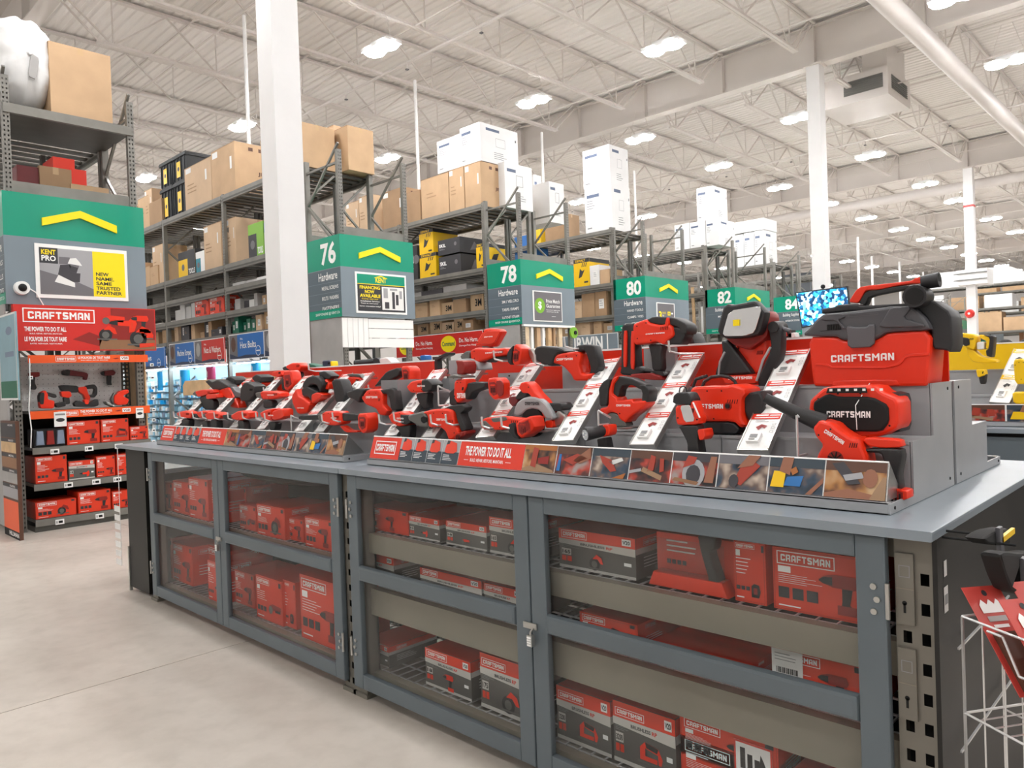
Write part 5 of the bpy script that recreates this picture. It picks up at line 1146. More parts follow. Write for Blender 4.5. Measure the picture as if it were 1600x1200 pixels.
# ================================================================ DISPLAY RISERS
def riser(x0, x1, label, flip=False, yc=2.78, mats=('riser', 'panel_red'), panels=True, red=True):
    t = thing('display_riser', label, 'display', ((x0 + x1) / 2, yc, 1.09))
    sg = 1 if flip else -1
    Y = lambda d: yc + sg * d          # d = distance from the middle
    yy = lambda a, b: (min(Y(a), Y(b)), max(Y(a), Y(b)))
    g = G(); a, b = yy(.635, .0); g.box(x0, x1, a, b, 1.091, 1.094, mats[0]); a, b = yy(.635, .632); g.box(x0, x1, a, b, 1.091, 1.122, mats[0]); a, b = yy(.635, .61); g.box(x0, x1, a, b, 1.119, 1.122, mats[0]); g.build('base_tray', t)
    n = max(1, round((x1 - x0) / .6)); wd = (x1 - x0) / n
    for i in range(n):
        xa, xb = x0 + i * wd + .002, x0 + (i + 1) * wd - .002
        a, b = yy(.43, .225); g = G(); g.box(xa, xb, a, b, 1.094, 1.27, mats[0]); g.box(xa, xb, *yy(.435, .43), 1.262, 1.272, mats[0]); g.build('lower_step', t)
        a, b = yy(.225, .012); g = G(); g.box(xa, xb, a, b, 1.094, 1.43, mats[0]); g.box(xa, xb, *yy(.23, .225), 1.422, 1.432, mats[0]); g.build('upper_step', t)
    if red:
        g = G(); a, b = yy(.016, .006); g.box(x0, x1, a, b, 1.43, 1.6, mats[1]); g.box(x0, x1, a - .003, b + .003, 1.598, 1.606, 'white'); g.build('back_panel', t)
    for x in (x0, x1):
        g = G(); s = 1 if x == x1 else -1
        pts = [(Y(.634), 1.094), (Y(.43), 1.094), (Y(.43), 1.27), (Y(.225), 1.27), (Y(.225), 1.43), (Y(.012), 1.43), (Y(.012), 1.094)]
        pts = [(Y(.01), 1.092), (Y(.634), 1.092), (Y(.634), 1.12), (Y(.43), 1.12), (Y(.43), 1.272), (Y(.225), 1.272), (Y(.225), 1.432), (Y(.01), 1.432)]
        g.slab(pts, -x - .003 * (1 + s), -x + .003 * (1 - s), mats[0], 0, 0, 'x')
        for (d, z) in ((.06, 1.41), (.06, 1.12), (.6, 1.106)): g.tube((x, Y(d), z), (x + s * .008, Y(d), z), .005, .005, 'slot', 8)
        g.build('side_panel', t)
    return t
d1 = riser(-3.075, -.69, 'right stepped grey metal display riser with red back panel'); d2 = riser(-5.7, -3.29, 'left stepped grey metal display riser with red back panel')
d3 = riser(-3.075, -.69, 'rear facing stepped riser behind the right red back panel', True, 2.79, red=False)
d4 = riser(-5.7, -3.29, 'rear facing stepped riser behind the left red back panel', True, 2.79, red=False)
g = G(); g.slab([(2.83, 1.43), (2.9, 1.57), (2.98, 1.57), (3.38, 1.22), (3.22, 1.22), (3.2, 1.27), (3.03, 1.27), (3.03, 1.43)], .78, .783, 'riser_dark', 0, 0, 'x'); g.build('sloped_gusset', d3)
# grey upright panels between red ones
for (a, b), z in [([(-2.313,1.526),(-2.17,1.432)], 1.6), ([(-1.851,1.602),(-1.697,1.522)], 1.6), ([(-2.744,1.537),(-2.58,1.447)], 1.52), ([(-3.123,1.642),(-3.049,1.629)], 1.6)]:
    g = G(); g.box(a[0], b[0], 2.735, 2.755, 1.43, z - .005, 'riser'); g.tube(((a[0] + b[0]) / 2, 2.73, 1.5), ((a[0] + b[0]) / 2, 2.735, 1.5), .004, .004, 'slot', 8); g.build('hook_plate', d1)
g = G(); g.box(-3.29, -3.15, 2.4, 2.76, 1.094, 1.5, 'riser_dark'); g.build('riser_link', None, 'plain dark grey metal block between the left and right risers', cat='block')
# tan cardboard end boards at the left end
b = [(-6.601,1.556),(-6.069,1.387)]
g = G(); g.slab([(b[0][0], 1.43), (-5.0, 1.43), (-5.0, b[0][1]), (b[0][0] + .05, b[0][1]), (b[0][0], b[0][1] - .04)], 2.72, 2.735, 'wood', .002, 0); g.build('end_board', None, 'tan board with rounded corner behind the leftmost drills', cat='board')
b = [(-6.177,2.331),(-8.027,3.155)]
g = G(); g.slab([(3.55, 1.091), (2.95, 1.091), (2.95, 1.2), (3.3, 1.36), (3.55, 1.38)], 5.88, 5.895, 'wood', .002, 0, 'x'); g.build('end_board', None, 'tan board with sloping top at the left end of the counter', cat='board')

# ---------------------------------------------------------------- front sign strips
def picture(A, x0, x1, H, i):
    """one printed photo of a tool in use"""
    W = x1 - x0; R = lambda a, b, c, d, m, l=3: A.rect(x0 + a * W, b * H, x0 + c * W, d * H, m, l)
    P = lambda p, m, l=4: A.poly([(x0 + u * W, v * H) for u, v in p], m, l)
    bg = ['print_orange', 'print_brown', 'print_slate', 'print_brown', 'photo_dark', 'photo_mid', 'print_slate', 'print_brown'][i % 8]
    A.rect(x0, 0, x1, H, ['photo_warm', 'photo_red', 'photo_cool', 'photo_red', 'photo_red', 'photo_cool', 'photo_cool', 'photo_warm'][i % 8], 1)
    R(0, .72 if i != 0 else .8, 1, 1, bg, 2)
    if i == 0: P([(.0, .1), (.4, .3), (.95, .1), (1, .0), (0, 0)], 'print_tan', 2); P([(.25, .2), (.42, .15), (.45, .85), (.28, .9)], 'print_red'); P([(.45, .5), (.8, .6), (.8, .3), (.5, .3)], 'red_dark')
    elif i == 1: P([(.2, .5), (.6, .75), (.9, .6), (.5, .35)], 'print_red'); P([(.05, .1), (.15, .1), (.15, .7), (.08, .7)], 'print_blueglow'); P([(.5, .5), (.95, 1), (1, .6), (.7, .4)], 'print_skin')
    elif i == 2: P([(.2, .75), (.55, .6), (.7, .25), (.55, .2), (.3, .5)], 'print_red'); P([(.6, .0), (.95, .2), (.9, .0)], 'print_orange'); P([(.45, .55), (.8, .7), (.85, .6), (.6, .45)], 'steel')
    elif i == 3: P([(.45, .3), (.5, .85), (.62, .8), (.6, .35)], 'print_red'); P([(.75, .3), (.72, .75), (.82, .75), (.85, .35)], 'print_red'); P([(.3, .3), (.8, .05), (.82, .2), (.34, .45)], 'print_tan'); P([(0, .2), (.3, .3), (.3, .4), (0, .3)], 'photo_grey')
    elif i == 4: A.disc(x0 + W * .5, H * .35, W * .25, 'photo_grey', 3, 16, H * .45); A.disc(x0 + W * .5, H * .32, W * .16, 'photo_dark', 4, 12, H * .3); P([(.25, .5), (.35, .9), (.55, .85), (.5, .65)], 'print_red', 5); P([(.05, .1), (.6, .0), (.65, .1), (.1, .2)], 'print_wood', 5); P([(.75, .1), (.85, .9), (.98, .9), (.95, .1)], 'print_skin')
    elif i == 5: P([(.35, .2), (.5, .1), (.85, .7), (.7, .85), (.45, .6)], 'print_red'); A.disc(x0 + W * .35, H * .22, W * .1, 'photo_dark', 5, 12, H * .2); P([(.4, .6), (.6, 1), (.85, 1), (.7, .7)], 'print_skin', 5)
    elif i == 6: P([(.05, .15), (.3, .15), (.32, .6), (.1, .6)], 'tool_yellow'); P([(.2, .6), (.25, 1), (.45, 1), (.4, .5)], 'print_skin', 5); P([(.3, .2), (.6, .2), (.65, .5), (.35, .45)], 'print_blueglow', 5); P([(.45, .5), (.55, .6), (.5, .75), (.4, .65)], 'print_orange', 6); P([(.7, .0), (1, .5), (1, .35), (.8, 0)], 'print_skin')
    else: P([(.0, .1), (.4, .25), (.9, .1), (1, 0), (0, 0)], 'print_skin', 3); P([(.1, .9), (.3, .95), (.6, .4), (.4, .35)], 'photo_dark'); P([(.3, .6), (.6, .7), (.65, .55), (.35, .45)], 'photo_grey', 5); A.disc(x0 + W * .75, H * .55, W * .12, 'print_skin', 5, 12, H * .25); P([(.75, .0), (.95, .6), (1, .6), (1, 0)], 'print_tan', 5)
def sign_strip(x0, x1, label):
    L = x1 - x0; yb, zb, yt, zt = 2.162, 1.124, 2.195, 1.226
    t = thing('sign_strip', label, 'sign', ((x0 + x1) / 2, yb, zb))
    V = Vector((0, yt - yb, zt - zb)); H = V.length; V.normalize()
    g = G(); N = Vector((1, 0, 0)).cross(V); q = lambda x, v, d: Vector((x, yb, zb)) + V * v + N * d
    g.add([q(x, v, d) for x in (x0, x1) for v in (0, H) for d in (-.004, 0)], [(0, 1, 3, 2), (4, 6, 7, 5), (0, 4, 5, 1), (2, 3, 7, 6), (0, 2, 6, 4), (1, 5, 7, 3)], 'white'); g.build('strip_board', t)
    g = G(); g.tube((x0, yt, zt), (x1, yt, zt), .0035, .0035, 'white', 6); g.build('top_bead', t)
    for x in (x0, x1):
        g = G(); g.slab([(yb, zb), (yb + .13, zb), (yt, zt)], -x - .002, -x + .002, 'steel', 0, 0, 'x'); g.build('end_bracket', t)
    segs = [0, .095, .1375, .18, .2225, .27, .43]; segs = [s * L for s in segs]
    g = G(); A = Art(g, (x0, yb, zb), (1, 0, 0), V)
    A.rect(0, 0, segs[1], H, 'red_print', 1); A.logo(segs[1] * .14, H * .2, segs[1] * .86, H * .8, 3); g.build('logo_panel', t)
    for i in range(4):
        a, b = segs[1 + i], segs[2 + i] - .003; g = G(); A = Art(g, (x0, yb, zb), (1, 0, 0), V); w_ = b - a
        A.rect(a, 0, b, H * .5, 'print_slate', 1); A.rect(a, H * .5, b, H, 'photo_grey', 1)
        A.poly([(a + w_ * .15, H * .5), (a + w_ * .2, H * .85), (a + w_ * .4, H * .97), (a + w_ * .8, H * .88), (a + w_ * .88, H * .55), (a + w_ * .7, H * .45), (a + w_ * .3, H * .45)], 'box_red', 3); A.poly([(a + w_ * .2, H * .8), (a + w_ * .25, H * .98), (a + w_ * .4, H * .97), (a + w_ * .38, H * .85)], 'dark_print', 4)
        A.lines(a + w_ * .1, H * .12, a + w_ * .75, H * .38, 4, 'white_print', 3, .35, i); g.build('battery_panel', t)
    g = G(); A = Art(g, (x0, yb, zb), (1, 0, 0), V); a, b = segs[5], segs[6]; w_ = b - a
    A.rect(a, 0, b, H, 'red_print', 1); A.text('THE POWER TO DO IT ALL', a + w_ * .1, H * .42, a + w_ * .82, H * .8, 'white_print', 3, 'bold'); A.text('BUILD. REPAIR. RESTORE. MAINTAIN.', a + w_ * .2, H * .18, a + w_ * .72, H * .31, 'white_print', 3, 'std'); A.rect(a + w_ * .1, H * .235, a + w_ * .17, H * .25, 'white_print', 3); A.rect(a + w_ * .75, H * .235, a + w_ * .83, H * .25, 'white_print', 3); g.build('slogan_panel', t)
    n = 8; w_ = (L - segs[6]) / n
    for i in range(n):
        g = G(); A = Art(g, (x0, yb, zb), (1, 0, 0), V); picture(A, segs[6] + i * w_ + .002, segs[6] + (i + 1) * w_ - .002, H, i); g.build('picture_panel', t)
sign_strip(-3.08, -.70, 'right printed strip of tool pictures along the worktop front'); sign_strip(-5.68, -3.31, 'left printed strip of tool pictures along the worktop front')

# ---------------------------------------------------------------- sloping price rails
def rail(xb, xt, y0, z0, y1, z1, lb, wd=.105, n=3, col='red_print'):
    t = thing('price_rail', lb, 'price rail', (xb, y0, z0), None)
    V = Vector((xt - xb, y1 - y0, z1 - z0)); L = V.length; V.normalize(); U = Vector((1, 0, 0)); U = (U - V * U.dot(V)).normalized(); N = U.cross(V)
    O = Vector((xb - wd / 2, y0, z0)); g = G(); q = lambda u, v, d: O + U * u + V * v + N * d
    def bx(u0, u1, v0, v1, d0, d1, m): g.add([q(u, v, d) for u in (u0, u1) for v in (v0, v1) for d in (d0, d1)], [(0, 1, 3, 2), (4, 6, 7, 5), (0, 4, 5, 1), (2, 3, 7, 6), (0, 2, 6, 4), (1, 5, 7, 3)], m)
    bx(0, wd, 0, L, -.004, 0, 'white'); bx(0, .003, 0, L, -.018, .004, 'steel'); bx(wd - .003, wd, 0, L, -.018, .004, 'steel'); bx(0, wd, -.004, 0, -.018, .002, 'steel'); g.build('rail_tray', t)
    s = L / n
    for k in range(n):
        g = G(); A = Art(g, O, U, V); v = k * s
        A.rect(.003, v + s * .83, wd - .003, v + s * .99, col, 1); A.rect(wd * .15, v + s * .92, wd * .55, v + s * .96, 'white_print', 2); A.rect(wd * .6, v + s * .92, wd * .92, v + s * .95, 'white_print', 2); A.rect(wd * .12, v + s * .86, wd * .9, v + s * .88, 'white_print', 2)
        A.poly([(wd * .3, v + s * .6), (wd * .45, v + s * .68), (wd * .65, v + s * .64), (wd * .6, v + s * .56), (wd * .5, v + s * .6), (wd * .42, v + s * .52)], 'red_dark' if col == 'red_print' else 'dark_print', 2)
        for i in range(3): A.frame(wd * .8, v + s * (.45 + i * .1), wd * .9, v + s * (.51 + i * .1), .001, 'grey_print', 2)
        A.lines(wd * .2, v + s * .72, wd * .7, v + s * .8, 2, 'grey_print', 2, .2); g.build('rail_card', t)
        g = G(); bx(wd * .22, wd * .62, v + s * .16, v + s * .40, 0.001, .012, 'white'); A = Art(g, O + N * .012, U, V); A.rect(wd * .3, v + s * .24, wd * .54, v + s * .34, 'grey_print', 1); A.rect(wd * .3, v + s * .19, wd * .5, v + s * .21, 'dark_print', 1); g.build('electronic_price_tag', t)
    g = G(); m1 = Vector((xb, y0 + .03, z0)); g.bar((xt, y1, z1 - .03), (xt, y1 + .06, z1 - .03), .03, .01, 'steel'); g.build('rail_bracket', t)
for i, (xb, xt, lb) in enumerate([(-1.125, -1.15, 'sloping white price rail directly left of the red wet vacuum'), (-1.545, -1.575, 'sloping price rail between the nailer and the flood light'), (-1.915, -1.975, 'sloping price rail left of the jigsaw'), (-2.355, -2.42, 'sloping price rail left of the large circular saw')]):
    rail(xb, xt, 2.25, 1.237, 2.66, 1.556, lb)
for i, (p, lb) in enumerate([([(-2.735,1.248),(-2.357,1.538)], 'price rail behind the grey nosed hammer saw'), ([(-3.025,1.243),(-2.622,1.547)], 'price rail above the small impact driver'), ([(-3.68,1.237),(-3.069,1.561)], 'price rail left of the black handled saw'),
      ([(-3.889,1.246),(-3.435,1.505)], 'price rail crossing beside the dark round polisher'), ([(-4.34,1.244),(-3.861,1.532)], 'price rail left of the dark circular saw'), ([(-4.706,1.245),(-4.08,1.499)], 'price rail second group, under the tilted saw'), ([(-5.145,1.245),(-4.564,1.467)], 'price rail near the leftmost drills, second from left'), ([(-5.597,1.227),(-5.026,1.451)], 'leftmost price rail under the leftmost drill')]):
    x = p[0][0]; rail(x, x - .04, 2.25, 1.225, 2.62, 1.545, lb, .1)

# ================================================================ TOOLS ON THE DISPLAY
def inside(p, q):
    c = False
    for i in range(len(q)):
        (x0, y0), (x1, y1) = q[i - 1], q[i]
        if (y0 > p[1]) != (y1 > p[1]) and p[0] < (x1 - x0) * (p[1] - y0) / (y1 - y0) + x0: c = not c
    return c
def details(par, pts, yf):
    xs = [p[0] for p in pts]; zs = [p[1] for p in pts]; x0, x1, z0, z1 = min(xs), max(xs), min(zs), max(zs); ok = lambda x, z: all(inside((x + a, z + b), pts) for a, b in ((.007, 0), (-.007, 0), (0, .009), (0, -.009)))
    g = G(); n = 0
    for u in (.7, .74, .78, .82, .86):
        x = x0 + (x1 - x0) * u; z = z0 + (z1 - z0) * .6
        if ok(x, z): g.bar((x - .002, yf - .0006, z - .007), (x + .002, yf - .0006, z + .007), .0018, .0016, 'slot', (0, 1, 0)); n += 1
    for u, v in ((.12, .3), (.12, .75), (.45, .2), (.9, .25), (.6, .85), (.35, .85)):
        x = x0 + (x1 - x0) * u; z = z0 + (z1 - z0) * v
        if ok(x, z): g.tube((x, yf - .001, z), (x, yf + .002, z), .0028, .0028, 'slot', 8); n += 1
    if n: g.build('vents_and_screws', par)['kind'] = 'stuff'
def tool(name, label, Y, parts, logo=None, cat='power tool', extra=None):
    xs = [p[0] for pr in parts for p in pr[2]]; zs = [p[1] for pr in parts for p in pr[2]]
    t = thing(name, label, cat, ((min(xs) + max(xs)) / 2, Y, min(zs)))
    front = Y
    for pr in parts:
        nm, m, pts, th = pr[:4]; dy = pr[4] if len(pr) > 4 else 0
        g = G(); g.slab(pts, Y - th / 2 + dy, Y + th / 2 + dy, m, min(.009, th * .3), 1); g.build(nm, t)
        if nm == 'body':
            front = Y - th / 2 + dy
            if name != 'wet_dry_vacuum': details(t, pts, front)
        if nm in ('battery_socket', 'battery_mount') and len(pts) > 4:
            cx = sum(p[0] for p in pts) / len(pts); cz = sum(p[1] for p in pts) / len(pts); k = .62
            q = [(cx + (x - cx) * k, cz + (z - cz) * k) for x, z in pts]; yf = Y - th / 2 + dy
            g = G(); g.slab(q, yf - .003, yf + .004, 'red_dark', .001, 0)
            for i in (-1, 0, 1): g.box(cx + i * .01 - .002, cx + i * .01 + .002, yf - .0045, yf - .003, cz - .018, cz + .004, 'slot')
            g.box(cx - .014, cx + .014, yf - .006, yf - .003, cz + .012, cz + .018, 'red'); g.build('battery_terminal', t)
    if Y > 2.8 and min(zs) > 1.45 and Y < 3:
        mx = sum(xs) / len(xs); g = G(); g.box(mx - .02, mx + .02, Y - .02, Y + .02, 1.433, min(zs) + .03, 'grip'); g.build('lower_handle', t)
    if logo:
        (a, b), m = logo[0], (logo[1] if len(logo) > 1 else 'white_print')
        yf = logo[2] if len(logo) > 2 else front
        g = G(); A = Art(g, (min(a[0], b[0]), yf - .0005, 0)); h = b[1] - a[1]; A.text('CRAFTSMAN', 0, a[1], abs(b[0] - a[0]), b[1], m, 2, 'logo'); g.build('lettering', t)
    if extra: extra(t, Y)
    return t
def hook(par, x, z, Y, up=.035, d=.09, side=0):
    g = G(); g.path([(x, Y + .16, z - .03), (x, Y - d * .3, z - .03), (x - side, Y - d * .6, z - .02), (x - side, Y - d * .6 - .005, z + up)], .0045, 'wire', 6); return g.build('wire_hook', par)
def hooks(ts, Y, pts):
    for (x, z) in pts: hook(d1 if x > -3.2 else d2, x, z, Y)
# ---- wet and dry vacuum
def vac_x(t, Y):
    g = G()
    (a, b) = [(-1.009,1.613),(-0.94,1.642)]
    for i in range(9): 
        x = a[0] + (b[0] - a[0]) * i / 9; g.box(x, x + .006, 2.526, 2.55, a[1], b[1] - .01 - (.02 if i < 3 else 0), 'slot')
    g.build('vent_grille', t)
    c = [(-0.711,1.698)][0]
    g = G(); g.tube((c[0], 2.5, c[1]), (c[0], 2.58, c[1]), .034, .034, 'black', 20); g.tube((c[0], 2.497, c[1]), (c[0], 2.502, c[1]), .026, .026, 'slot', 20); g.build('hose_port', t)
    c = [(-0.684,1.742)][0]
    g = G(); g.tube((c[0] - .02, 2.56, c[1]), (c[0] + .028, 2.56, c[1] + .004), .021, .023, 'black', 18); g.tube((c[0] + .027, 2.56, c[1] + .004), (c[0] + .0285, 2.56, c[1] + .004), .018, .018, 'slot', 18); g.build('nozzle_end', t)
    (a, b) = [(-0.917,1.652),(-0.825,1.659)]; g = G(); A = Art(g, (a[0], 2.529, a[1])); A.frame(0, 0, b[0] - a[0], b[1] - a[1], .0015, 'grey_plastic', 1); A.text('CRAFTSMAN', .012, .003, b[0] - a[0] - .012, b[1] - a[1] - .004, 'grey_plastic', 1, 'logo'); g.build('lid_plate', t)
tool('wet_dry_vacuum', 'large red and black box shaped vacuum with a top handle at right end', 2.62, [
 ('body', 'red', [(-1.057,1.597),(-0.959,1.591),(-0.941,1.579),(-0.93,1.578),(-0.843,1.573),(-0.822,1.583),(-0.802,1.595),(-0.677,1.594),(-0.692,1.43),(-0.7,1.423),(-1.038,1.427),(-1.045,1.44)], .16),
 ('lid', 'lid_grey', [(-1.067,1.611),(-1.051,1.623),(-1.025,1.651),(-0.997,1.67),(-0.945,1.669),(-0.806,1.674),(-0.793,1.676),(-0.731,1.672),(-0.716,1.659),(-0.695,1.635),(-0.681,1.611),(-0.677,1.594),(-0.802,1.595),(-0.822,1.583),(-0.843,1.572),(-0.93,1.577),(-0.944,1.581),(-0.959,1.591),(-1.066,1.599)], .18),
 ('lid_facet', 'lid_grey', [(-0.825,1.611),(-0.804,1.644),(-0.786,1.672),(-0.726,1.667),(-0.751,1.636),(-0.691,1.61),(-0.693,1.604)], .012, -.092),
 ('lid_facet', 'lid_grey', [(-1.004,1.649),(-0.991,1.666),(-0.939,1.665),(-0.924,1.653),(-0.949,1.646),(-0.925,1.615),(-0.936,1.615),(-0.955,1.644)], .01, -.092),
 ('motor_cover', 'black', [(-1.017,1.672),(-1.015,1.689),(-0.974,1.691),(-0.963,1.698),(-0.898,1.695),(-0.888,1.687),(-0.747,1.683),(-0.677,1.688),(-0.627,1.643),(-0.624,1.55),(-0.633,1.524),(-0.645,1.531),(-0.681,1.536),(-0.684,1.598),(-0.697,1.635),(-0.734,1.672),(-0.796,1.676),(-0.81,1.674),(-0.949,1.669),(-1.001,1.67)], .12),
 ('hose_plate', 'black', [(-0.711,1.694),(-0.68,1.687),(-0.64,1.647),(-0.636,1.544),(-0.652,1.542),(-0.655,1.627)], .02, .07),
 ('carry_handle', 'red', [(-0.941,1.706),(-0.915,1.744),(-0.897,1.754),(-0.747,1.755),(-0.734,1.763),(-0.705,1.764),(-0.699,1.76),(-0.704,1.743),(-0.747,1.746),(-0.79,1.744),(-0.845,1.737),(-0.872,1.74),(-0.886,1.738),(-0.909,1.699)], .045),
 ('handle_grip', 'grip', [(-0.909,1.699),(-0.886,1.736),(-0.845,1.737),(-0.787,1.743),(-0.757,1.741),(-0.757,1.731),(-0.876,1.719),(-0.888,1.691)], .04),
 ('nozzle_holder', 'grey_plastic', [(-0.745,1.737),(-0.696,1.738),(-0.699,1.682),(-0.725,1.672),(-0.748,1.686)], .06, -.04),
 ('front_latch', 'grey_plastic', [(-0.922,1.62),(-0.914,1.624),(-0.9,1.618),(-0.859,1.616),(-0.852,1.623),(-0.833,1.622),(-0.839,1.551),(-0.92,1.55)], .014, -.092),
 ('lower_ridge', 'red', [(-0.98,1.426),(-0.974,1.447),(-0.78,1.446),(-0.771,1.425)], .01, -.08),
 ('side_ridge', 'red', [(-0.809,1.486),(-0.772,1.499),(-0.752,1.524),(-0.684,1.526),(-0.685,1.516),(-0.749,1.515),(-0.766,1.491),(-0.802,1.482)], .01, -.08),
 ('left_ridge', 'red', [(-1.031,1.505),(-0.994,1.503),(-0.976,1.493),(-0.809,1.486),(-0.809,1.482),(-0.98,1.487),(-0.998,1.497),(-1.032,1.499)], .01, -.08)],
 ([(-0.977,1.507),(-0.782,1.53)], 'white_print', 2.532), 'vacuum', vac_x)
# ---- jobsite speaker
def spk_x(t, Y):
    g = G(); (a, b) = [(-0.913,1.413),(-0.794,1.429)]; g.slab([(a[0], a[1]), (b[0], a[1]), (b[0] - .004, b[1]), (a[0] + .006, b[1])], 2.315, 2.325, 'slot', .002, 0)
    for i in range(7): A = Art(g, (a[0] + .012 + i * .024, 2.314, a[1] + .006)); A.rect(0, 0, .009, .007, 'white_print', 1)
    g.build('button_strip', t)
    g = G(); c = [(-0.8,1.44),(-0.823,1.377),(-0.821,1.305)]; g.path([(c[0][0], 2.36, c[0][1]), (c[1][0], 2.305, c[1][1]), (c[2][0], 2.305, c[2][1])], .0012, 'white', 5); g.build('security_cable', t)
tool('jobsite_speaker', 'red and black octagonal speaker under the wet vacuum', 2.39, [
 ('body', 'red', [(-0.974,1.368),(-0.969,1.393),(-0.92,1.434),(-0.777,1.435),(-0.759,1.415),(-0.713,1.393),(-0.712,1.313),(-0.763,1.284),(-0.817,1.277),(-0.873,1.29),(-0.931,1.305),(-0.974,1.353)], .12),
 ('speaker_grille', 'slot', [(-0.955,1.376),(-0.952,1.388),(-0.912,1.411),(-0.878,1.402),(-0.783,1.401),(-0.739,1.376),(-0.738,1.327),(-0.759,1.299),(-0.856,1.298),(-0.874,1.31),(-0.918,1.322),(-0.956,1.363)], .02, -.062),
 ('rear_block', 'black', [(-0.758,1.413),(-0.723,1.403),(-0.725,1.295),(-0.761,1.288)], .1, .05)],
 ([(-0.912,1.34),(-0.785,1.359)], 'white_print', 2.3165), 'speaker', spk_x)
# ---- blower
def blw_x(t, Y):
    a, b, c = [(-1.071,1.403),(-0.982,1.356),(-0.904,1.322)]; g = G(); g.tube((a[0], 2.24, a[1]), (b[0], 2.26, b[1]), .0155, .021, 'grip', 16); g.tube((b[0], 2.26, b[1]), (c[0], 2.28, c[1]), .021, .03, 'grip', 16); g.build('blow_tube', t)
    c = [(-0.86,1.223)][0]; g = G()
    g.tube((c[0], 2.237, c[1]), (c[0], 2.245, c[1]), .024, .024, 'red_dark', 18)
    for i in range(9): u = i * 2 * math.pi / 9; g.bar((c[0], 2.235, c[1]), (c[0] + .022 * math.cos(u), 2.235, c[1] + .022 * math.sin(u)), .003, .003, 'slot')
    g.build('intake_fan', t)
    a, b, c, d = [(-0.893,1.301),(-0.889,1.314),(-0.837,1.281),(-0.84,1.268)]; g = G(); A = Art(g, (a[0], 2.236, a[1]), (c[0] - b[0], 0, c[1] - b[1]), (-(c[1] - b[1]), 0, c[0] - b[0])); A.text('CRAFTSMAN', .002, .001, .066, .0125, 'white_print', 3, 'logo'); g.build('lettering', t)
tool('leaf_blower', 'red blower with long black tube pointing up left in front of speaker', 2.28, [
 ('body', 'red', [(-0.926,1.313),(-0.905,1.337),(-0.867,1.327),(-0.848,1.308),(-0.813,1.286),(-0.796,1.286),(-0.776,1.238),(-0.771,1.207),(-0.775,1.167),(-0.904,1.158),(-0.922,1.192),(-0.915,1.231),(-0.897,1.262),(-0.919,1.289)], .085),
 ('top_handle', 'red', [(-0.79,1.278),(-0.781,1.287),(-0.69,1.284),(-0.685,1.262),(-0.736,1.258),(-0.776,1.262)], .04),
 ('handle_grip', 'grip', [(-0.792,1.252),(-0.744,1.258),(-0.688,1.258),(-0.684,1.237),(-0.695,1.185),(-0.691,1.143),(-0.725,1.134),(-0.734,1.219),(-0.742,1.243),(-0.777,1.244)], .045),
 ('battery_mount', 'red', [(-0.732,1.132),(-0.694,1.145),(-0.673,1.143),(-0.673,1.117),(-0.733,1.114)], .06)], None, 'blower', blw_x)
# ---- flood work light
def fl_x(t, Y):
    a = [(-1.305,1.661)][0]
    g = G(); g.box(a[0] - .012, a[0] + .012, 2.517, 2.52, a[1] - .01, a[1] + .012, 'yellow'); g.build('led_chip', t)
    k = [(-1.192,1.64)][0]
    g = G(); g.tube((k[0], 2.57, k[1]), (k[0], 2.64, k[1]), .02, .024, 'grip', 14); g.tube((k[0] + .005, 2.6, k[1]), (k[0] + .05, 2.6, k[1] - .018), .008, .008, 'grey_plastic', 10); g.build('tilt_knob', t)
    p = [(-1.19,1.568),(-1.219,1.524),(-1.245,1.451),(-1.376,1.56),(-1.397,1.525),(-1.405,1.472)]
    g = G(); g.path([(x, 2.54, z) for x, z in p[:3]], .0045, 'riser', 8); g.path([(x, 2.56, z) for x, z in p[3:]], .004, 'riser', 8); g.build('stand_tube', t)
tool('flood_light', 'square headed red and black flood light standing on folding legs', 2.6, [
 ('head_shell', 'red_dark', [(-1.389,1.615),(-1.229,1.703),(-1.214,1.685),(-1.217,1.61),(-1.251,1.586),(-1.289,1.562),(-1.351,1.583)], .1, .03),
 ('body', 'red', [(-1.361,1.601),(-1.235,1.606),(-1.241,1.536),(-1.264,1.484),(-1.289,1.473),(-1.35,1.553)], .06, .04),
 ('light_frame', 'black', [(-1.39,1.638),(-1.364,1.722),(-1.344,1.735),(-1.325,1.728),(-1.242,1.736),(-1.233,1.73),(-1.215,1.709),(-1.199,1.688),(-1.224,1.616),(-1.273,1.606),(-1.355,1.607),(-1.38,1.624)], .05, -.045),
 ('light_lens', 'lens', [(-1.363,1.627),(-1.334,1.708),(-1.217,1.715),(-1.212,1.696),(-1.239,1.623),(-1.275,1.613),(-1.352,1.616)], .006, -.075),
 ('left_leg', 'black', [(-1.403,1.603),(-1.376,1.605),(-1.345,1.565),(-1.279,1.477),(-1.304,1.474),(-1.434,1.472),(-1.426,1.499),(-1.399,1.561)], .04),
 ('right_leg', 'black', [(-1.215,1.655),(-1.173,1.655),(-1.164,1.612),(-1.168,1.55),(-1.201,1.449),(-1.223,1.414),(-1.259,1.413),(-1.259,1.462),(-1.205,1.563)], .05),
 ('base_tube', 'red', [(-1.396,1.472),(-1.26,1.471),(-1.259,1.439),(-1.384,1.44)], .07)],
 ([(-1.357,1.458),(-1.263,1.468)], 'white_print', 2.5445), 'work light', fl_x)
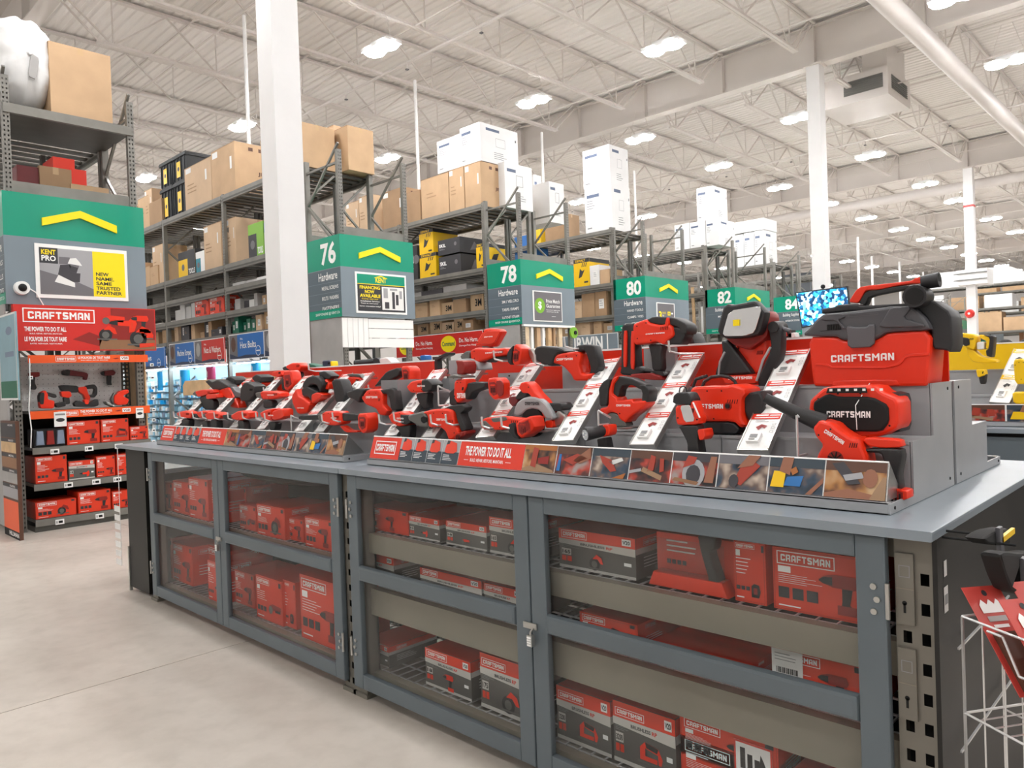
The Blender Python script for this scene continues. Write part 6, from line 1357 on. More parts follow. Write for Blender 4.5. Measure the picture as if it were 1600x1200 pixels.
# ---- framing nailer
tool('nailer', 'tall red and black nail gun with twin striped magazine posts', 2.6, [
 ('magazine', 'black', [(-1.847,1.69),(-1.831,1.7),(-1.785,1.696),(-1.784,1.518),(-1.767,1.521),(-1.736,1.503),(-1.751,1.486),(-1.787,1.479),(-1.864,1.489),(-1.857,1.521)], .06),
 ('red_rail', 'red', [(-1.829,1.669),(-1.813,1.669),(-1.821,1.52),(-1.838,1.52)], .01, -.034),
 ('red_rail', 'red', [(-1.793,1.665),(-1.777,1.665),(-1.784,1.506),(-1.802,1.513)], .01, -.034),
 ('body', 'red', [(-1.78,1.682),(-1.774,1.695),(-1.715,1.709),(-1.7,1.692),(-1.648,1.679),(-1.617,1.684),(-1.594,1.669),(-1.588,1.635),(-1.619,1.617),(-1.636,1.6),(-1.675,1.616),(-1.699,1.611),(-1.781,1.607)], .09),
 ('top_cover', 'grip', [(-1.722,1.705),(-1.685,1.717),(-1.588,1.705),(-1.535,1.675),(-1.536,1.638),(-1.563,1.636),(-1.57,1.664),(-1.623,1.681),(-1.655,1.679),(-1.706,1.693)], .08, .004),
 ('red_band', 'red', [(-1.626,1.678),(-1.618,1.706),(-1.61,1.706),(-1.608,1.68),(-1.615,1.668)], .095),
 ('rear_housing', 'black', [(-1.622,1.676),(-1.57,1.664),(-1.541,1.637),(-1.565,1.597),(-1.626,1.601),(-1.624,1.617),(-1.593,1.636)], .07),
 ('handle', 'grip', [(-1.725,1.609),(-1.655,1.602),(-1.667,1.562),(-1.665,1.498),(-1.708,1.5),(-1.713,1.564)], .045),
 ('foot', 'red_dark', [(-1.803,1.49),(-1.711,1.492),(-1.66,1.479),(-1.652,1.461),(-1.7,1.463),(-1.766,1.47),(-1.798,1.472)], .08),
 ('foot_cover', 'grip', [(-1.756,1.501),(-1.659,1.498),(-1.644,1.479),(-1.676,1.476),(-1.707,1.495)], .07, .01)],
 ([(-1.715,1.645),(-1.627,1.65)], 'white_print', 2.554), 'nail gun')
# ---- inflator
def inf_x(t, Y):
    p = [(-1.407,1.432),(-1.395,1.455),(-1.366,1.47),(-1.328,1.473),(-1.295,1.467),(-1.277,1.453),(-1.271,1.439)]; g = G(); g.path([(x, 2.44, z) for x, z in p], .006, 'grip', 8); g.build('carry_handle', t)
    c = [(-1.262,1.371)][0]; g = G(); g.tube((c[0], 2.356, c[1]), (c[0], 2.362, c[1]), .0125, .0125, 'red_dark', 14); g.tube((c[0], 2.353, c[1]), (c[0], 2.358, c[1]), .008, .008, 'slot', 12); g.build('air_port', t)
    p = [(-1.479,1.433),(-1.465,1.463),(-1.418,1.474)]; g = G(); g.path([(x, 2.5, z) for x, z in p], .006, 'grip', 8); g.build('air_hose', t)
tool('tire_inflator', 'boxy red inflator with black carry loop in the front row', 2.42, [
 ('body', 'red', [(-1.417,1.414),(-1.398,1.439),(-1.265,1.44),(-1.247,1.445),(-1.201,1.431),(-1.198,1.412),(-1.214,1.396),(-1.216,1.331),(-1.198,1.304),(-1.223,1.297),(-1.246,1.318),(-1.368,1.316),(-1.403,1.308)], .12),
 ('end_cap', 'black', [(-1.222,1.411),(-1.16,1.421),(-1.144,1.389),(-1.163,1.318),(-1.203,1.317),(-1.222,1.357)], .11, .02),
 ('base', 'black', [(-1.386,1.315),(-1.256,1.318),(-1.228,1.294),(-1.245,1.273),(-1.381,1.271),(-1.412,1.304)], .1)],
 ([(-1.404,1.362),(-1.28,1.378)], 'white_print', 2.3595), 'inflator', inf_x)
def wl_x(t, Y):
    p = [(-1.374,1.416),(-1.384,1.424),(-1.381,1.438),(-1.368,1.445),(-1.357,1.438),(-1.355,1.424),(-1.363,1.416)]; g = G(); g.path([(x, 2.25, z) for x, z in p], .002, 'black', 6); g.build('hanging_ring', t)
    p = [(-1.315,1.39),(-1.292,1.34)]; g = G(); g.bar((p[0][0], 2.221, p[0][1]), (p[1][0], 2.221, p[1][1]), .008, .002, 'white_print'); g.build('lettering', t)
tool('hand_lamp', 'small handheld red lamp with silver lens and hanging ring', 2.25, [
 ('head_cap', 'black', [(-1.395,1.386),(-1.391,1.413),(-1.375,1.424),(-1.332,1.424),(-1.317,1.398),(-1.328,1.38)], .06),
 ('body', 'red', [(-1.387,1.381),(-1.327,1.381),(-1.33,1.392),(-1.318,1.397),(-1.294,1.339),(-1.301,1.316),(-1.379,1.312),(-1.386,1.327)], .055),
 ('silver_lens', 'lens', [(-1.365,1.379),(-1.326,1.383),(-1.309,1.328),(-1.349,1.323)], .004, -.029),
 ('neck', 'grip', [(-1.38,1.31),(-1.308,1.316),(-1.299,1.294),(-1.306,1.265),(-1.298,1.214),(-1.347,1.212),(-1.347,1.255),(-1.368,1.293)], .05),
 ('red_knob', 'red', [(-1.303,1.3),(-1.278,1.303),(-1.274,1.278),(-1.283,1.266),(-1.297,1.265)], .06)], None, 'lamp', wl_x)
def fsh_x(t, Y):
    c = [(-1.744,1.272),(-1.709,1.287)]; g = G(); g.tube((c[0][0] - .006, 2.19, c[0][1]), (c[1][0], 2.3, c[1][1]), .024, .018, 'black', 18); g.build('lamp_barrel', t)
    d = Vector((c[0][0] - .006 - c[1][0], -.11, c[0][1] - c[1][1])).normalized(); o = Vector((c[0][0] - .006, 2.19, c[0][1]))
    g = G(); g.tube(o, o + d * .003, .02, .02, 'lens', 18); g.build('lamp_lens', t)
    g = G()
    for i in range(3): u = i * 2.09; q = o + d * .004 + Vector((math.cos(u) * .008, 0, math.sin(u) * .008)); g.tube(q, q + d * .002, .004, .004, 'white', 8)
    g.build('led_cell', t)
tool('flashlight', 'small pistol shaped flashlight with round lens in the front row', 2.28, [
 ('red_head', 'red', [(-1.732,1.296),(-1.714,1.306),(-1.69,1.305),(-1.688,1.281),(-1.693,1.267),(-1.723,1.258),(-1.733,1.272)], .05),
 ('handle', 'grip', [(-1.755,1.251),(-1.712,1.258),(-1.709,1.247),(-1.702,1.214),(-1.751,1.21),(-1.752,1.234)], .04)], None, 'flashlight', fsh_x)
tool('jigsaw', 'red jigsaw with closed black handle left of the flood light rail', 2.38, [
 ('foot_plate', 'steel', [(-1.749,1.287),(-1.639,1.293),(-1.652,1.284),(-1.743,1.281)], .09),
 ('gear_case', 'gear_grey', [(-1.772,1.348),(-1.726,1.342),(-1.686,1.306),(-1.683,1.292),(-1.753,1.289),(-1.77,1.318)], .05),
 ('body', 'red', [(-1.756,1.429),(-1.744,1.461),(-1.734,1.479),(-1.709,1.486),(-1.714,1.472),(-1.732,1.455),(-1.74,1.418),(-1.717,1.403),(-1.713,1.391),(-1.648,1.398),(-1.64,1.388),(-1.587,1.392),(-1.588,1.374),(-1.636,1.343),(-1.664,1.326),(-1.682,1.306),(-1.709,1.32),(-1.72,1.342),(-1.749,1.348),(-1.78,1.334),(-1.796,1.342),(-1.802,1.361),(-1.76,1.369)], .07),
 ('front_grip', 'grip', [(-1.801,1.438),(-1.781,1.464),(-1.748,1.479),(-1.74,1.472),(-1.753,1.432),(-1.762,1.371),(-1.799,1.369),(-1.8,1.418)], .078),
 ('handle', 'grip', [(-1.742,1.455),(-1.72,1.485),(-1.658,1.476),(-1.611,1.458),(-1.585,1.449),(-1.593,1.426),(-1.613,1.43),(-1.653,1.449),(-1.694,1.448),(-1.71,1.431),(-1.715,1.408),(-1.724,1.403),(-1.747,1.417)], .05),
 ('rear_body', 'grip', [(-1.619,1.449),(-1.591,1.449),(-1.572,1.426),(-1.579,1.387),(-1.6,1.382),(-1.608,1.392),(-1.604,1.421)], .06)],
 ([(-1.703,1.37),(-1.639,1.378)], 'white_print', 2.3245))
tool('reciprocating_saw', 'black and red reciprocating saw hanging highest, left of the nailer', 2.58, [
 ('blade_shoe', 'steel', [(-2.369,1.621),(-2.347,1.623),(-2.322,1.586),(-2.319,1.556),(-2.341,1.555),(-2.362,1.587)], .04),
 ('nose', 'grip', [(-2.316,1.612),(-2.302,1.628),(-2.267,1.63),(-2.157,1.616),(-2.125,1.596),(-2.183,1.586),(-2.211,1.536),(-2.262,1.544),(-2.305,1.565),(-2.313,1.585)], .075),
 ('body', 'red', [(-2.2,1.577),(-2.175,1.591),(-2.064,1.596),(-2.045,1.58),(-2.058,1.537),(-2.044,1.496),(-1.978,1.5),(-2.002,1.479),(-2.018,1.467),(-2.09,1.468),(-2.105,1.494),(-2.144,1.53),(-2.177,1.544),(-2.206,1.549)], .07),
 ('rear_handle', 'grip', [(-2.1,1.608),(-2.067,1.622),(-2.027,1.624),(-1.98,1.617),(-1.967,1.576),(-1.958,1.521),(-1.986,1.491),(-2.022,1.47),(-2.074,1.467),(-2.056,1.494),(-2.009,1.501),(-2.004,1.522),(-2.028,1.595),(-2.068,1.593)], .05)],
 ([(-2.163,1.559),(-2.072,1.569)], 'white_print', 2.5245))
def cs_x(t, Y):
    c = [(-2.146,1.301)][0]; g = G(); g.tube((c[0], 2.33, c[1]), (c[0], 2.345, c[1]), .062, .062, 'slot', 28); g.tube((c[0] + .005, 2.325, c[1] - .0), (c[0] + .005, 2.335, c[1]), .018, .018, 'gear_grey', 12); g.build('saw_blade', t)
arcp = [(270, 750), (275, 700), (295, 660), (330, 632), (375, 620), (420, 622), (465, 640), (500, 672), (525, 712), (550, 765), (535, 785), (490, 775), (470, 740), (440, 715), (400, 705), (360, 715), (330, 745), (300, 760)]
tool('circular_saw', 'large circular saw with grey blade guard and red handle', 2.36, [
 ('foot_plate', 'steel', [(-2.314,1.264),(-2.035,1.271),(-2.036,1.264),(-2.314,1.256)], .12),
 ('blade_guard', 'riser', [(-2.249,1.331),(-2.243,1.362),(-2.225,1.387),(-2.194,1.404),(-2.157,1.411),(-2.12,1.409),(-2.084,1.398),(-2.057,1.379),(-2.039,1.356),(-2.021,1.325),(-2.033,1.313),(-2.068,1.318),(-2.083,1.339),(-2.106,1.354),(-2.139,1.359),(-2.172,1.353),(-2.198,1.335),(-2.224,1.325)], .03, -.02),
 ('body', 'red', [(-2.219,1.446),(-2.205,1.469),(-2.172,1.473),(-2.148,1.457),(-2.125,1.426),(-2.086,1.396),(-2.062,1.36),(-2.047,1.366),(-2.047,1.33),(-2.081,1.317),(-2.096,1.352),(-2.126,1.39),(-2.166,1.425),(-2.195,1.423)], .06),
 ('motor_housing', 'black', [(-2.08,1.381),(-2.001,1.384),(-1.985,1.365),(-1.999,1.35),(-2.065,1.346)], .07, .02),
 ('handle_grip', 'grip', [(-2.254,1.397),(-2.223,1.428),(-2.196,1.446),(-2.17,1.427),(-2.186,1.408),(-2.224,1.397)], .05),
 ('front_knob', 'maroon', [(-2.286,1.409),(-2.238,1.412),(-2.229,1.389),(-2.262,1.366),(-2.283,1.383)], .05),
 ('depth_bracket', 'steel', [(-2.054,1.324),(-2.015,1.356),(-1.978,1.327),(-1.999,1.29),(-2.034,1.282)], .02),
 ('red_foot', 'red', [(-2.078,1.31),(-2.036,1.314),(-2.035,1.281),(-2.077,1.279)], .05)],
 ([(-2.175,1.374),(-2.095,1.388)], 'dark_print', 2.3245), 'saw', cs_x)
def bat_plate(t, pts, Y, d=.075):
    """battery rail plate standing across the tool axis"""
    pass
tool('cut_off_tool', 'small red and grey tool with big square battery socket, front row', 2.27, [
 ('body', 'red', [(-2.381,1.306),(-2.348,1.324),(-2.234,1.331),(-2.135,1.324),(-2.101,1.323),(-2.149,1.286),(-2.25,1.272),(-2.307,1.272),(-2.369,1.275)], .045),
 ('grey_switch', 'gear_grey', [(-2.31,1.323),(-2.219,1.33),(-2.207,1.315),(-2.293,1.304)], .03, -.01),
 ('battery_socket', 'red', [(-2.151,1.307),(-2.059,1.339),(-2.045,1.284),(-2.12,1.241),(-2.145,1.259)], .075),
 ('socket_ring', 'black', [(-2.19,1.299),(-2.16,1.308),(-2.154,1.264),(-2.131,1.24),(-2.155,1.243),(-2.186,1.263)], .08),
 ('left_guard', 'gear_grey', [(-2.362,1.308),(-2.341,1.313),(-2.286,1.274),(-2.313,1.272),(-2.358,1.281)], .05)],
 ([(-2.107,1.27),(-2.045,1.311)], 'red_dark', 2.2115))
tool('angle_grinder', 'red angle grinder with curved grey guard hanging high in the middle', 2.55, [
 ('gear_head', 'gear_grey', [(-2.786,1.607),(-2.749,1.627),(-2.717,1.631),(-2.72,1.588),(-2.778,1.59)], .07),
 ('wheel_guard', 'riser', [(-2.792,1.591),(-2.701,1.592),(-2.648,1.569),(-2.639,1.533),(-2.673,1.533),(-2.738,1.554),(-2.791,1.575)], .1),
 ('body', 'red', [(-2.716,1.631),(-2.676,1.643),(-2.549,1.631),(-2.467,1.632),(-2.451,1.601),(-2.526,1.592),(-2.555,1.594),(-2.585,1.583),(-2.671,1.569),(-2.712,1.582)], .065),
 ('paddle_switch', 'grip', [(-2.622,1.572),(-2.59,1.585),(-2.544,1.593),(-2.467,1.593),(-2.464,1.578),(-2.504,1.578),(-2.562,1.577),(-2.587,1.566)], .04),
 ('socket_ring', 'black', [(-2.462,1.602),(-2.444,1.624),(-2.419,1.64),(-2.439,1.549),(-2.459,1.564)], .07),
 ('battery_socket', 'red', [(-2.412,1.638),(-2.4,1.645),(-2.361,1.619),(-2.379,1.553),(-2.411,1.545),(-2.427,1.563)], .075)],
 ([(-2.594,1.609),(-2.48,1.616)], 'white_print', 2.507))
tool('die_grinder', 'upright red tool with sideways battery socket in the middle row', 2.38, [
 ('chuck_plate', 'gear_grey', [(-2.672,1.51),(-2.639,1.515),(-2.582,1.505),(-2.585,1.497),(-2.672,1.499)], .09),
 ('top_disc', 'red_dark', [(-2.683,1.583),(-2.627,1.578),(-2.616,1.552),(-2.627,1.515),(-2.678,1.516),(-2.672,1.554)], .08, .05),
 ('body', 'red', [(-2.645,1.49),(-2.567,1.494),(-2.562,1.466),(-2.586,1.426),(-2.579,1.397),(-2.631,1.38),(-2.655,1.41)], .07),
 ('side_grip', 'black', [(-2.69,1.433),(-2.645,1.456),(-2.631,1.378),(-2.659,1.368),(-2.692,1.374)], .06),
 ('handle', 'grip', [(-2.588,1.47),(-2.521,1.479),(-2.452,1.475),(-2.448,1.45),(-2.532,1.431),(-2.562,1.397),(-2.592,1.398),(-2.597,1.426),(-2.576,1.454)], .05),
 ('battery_socket', 'red', [(-2.421,1.491),(-2.37,1.495),(-2.346,1.474),(-2.35,1.404),(-2.383,1.395),(-2.416,1.42)], .075),
 ('socket_face', 'red_dark', [(-2.364,1.48),(-2.334,1.482),(-2.319,1.466),(-2.322,1.419),(-2.345,1.408),(-2.363,1.427)], .006, -.036)],
 ([(-2.602,1.406),(-2.545,1.429)], 'white_print', 2.3245))
tool('reciprocating_saw', 'grey nosed red saw in the front row right of the small impact driver', 2.28, [
 ('nose', 'gear_grey', [(-2.874,1.325),(-2.846,1.335),(-2.757,1.349),(-2.731,1.328),(-2.727,1.276),(-2.788,1.274),(-2.841,1.295),(-2.868,1.304)], .075),
 ('body', 'red', [(-2.767,1.344),(-2.697,1.358),(-2.589,1.362),(-2.551,1.354),(-2.545,1.289),(-2.519,1.269),(-2.52,1.248),(-2.558,1.218),(-2.585,1.217),(-2.607,1.258),(-2.644,1.278),(-2.725,1.272),(-2.728,1.328)], .07),
 ('rear_handle', 'grip', [(-2.642,1.353),(-2.587,1.374),(-2.501,1.382),(-2.477,1.37),(-2.485,1.354),(-2.512,1.338),(-2.474,1.27),(-2.508,1.256),(-2.535,1.313),(-2.544,1.346),(-2.563,1.354)], .05),
 ('nose_bore', 'slot', [(-2.771,1.319),(-2.75,1.327),(-2.731,1.319),(-2.73,1.3),(-2.752,1.291),(-2.77,1.301)], .01, -.036),
 ('battery_mount', 'red_dark', [(-2.566,1.247),(-2.471,1.266),(-2.469,1.249),(-2.528,1.219),(-2.568,1.217)], .06)],
 ([(-2.648,1.308),(-2.581,1.318)], 'white_print', 2.2345))
tool('impact_driver', 'short red and black impact driver in the front row', 2.28, [
 ('handle', 'grip', [(-3.004,1.273),(-2.878,1.284),(-2.876,1.26),(-2.886,1.212),(-2.943,1.209),(-2.962,1.245)], .045),
 ('body', 'red', [(-3.038,1.324),(-3.009,1.338),(-2.936,1.348),(-2.894,1.335),(-2.875,1.308),(-2.883,1.282),(-2.955,1.271),(-3.012,1.288)], .065),
 ('rear_cap', 'grip', [(-2.937,1.334),(-2.872,1.33),(-2.853,1.309),(-2.856,1.294),(-2.897,1.281),(-2.932,1.286)], .07)],
 ([(-2.948,1.309),(-2.894,1.317)], 'white_print', 2.237))
tool('impact_wrench', 'red impact wrench with large black rear cap in middle row', 2.44, [
 ('handle', 'grip', [(-3.027,1.428),(-2.929,1.433),(-2.94,1.379),(-2.933,1.351),(-2.975,1.349),(-3.011,1.388)], .045),
 ('body', 'red', [(-3.084,1.463),(-3.044,1.49),(-2.955,1.498),(-2.946,1.434),(-3.047,1.43),(-3.07,1.445)], .07),
 ('rear_cap', 'grip', [(-2.958,1.494),(-2.914,1.5),(-2.872,1.474),(-2.882,1.446),(-2.924,1.433),(-2.956,1.438)], .078)],
 ([(-2.977,1.46),(-2.917,1.469)], 'white_print', 2.3945))
tool('reciprocating_saw', 'red saw with black angled rear handle, second row centre', 2.4, [
 ('nose', 'grip', [(-3.571,1.442),(-3.5,1.456),(-3.449,1.461),(-3.382,1.456),(-3.435,1.411),(-3.452,1.38),(-3.504,1.401),(-3.556,1.411)], .07),
 ('body', 'red', [(-3.431,1.41),(-3.368,1.455),(-3.268,1.454),(-3.239,1.424),(-3.243,1.371),(-3.196,1.344),(-3.222,1.314),(-3.271,1.318),(-3.301,1.352),(-3.39,1.371)], .07),
 ('rear_handle', 'grip', [(-3.296,1.448),(-3.173,1.46),(-3.149,1.447),(-3.142,1.4),(-3.131,1.339),(-3.18,1.342),(-3.197,1.419),(-3.214,1.428),(-3.268,1.428)], .05)],
 ([(-3.364,1.407),(-3.261,1.419)], 'white_print', 2.3545))
tool('power_drill', 'red drill with black side tube and large battery socket, front row', 2.27, [
 ('side_tube', 'black', [(-3.889,1.315),(-3.644,1.324),(-3.645,1.295),(-3.886,1.289)], .04),
 ('chuck', 'gear_grey', [(-3.67,1.312),(-3.629,1.343),(-3.591,1.347),(-3.607,1.273),(-3.652,1.287)], .06),
 ('body', 'red', [(-3.619,1.333),(-3.585,1.343),(-3.437,1.344),(-3.429,1.278),(-3.503,1.265),(-3.591,1.269),(-3.621,1.293)], .065),
 ('grip_sleeve', 'grip', [(-3.449,1.336),(-3.303,1.331),(-3.295,1.297),(-3.447,1.29)], .045),
 ('battery_socket', 'red', [(-3.273,1.333),(-3.203,1.338),(-3.186,1.315),(-3.198,1.246),(-3.238,1.23),(-3.276,1.261)], .075),
 ('lower_guard', 'red', [(-3.479,1.265),(-3.44,1.267),(-3.383,1.244),(-3.312,1.244),(-3.315,1.233),(-3.426,1.23)], .03)],
 ([(-3.51,1.305),(-3.457,1.312)], 'white_print', 2.227))
tool('oscillating_tool', 'dark handled tool with upright red battery socket, behind the saw', 2.56, [
 ('body', 'red', [(-3.467,1.46),(-3.42,1.48),(-3.368,1.489),(-3.316,1.492),(-3.302,1.467),(-3.388,1.453)], .06),
 ('handle', 'grip', [(-3.54,1.465),(-3.477,1.511),(-3.415,1.55),(-3.312,1.568),(-3.297,1.547),(-3.309,1.521),(-3.369,1.503),(-3.453,1.485),(-3.492,1.475)], .06),
 ('battery_socket', 'red', [(-3.275,1.571),(-3.222,1.573),(-3.195,1.554),(-3.199,1.481),(-3.228,1.474),(-3.263,1.487)], .075)])
def cs2_x(t, Y):
    c = [(-3.968,1.467)][0]; g = G(); g.tube((c[0], 2.45, c[1]), (c[0], 2.46, c[1]), .075, .075, 'slot', 24); g.build('saw_blade', t)
tool('circular_saw', 'circular saw with dark round guard in the left display section', 2.42, [
 ('blade_guard', 'grip', [(-4.085,1.48),(-4.068,1.507),(-4.025,1.533),(-3.963,1.543),(-3.904,1.533),(-3.867,1.506),(-3.859,1.482),(-3.891,1.439),(-3.908,1.477),(-3.937,1.488),(-3.987,1.489),(-4.029,1.468),(-4.071,1.463)], .05),
 ('body', 'red', [(-4.187,1.422),(-4.127,1.472),(-4.108,1.424),(-4.048,1.41),(-3.977,1.377),(-4.012,1.322),(-4.118,1.31),(-4.177,1.376)], .08),
 ('rear_body', 'red', [(-3.965,1.431),(-3.905,1.444),(-3.847,1.43),(-3.868,1.409),(-3.928,1.393),(-3.969,1.377)], .07),
 ('handle', 'grip', [(-4.095,1.466),(-4.03,1.482),(-3.969,1.469),(-3.909,1.447),(-3.932,1.397),(-3.991,1.388),(-4.014,1.415),(-4.086,1.421)], .05)],
 ([(-4.05,1.35),(-3.972,1.357)], 'white_print', 2.3395), 'saw', cs2_x)
tool('polisher', 'tall dark handled tool with red neck, left display section', 2.46, [
 ('top_grip', 'grip', [(-3.949,1.562),(-3.887,1.568),(-3.81,1.538),(-3.838,1.516),(-3.939,1.529)], .06),
 ('body', 'red', [(-3.925,1.513),(-3.862,1.518),(-3.833,1.49),(-3.844,1.459),(-3.905,1.458)], .07),
 ('handle', 'grip', [(-3.81,1.505),(-3.77,1.519),(-3.719,1.514),(-3.688,1.462),(-3.673,1.415),(-3.695,1.383),(-3.777,1.383),(-3.793,1.458)], .07)])
tool('red_holster', 'open red plastic cradle behind the polisher, left section', 2.6, [
 ('body', 'red', [(-3.879,1.498),(-3.853,1.527),(-3.732,1.522),(-3.716,1.484),(-3.79,1.474),(-3.885,1.481)], .06),
 ('top_bar', 'gear_grey', [(-3.881,1.539),(-3.852,1.547),(-3.74,1.541),(-3.718,1.521),(-3.732,1.522),(-3.853,1.533)], .05)], None, 'tool holder')
tool('power_drill', 'glossy red drill hooked on top of the left red back panel', 2.7, [
 ('handle', 'grip', [(-4.686,1.579),(-4.603,1.578),(-4.594,1.508),(-4.667,1.509)], .045),
 ('body', 'red', [(-4.746,1.624),(-4.67,1.641),(-4.575,1.639),(-4.54,1.612),(-4.577,1.581),(-4.697,1.591),(-4.742,1.606)], .07),
 ('chuck', 'grip', [(-4.816,1.612),(-4.768,1.623),(-4.739,1.598),(-4.789,1.587)], .05)])
tool('green_tool', 'dark green and grey tool lying behind the left red back panel', 2.85, [('body', 'green_dark', [(-4.781,1.631),(-4.732,1.64),(-4.615,1.623),(-4.591,1.6),(-4.711,1.602),(-4.771,1.614)], .07)])
tool('impact_driver', 'red impact driver with silver nose, middle row of left section', 2.44, [
 ('handle', 'grip', [(-4.615,1.398),(-4.508,1.399),(-4.486,1.351),(-4.617,1.343)], .045),
 ('body', 'red', [(-4.631,1.457),(-4.473,1.457),(-4.371,1.445),(-4.371,1.419),(-4.466,1.403),(-4.611,1.403)], .07),
 ('nose', 'gear_grey', [(-4.715,1.447),(-4.626,1.453),(-4.611,1.403),(-4.699,1.416)], .05)], ([(-4.506,1.428),(-4.423,1.435)], 'white_print', 2.3945))
tool('power_drill', 'red drill with pointed nose in front row of left section', 2.27, [
 ('handle', 'grip', [(-4.243,1.273),(-4.145,1.272),(-4.162,1.224),(-4.219,1.221)], .045),
 ('body', 'red', [(-4.324,1.327),(-4.257,1.346),(-4.163,1.356),(-4.182,1.326),(-4.168,1.286),(-4.24,1.278),(-4.308,1.305)], .065),
 ('battery', 'red', [(-4.164,1.339),(-4.072,1.356),(-4.029,1.35),(-4.032,1.304),(-4.131,1.285),(-4.168,1.29)], .07)], ([(-4.188,1.311),(-4.128,1.319)], 'white_print', 2.227))
for nm, lb, body, nose, hd, Y in [
 ('power_drill', 'leftmost small red drill in the front row', [(-5.555,1.32),(-5.422,1.335),(-5.316,1.322),(-5.317,1.283),(-5.455,1.275),(-5.553,1.297)], [(-5.371,1.306),(-5.212,1.313),(-5.202,1.285),(-5.32,1.281)], [(-5.51,1.272),(-5.374,1.274),(-5.386,1.214),(-5.502,1.212)], 2.27),
 ('impact_driver', 'second small red driver from left, front row', [(-5.211,1.323),(-5.108,1.337),(-5.008,1.33),(-5.032,1.286),(-5.164,1.285)], [(-5.29,1.312),(-5.206,1.313),(-5.189,1.288),(-5.267,1.282)], [(-5.153,1.264),(-5.065,1.265),(-5.045,1.216),(-5.132,1.214)], 2.26),
 ('power_drill', 'third small red drill from left with grey chuck, front row', [(-5.051,1.313),(-4.986,1.329),(-4.844,1.327),(-4.808,1.31),(-4.824,1.289),(-5.015,1.276)], [(-5.101,1.313),(-5.045,1.32),(-5.033,1.281),(-5.088,1.286)], [(-4.991,1.277),(-4.892,1.279),(-4.888,1.215),(-4.972,1.213)], 2.25),
 ('hammer_drill', 'fourth small red drill from left with long black nose, front row', [(-4.665,1.312),(-4.562,1.341),(-4.415,1.335),(-4.417,1.295),(-4.568,1.277),(-4.654,1.286)], [(-4.801,1.312),(-4.663,1.318),(-4.653,1.28),(-4.733,1.275),(-4.795,1.291)], [(-4.6,1.278),(-4.514,1.279),(-4.498,1.214),(-4.584,1.212)], 2.25),
 ('power_drill', 'red drill with tapered grey chuck at far left, second row', [(-5.659,1.466),(-5.54,1.479),(-5.351,1.476),(-5.341,1.452),(-5.476,1.44),(-5.614,1.423)], [(-5.724,1.448),(-5.665,1.471),(-5.611,1.424),(-5.667,1.43)], [(-5.614,1.423),(-5.49,1.43),(-5.371,1.4),(-5.364,1.329),(-5.54,1.328)], 2.45)]:
    ps = [('handle', 'grip', hd, .045), ('body', 'red', body, .065), ('nose', 'gear_grey' if 'grey' in lb else 'grip', nose, .05)]
    if Y == 2.45: ps.append(('battery', 'red', [(-5.467,1.442),(-5.294,1.446),(-5.283,1.417),(-5.457,1.405)], .07))
    tool(nm, lb, Y, ps)
tool('reciprocating_saw', 'grey and red saw tilted steeply down right, far left section', 2.5, [
 ('nose', 'grip', [(-5.579,1.539),(-5.517,1.552),(-5.458,1.534),(-5.365,1.551),(-5.21,1.506),(-5.193,1.487),(-5.372,1.466),(-5.45,1.473),(-5.527,1.511)], .075),
 ('body', 'red', [(-5.379,1.467),(-5.218,1.501),(-5.172,1.466),(-5.082,1.374),(-5.061,1.339),(-5.184,1.345),(-5.229,1.408),(-5.353,1.437)], .07),
 ('rear_handle', 'grey_plastic', [(-5.284,1.477),(-5.168,1.495),(-5.119,1.465),(-5.025,1.441),(-5.014,1.423),(-5.077,1.412),(-5.197,1.436)], .05)])
tool('sander', 'round topped black and red sander left of the dark tools', 2.58, [
 ('top_knob', 'grip', [(-5.381,1.558),(-5.301,1.571),(-5.226,1.544),(-5.242,1.504),(-5.345,1.503),(-5.388,1.524)], .1),
 ('body', 'red', [(-5.371,1.503),(-5.25,1.504),(-5.244,1.474),(-5.286,1.451),(-5.361,1.464)], .09)])
tool('sander', 'round topped black and red sander below the back panel edge', 2.6, [
 ('top_knob', 'grip', [(-5.014,1.555),(-4.955,1.575),(-4.882,1.557),(-4.877,1.514),(-4.946,1.508),(-5.013,1.538)], .1),
 ('body', 'red', [(-5.033,1.544),(-5.004,1.538),(-4.937,1.508),(-4.877,1.514),(-4.888,1.486),(-4.996,1.487),(-5.042,1.505)], .09)])
tool('heat_gun', 'black rounded tool between two sanders in left section', 2.5, [
 ('body', 'grip', [(-5.003,1.479),(-4.95,1.518),(-4.903,1.523),(-4.802,1.494),(-4.795,1.461),(-4.807,1.427),(-4.892,1.384),(-5.019,1.395)], .09),
 ('red_trim', 'red', [(-5.028,1.52),(-4.933,1.521),(-4.953,1.497),(-5.018,1.492)], .05)])
tool('hammer_drill', 'deep red drill body below the glossy red drill', 2.6, [
 ('body', 'red', [(-4.745,1.583),(-4.629,1.592),(-4.614,1.555),(-4.693,1.548),(-4.741,1.555)], .08), ('battery_socket', 'red', [(-4.612,1.582),(-4.5,1.588),(-4.473,1.486),(-4.557,1.451),(-4.603,1.463)], .07), ('handle', 'grip', [(-4.658,1.532),(-4.604,1.536),(-4.598,1.457),(-4.651,1.458)], .05)])
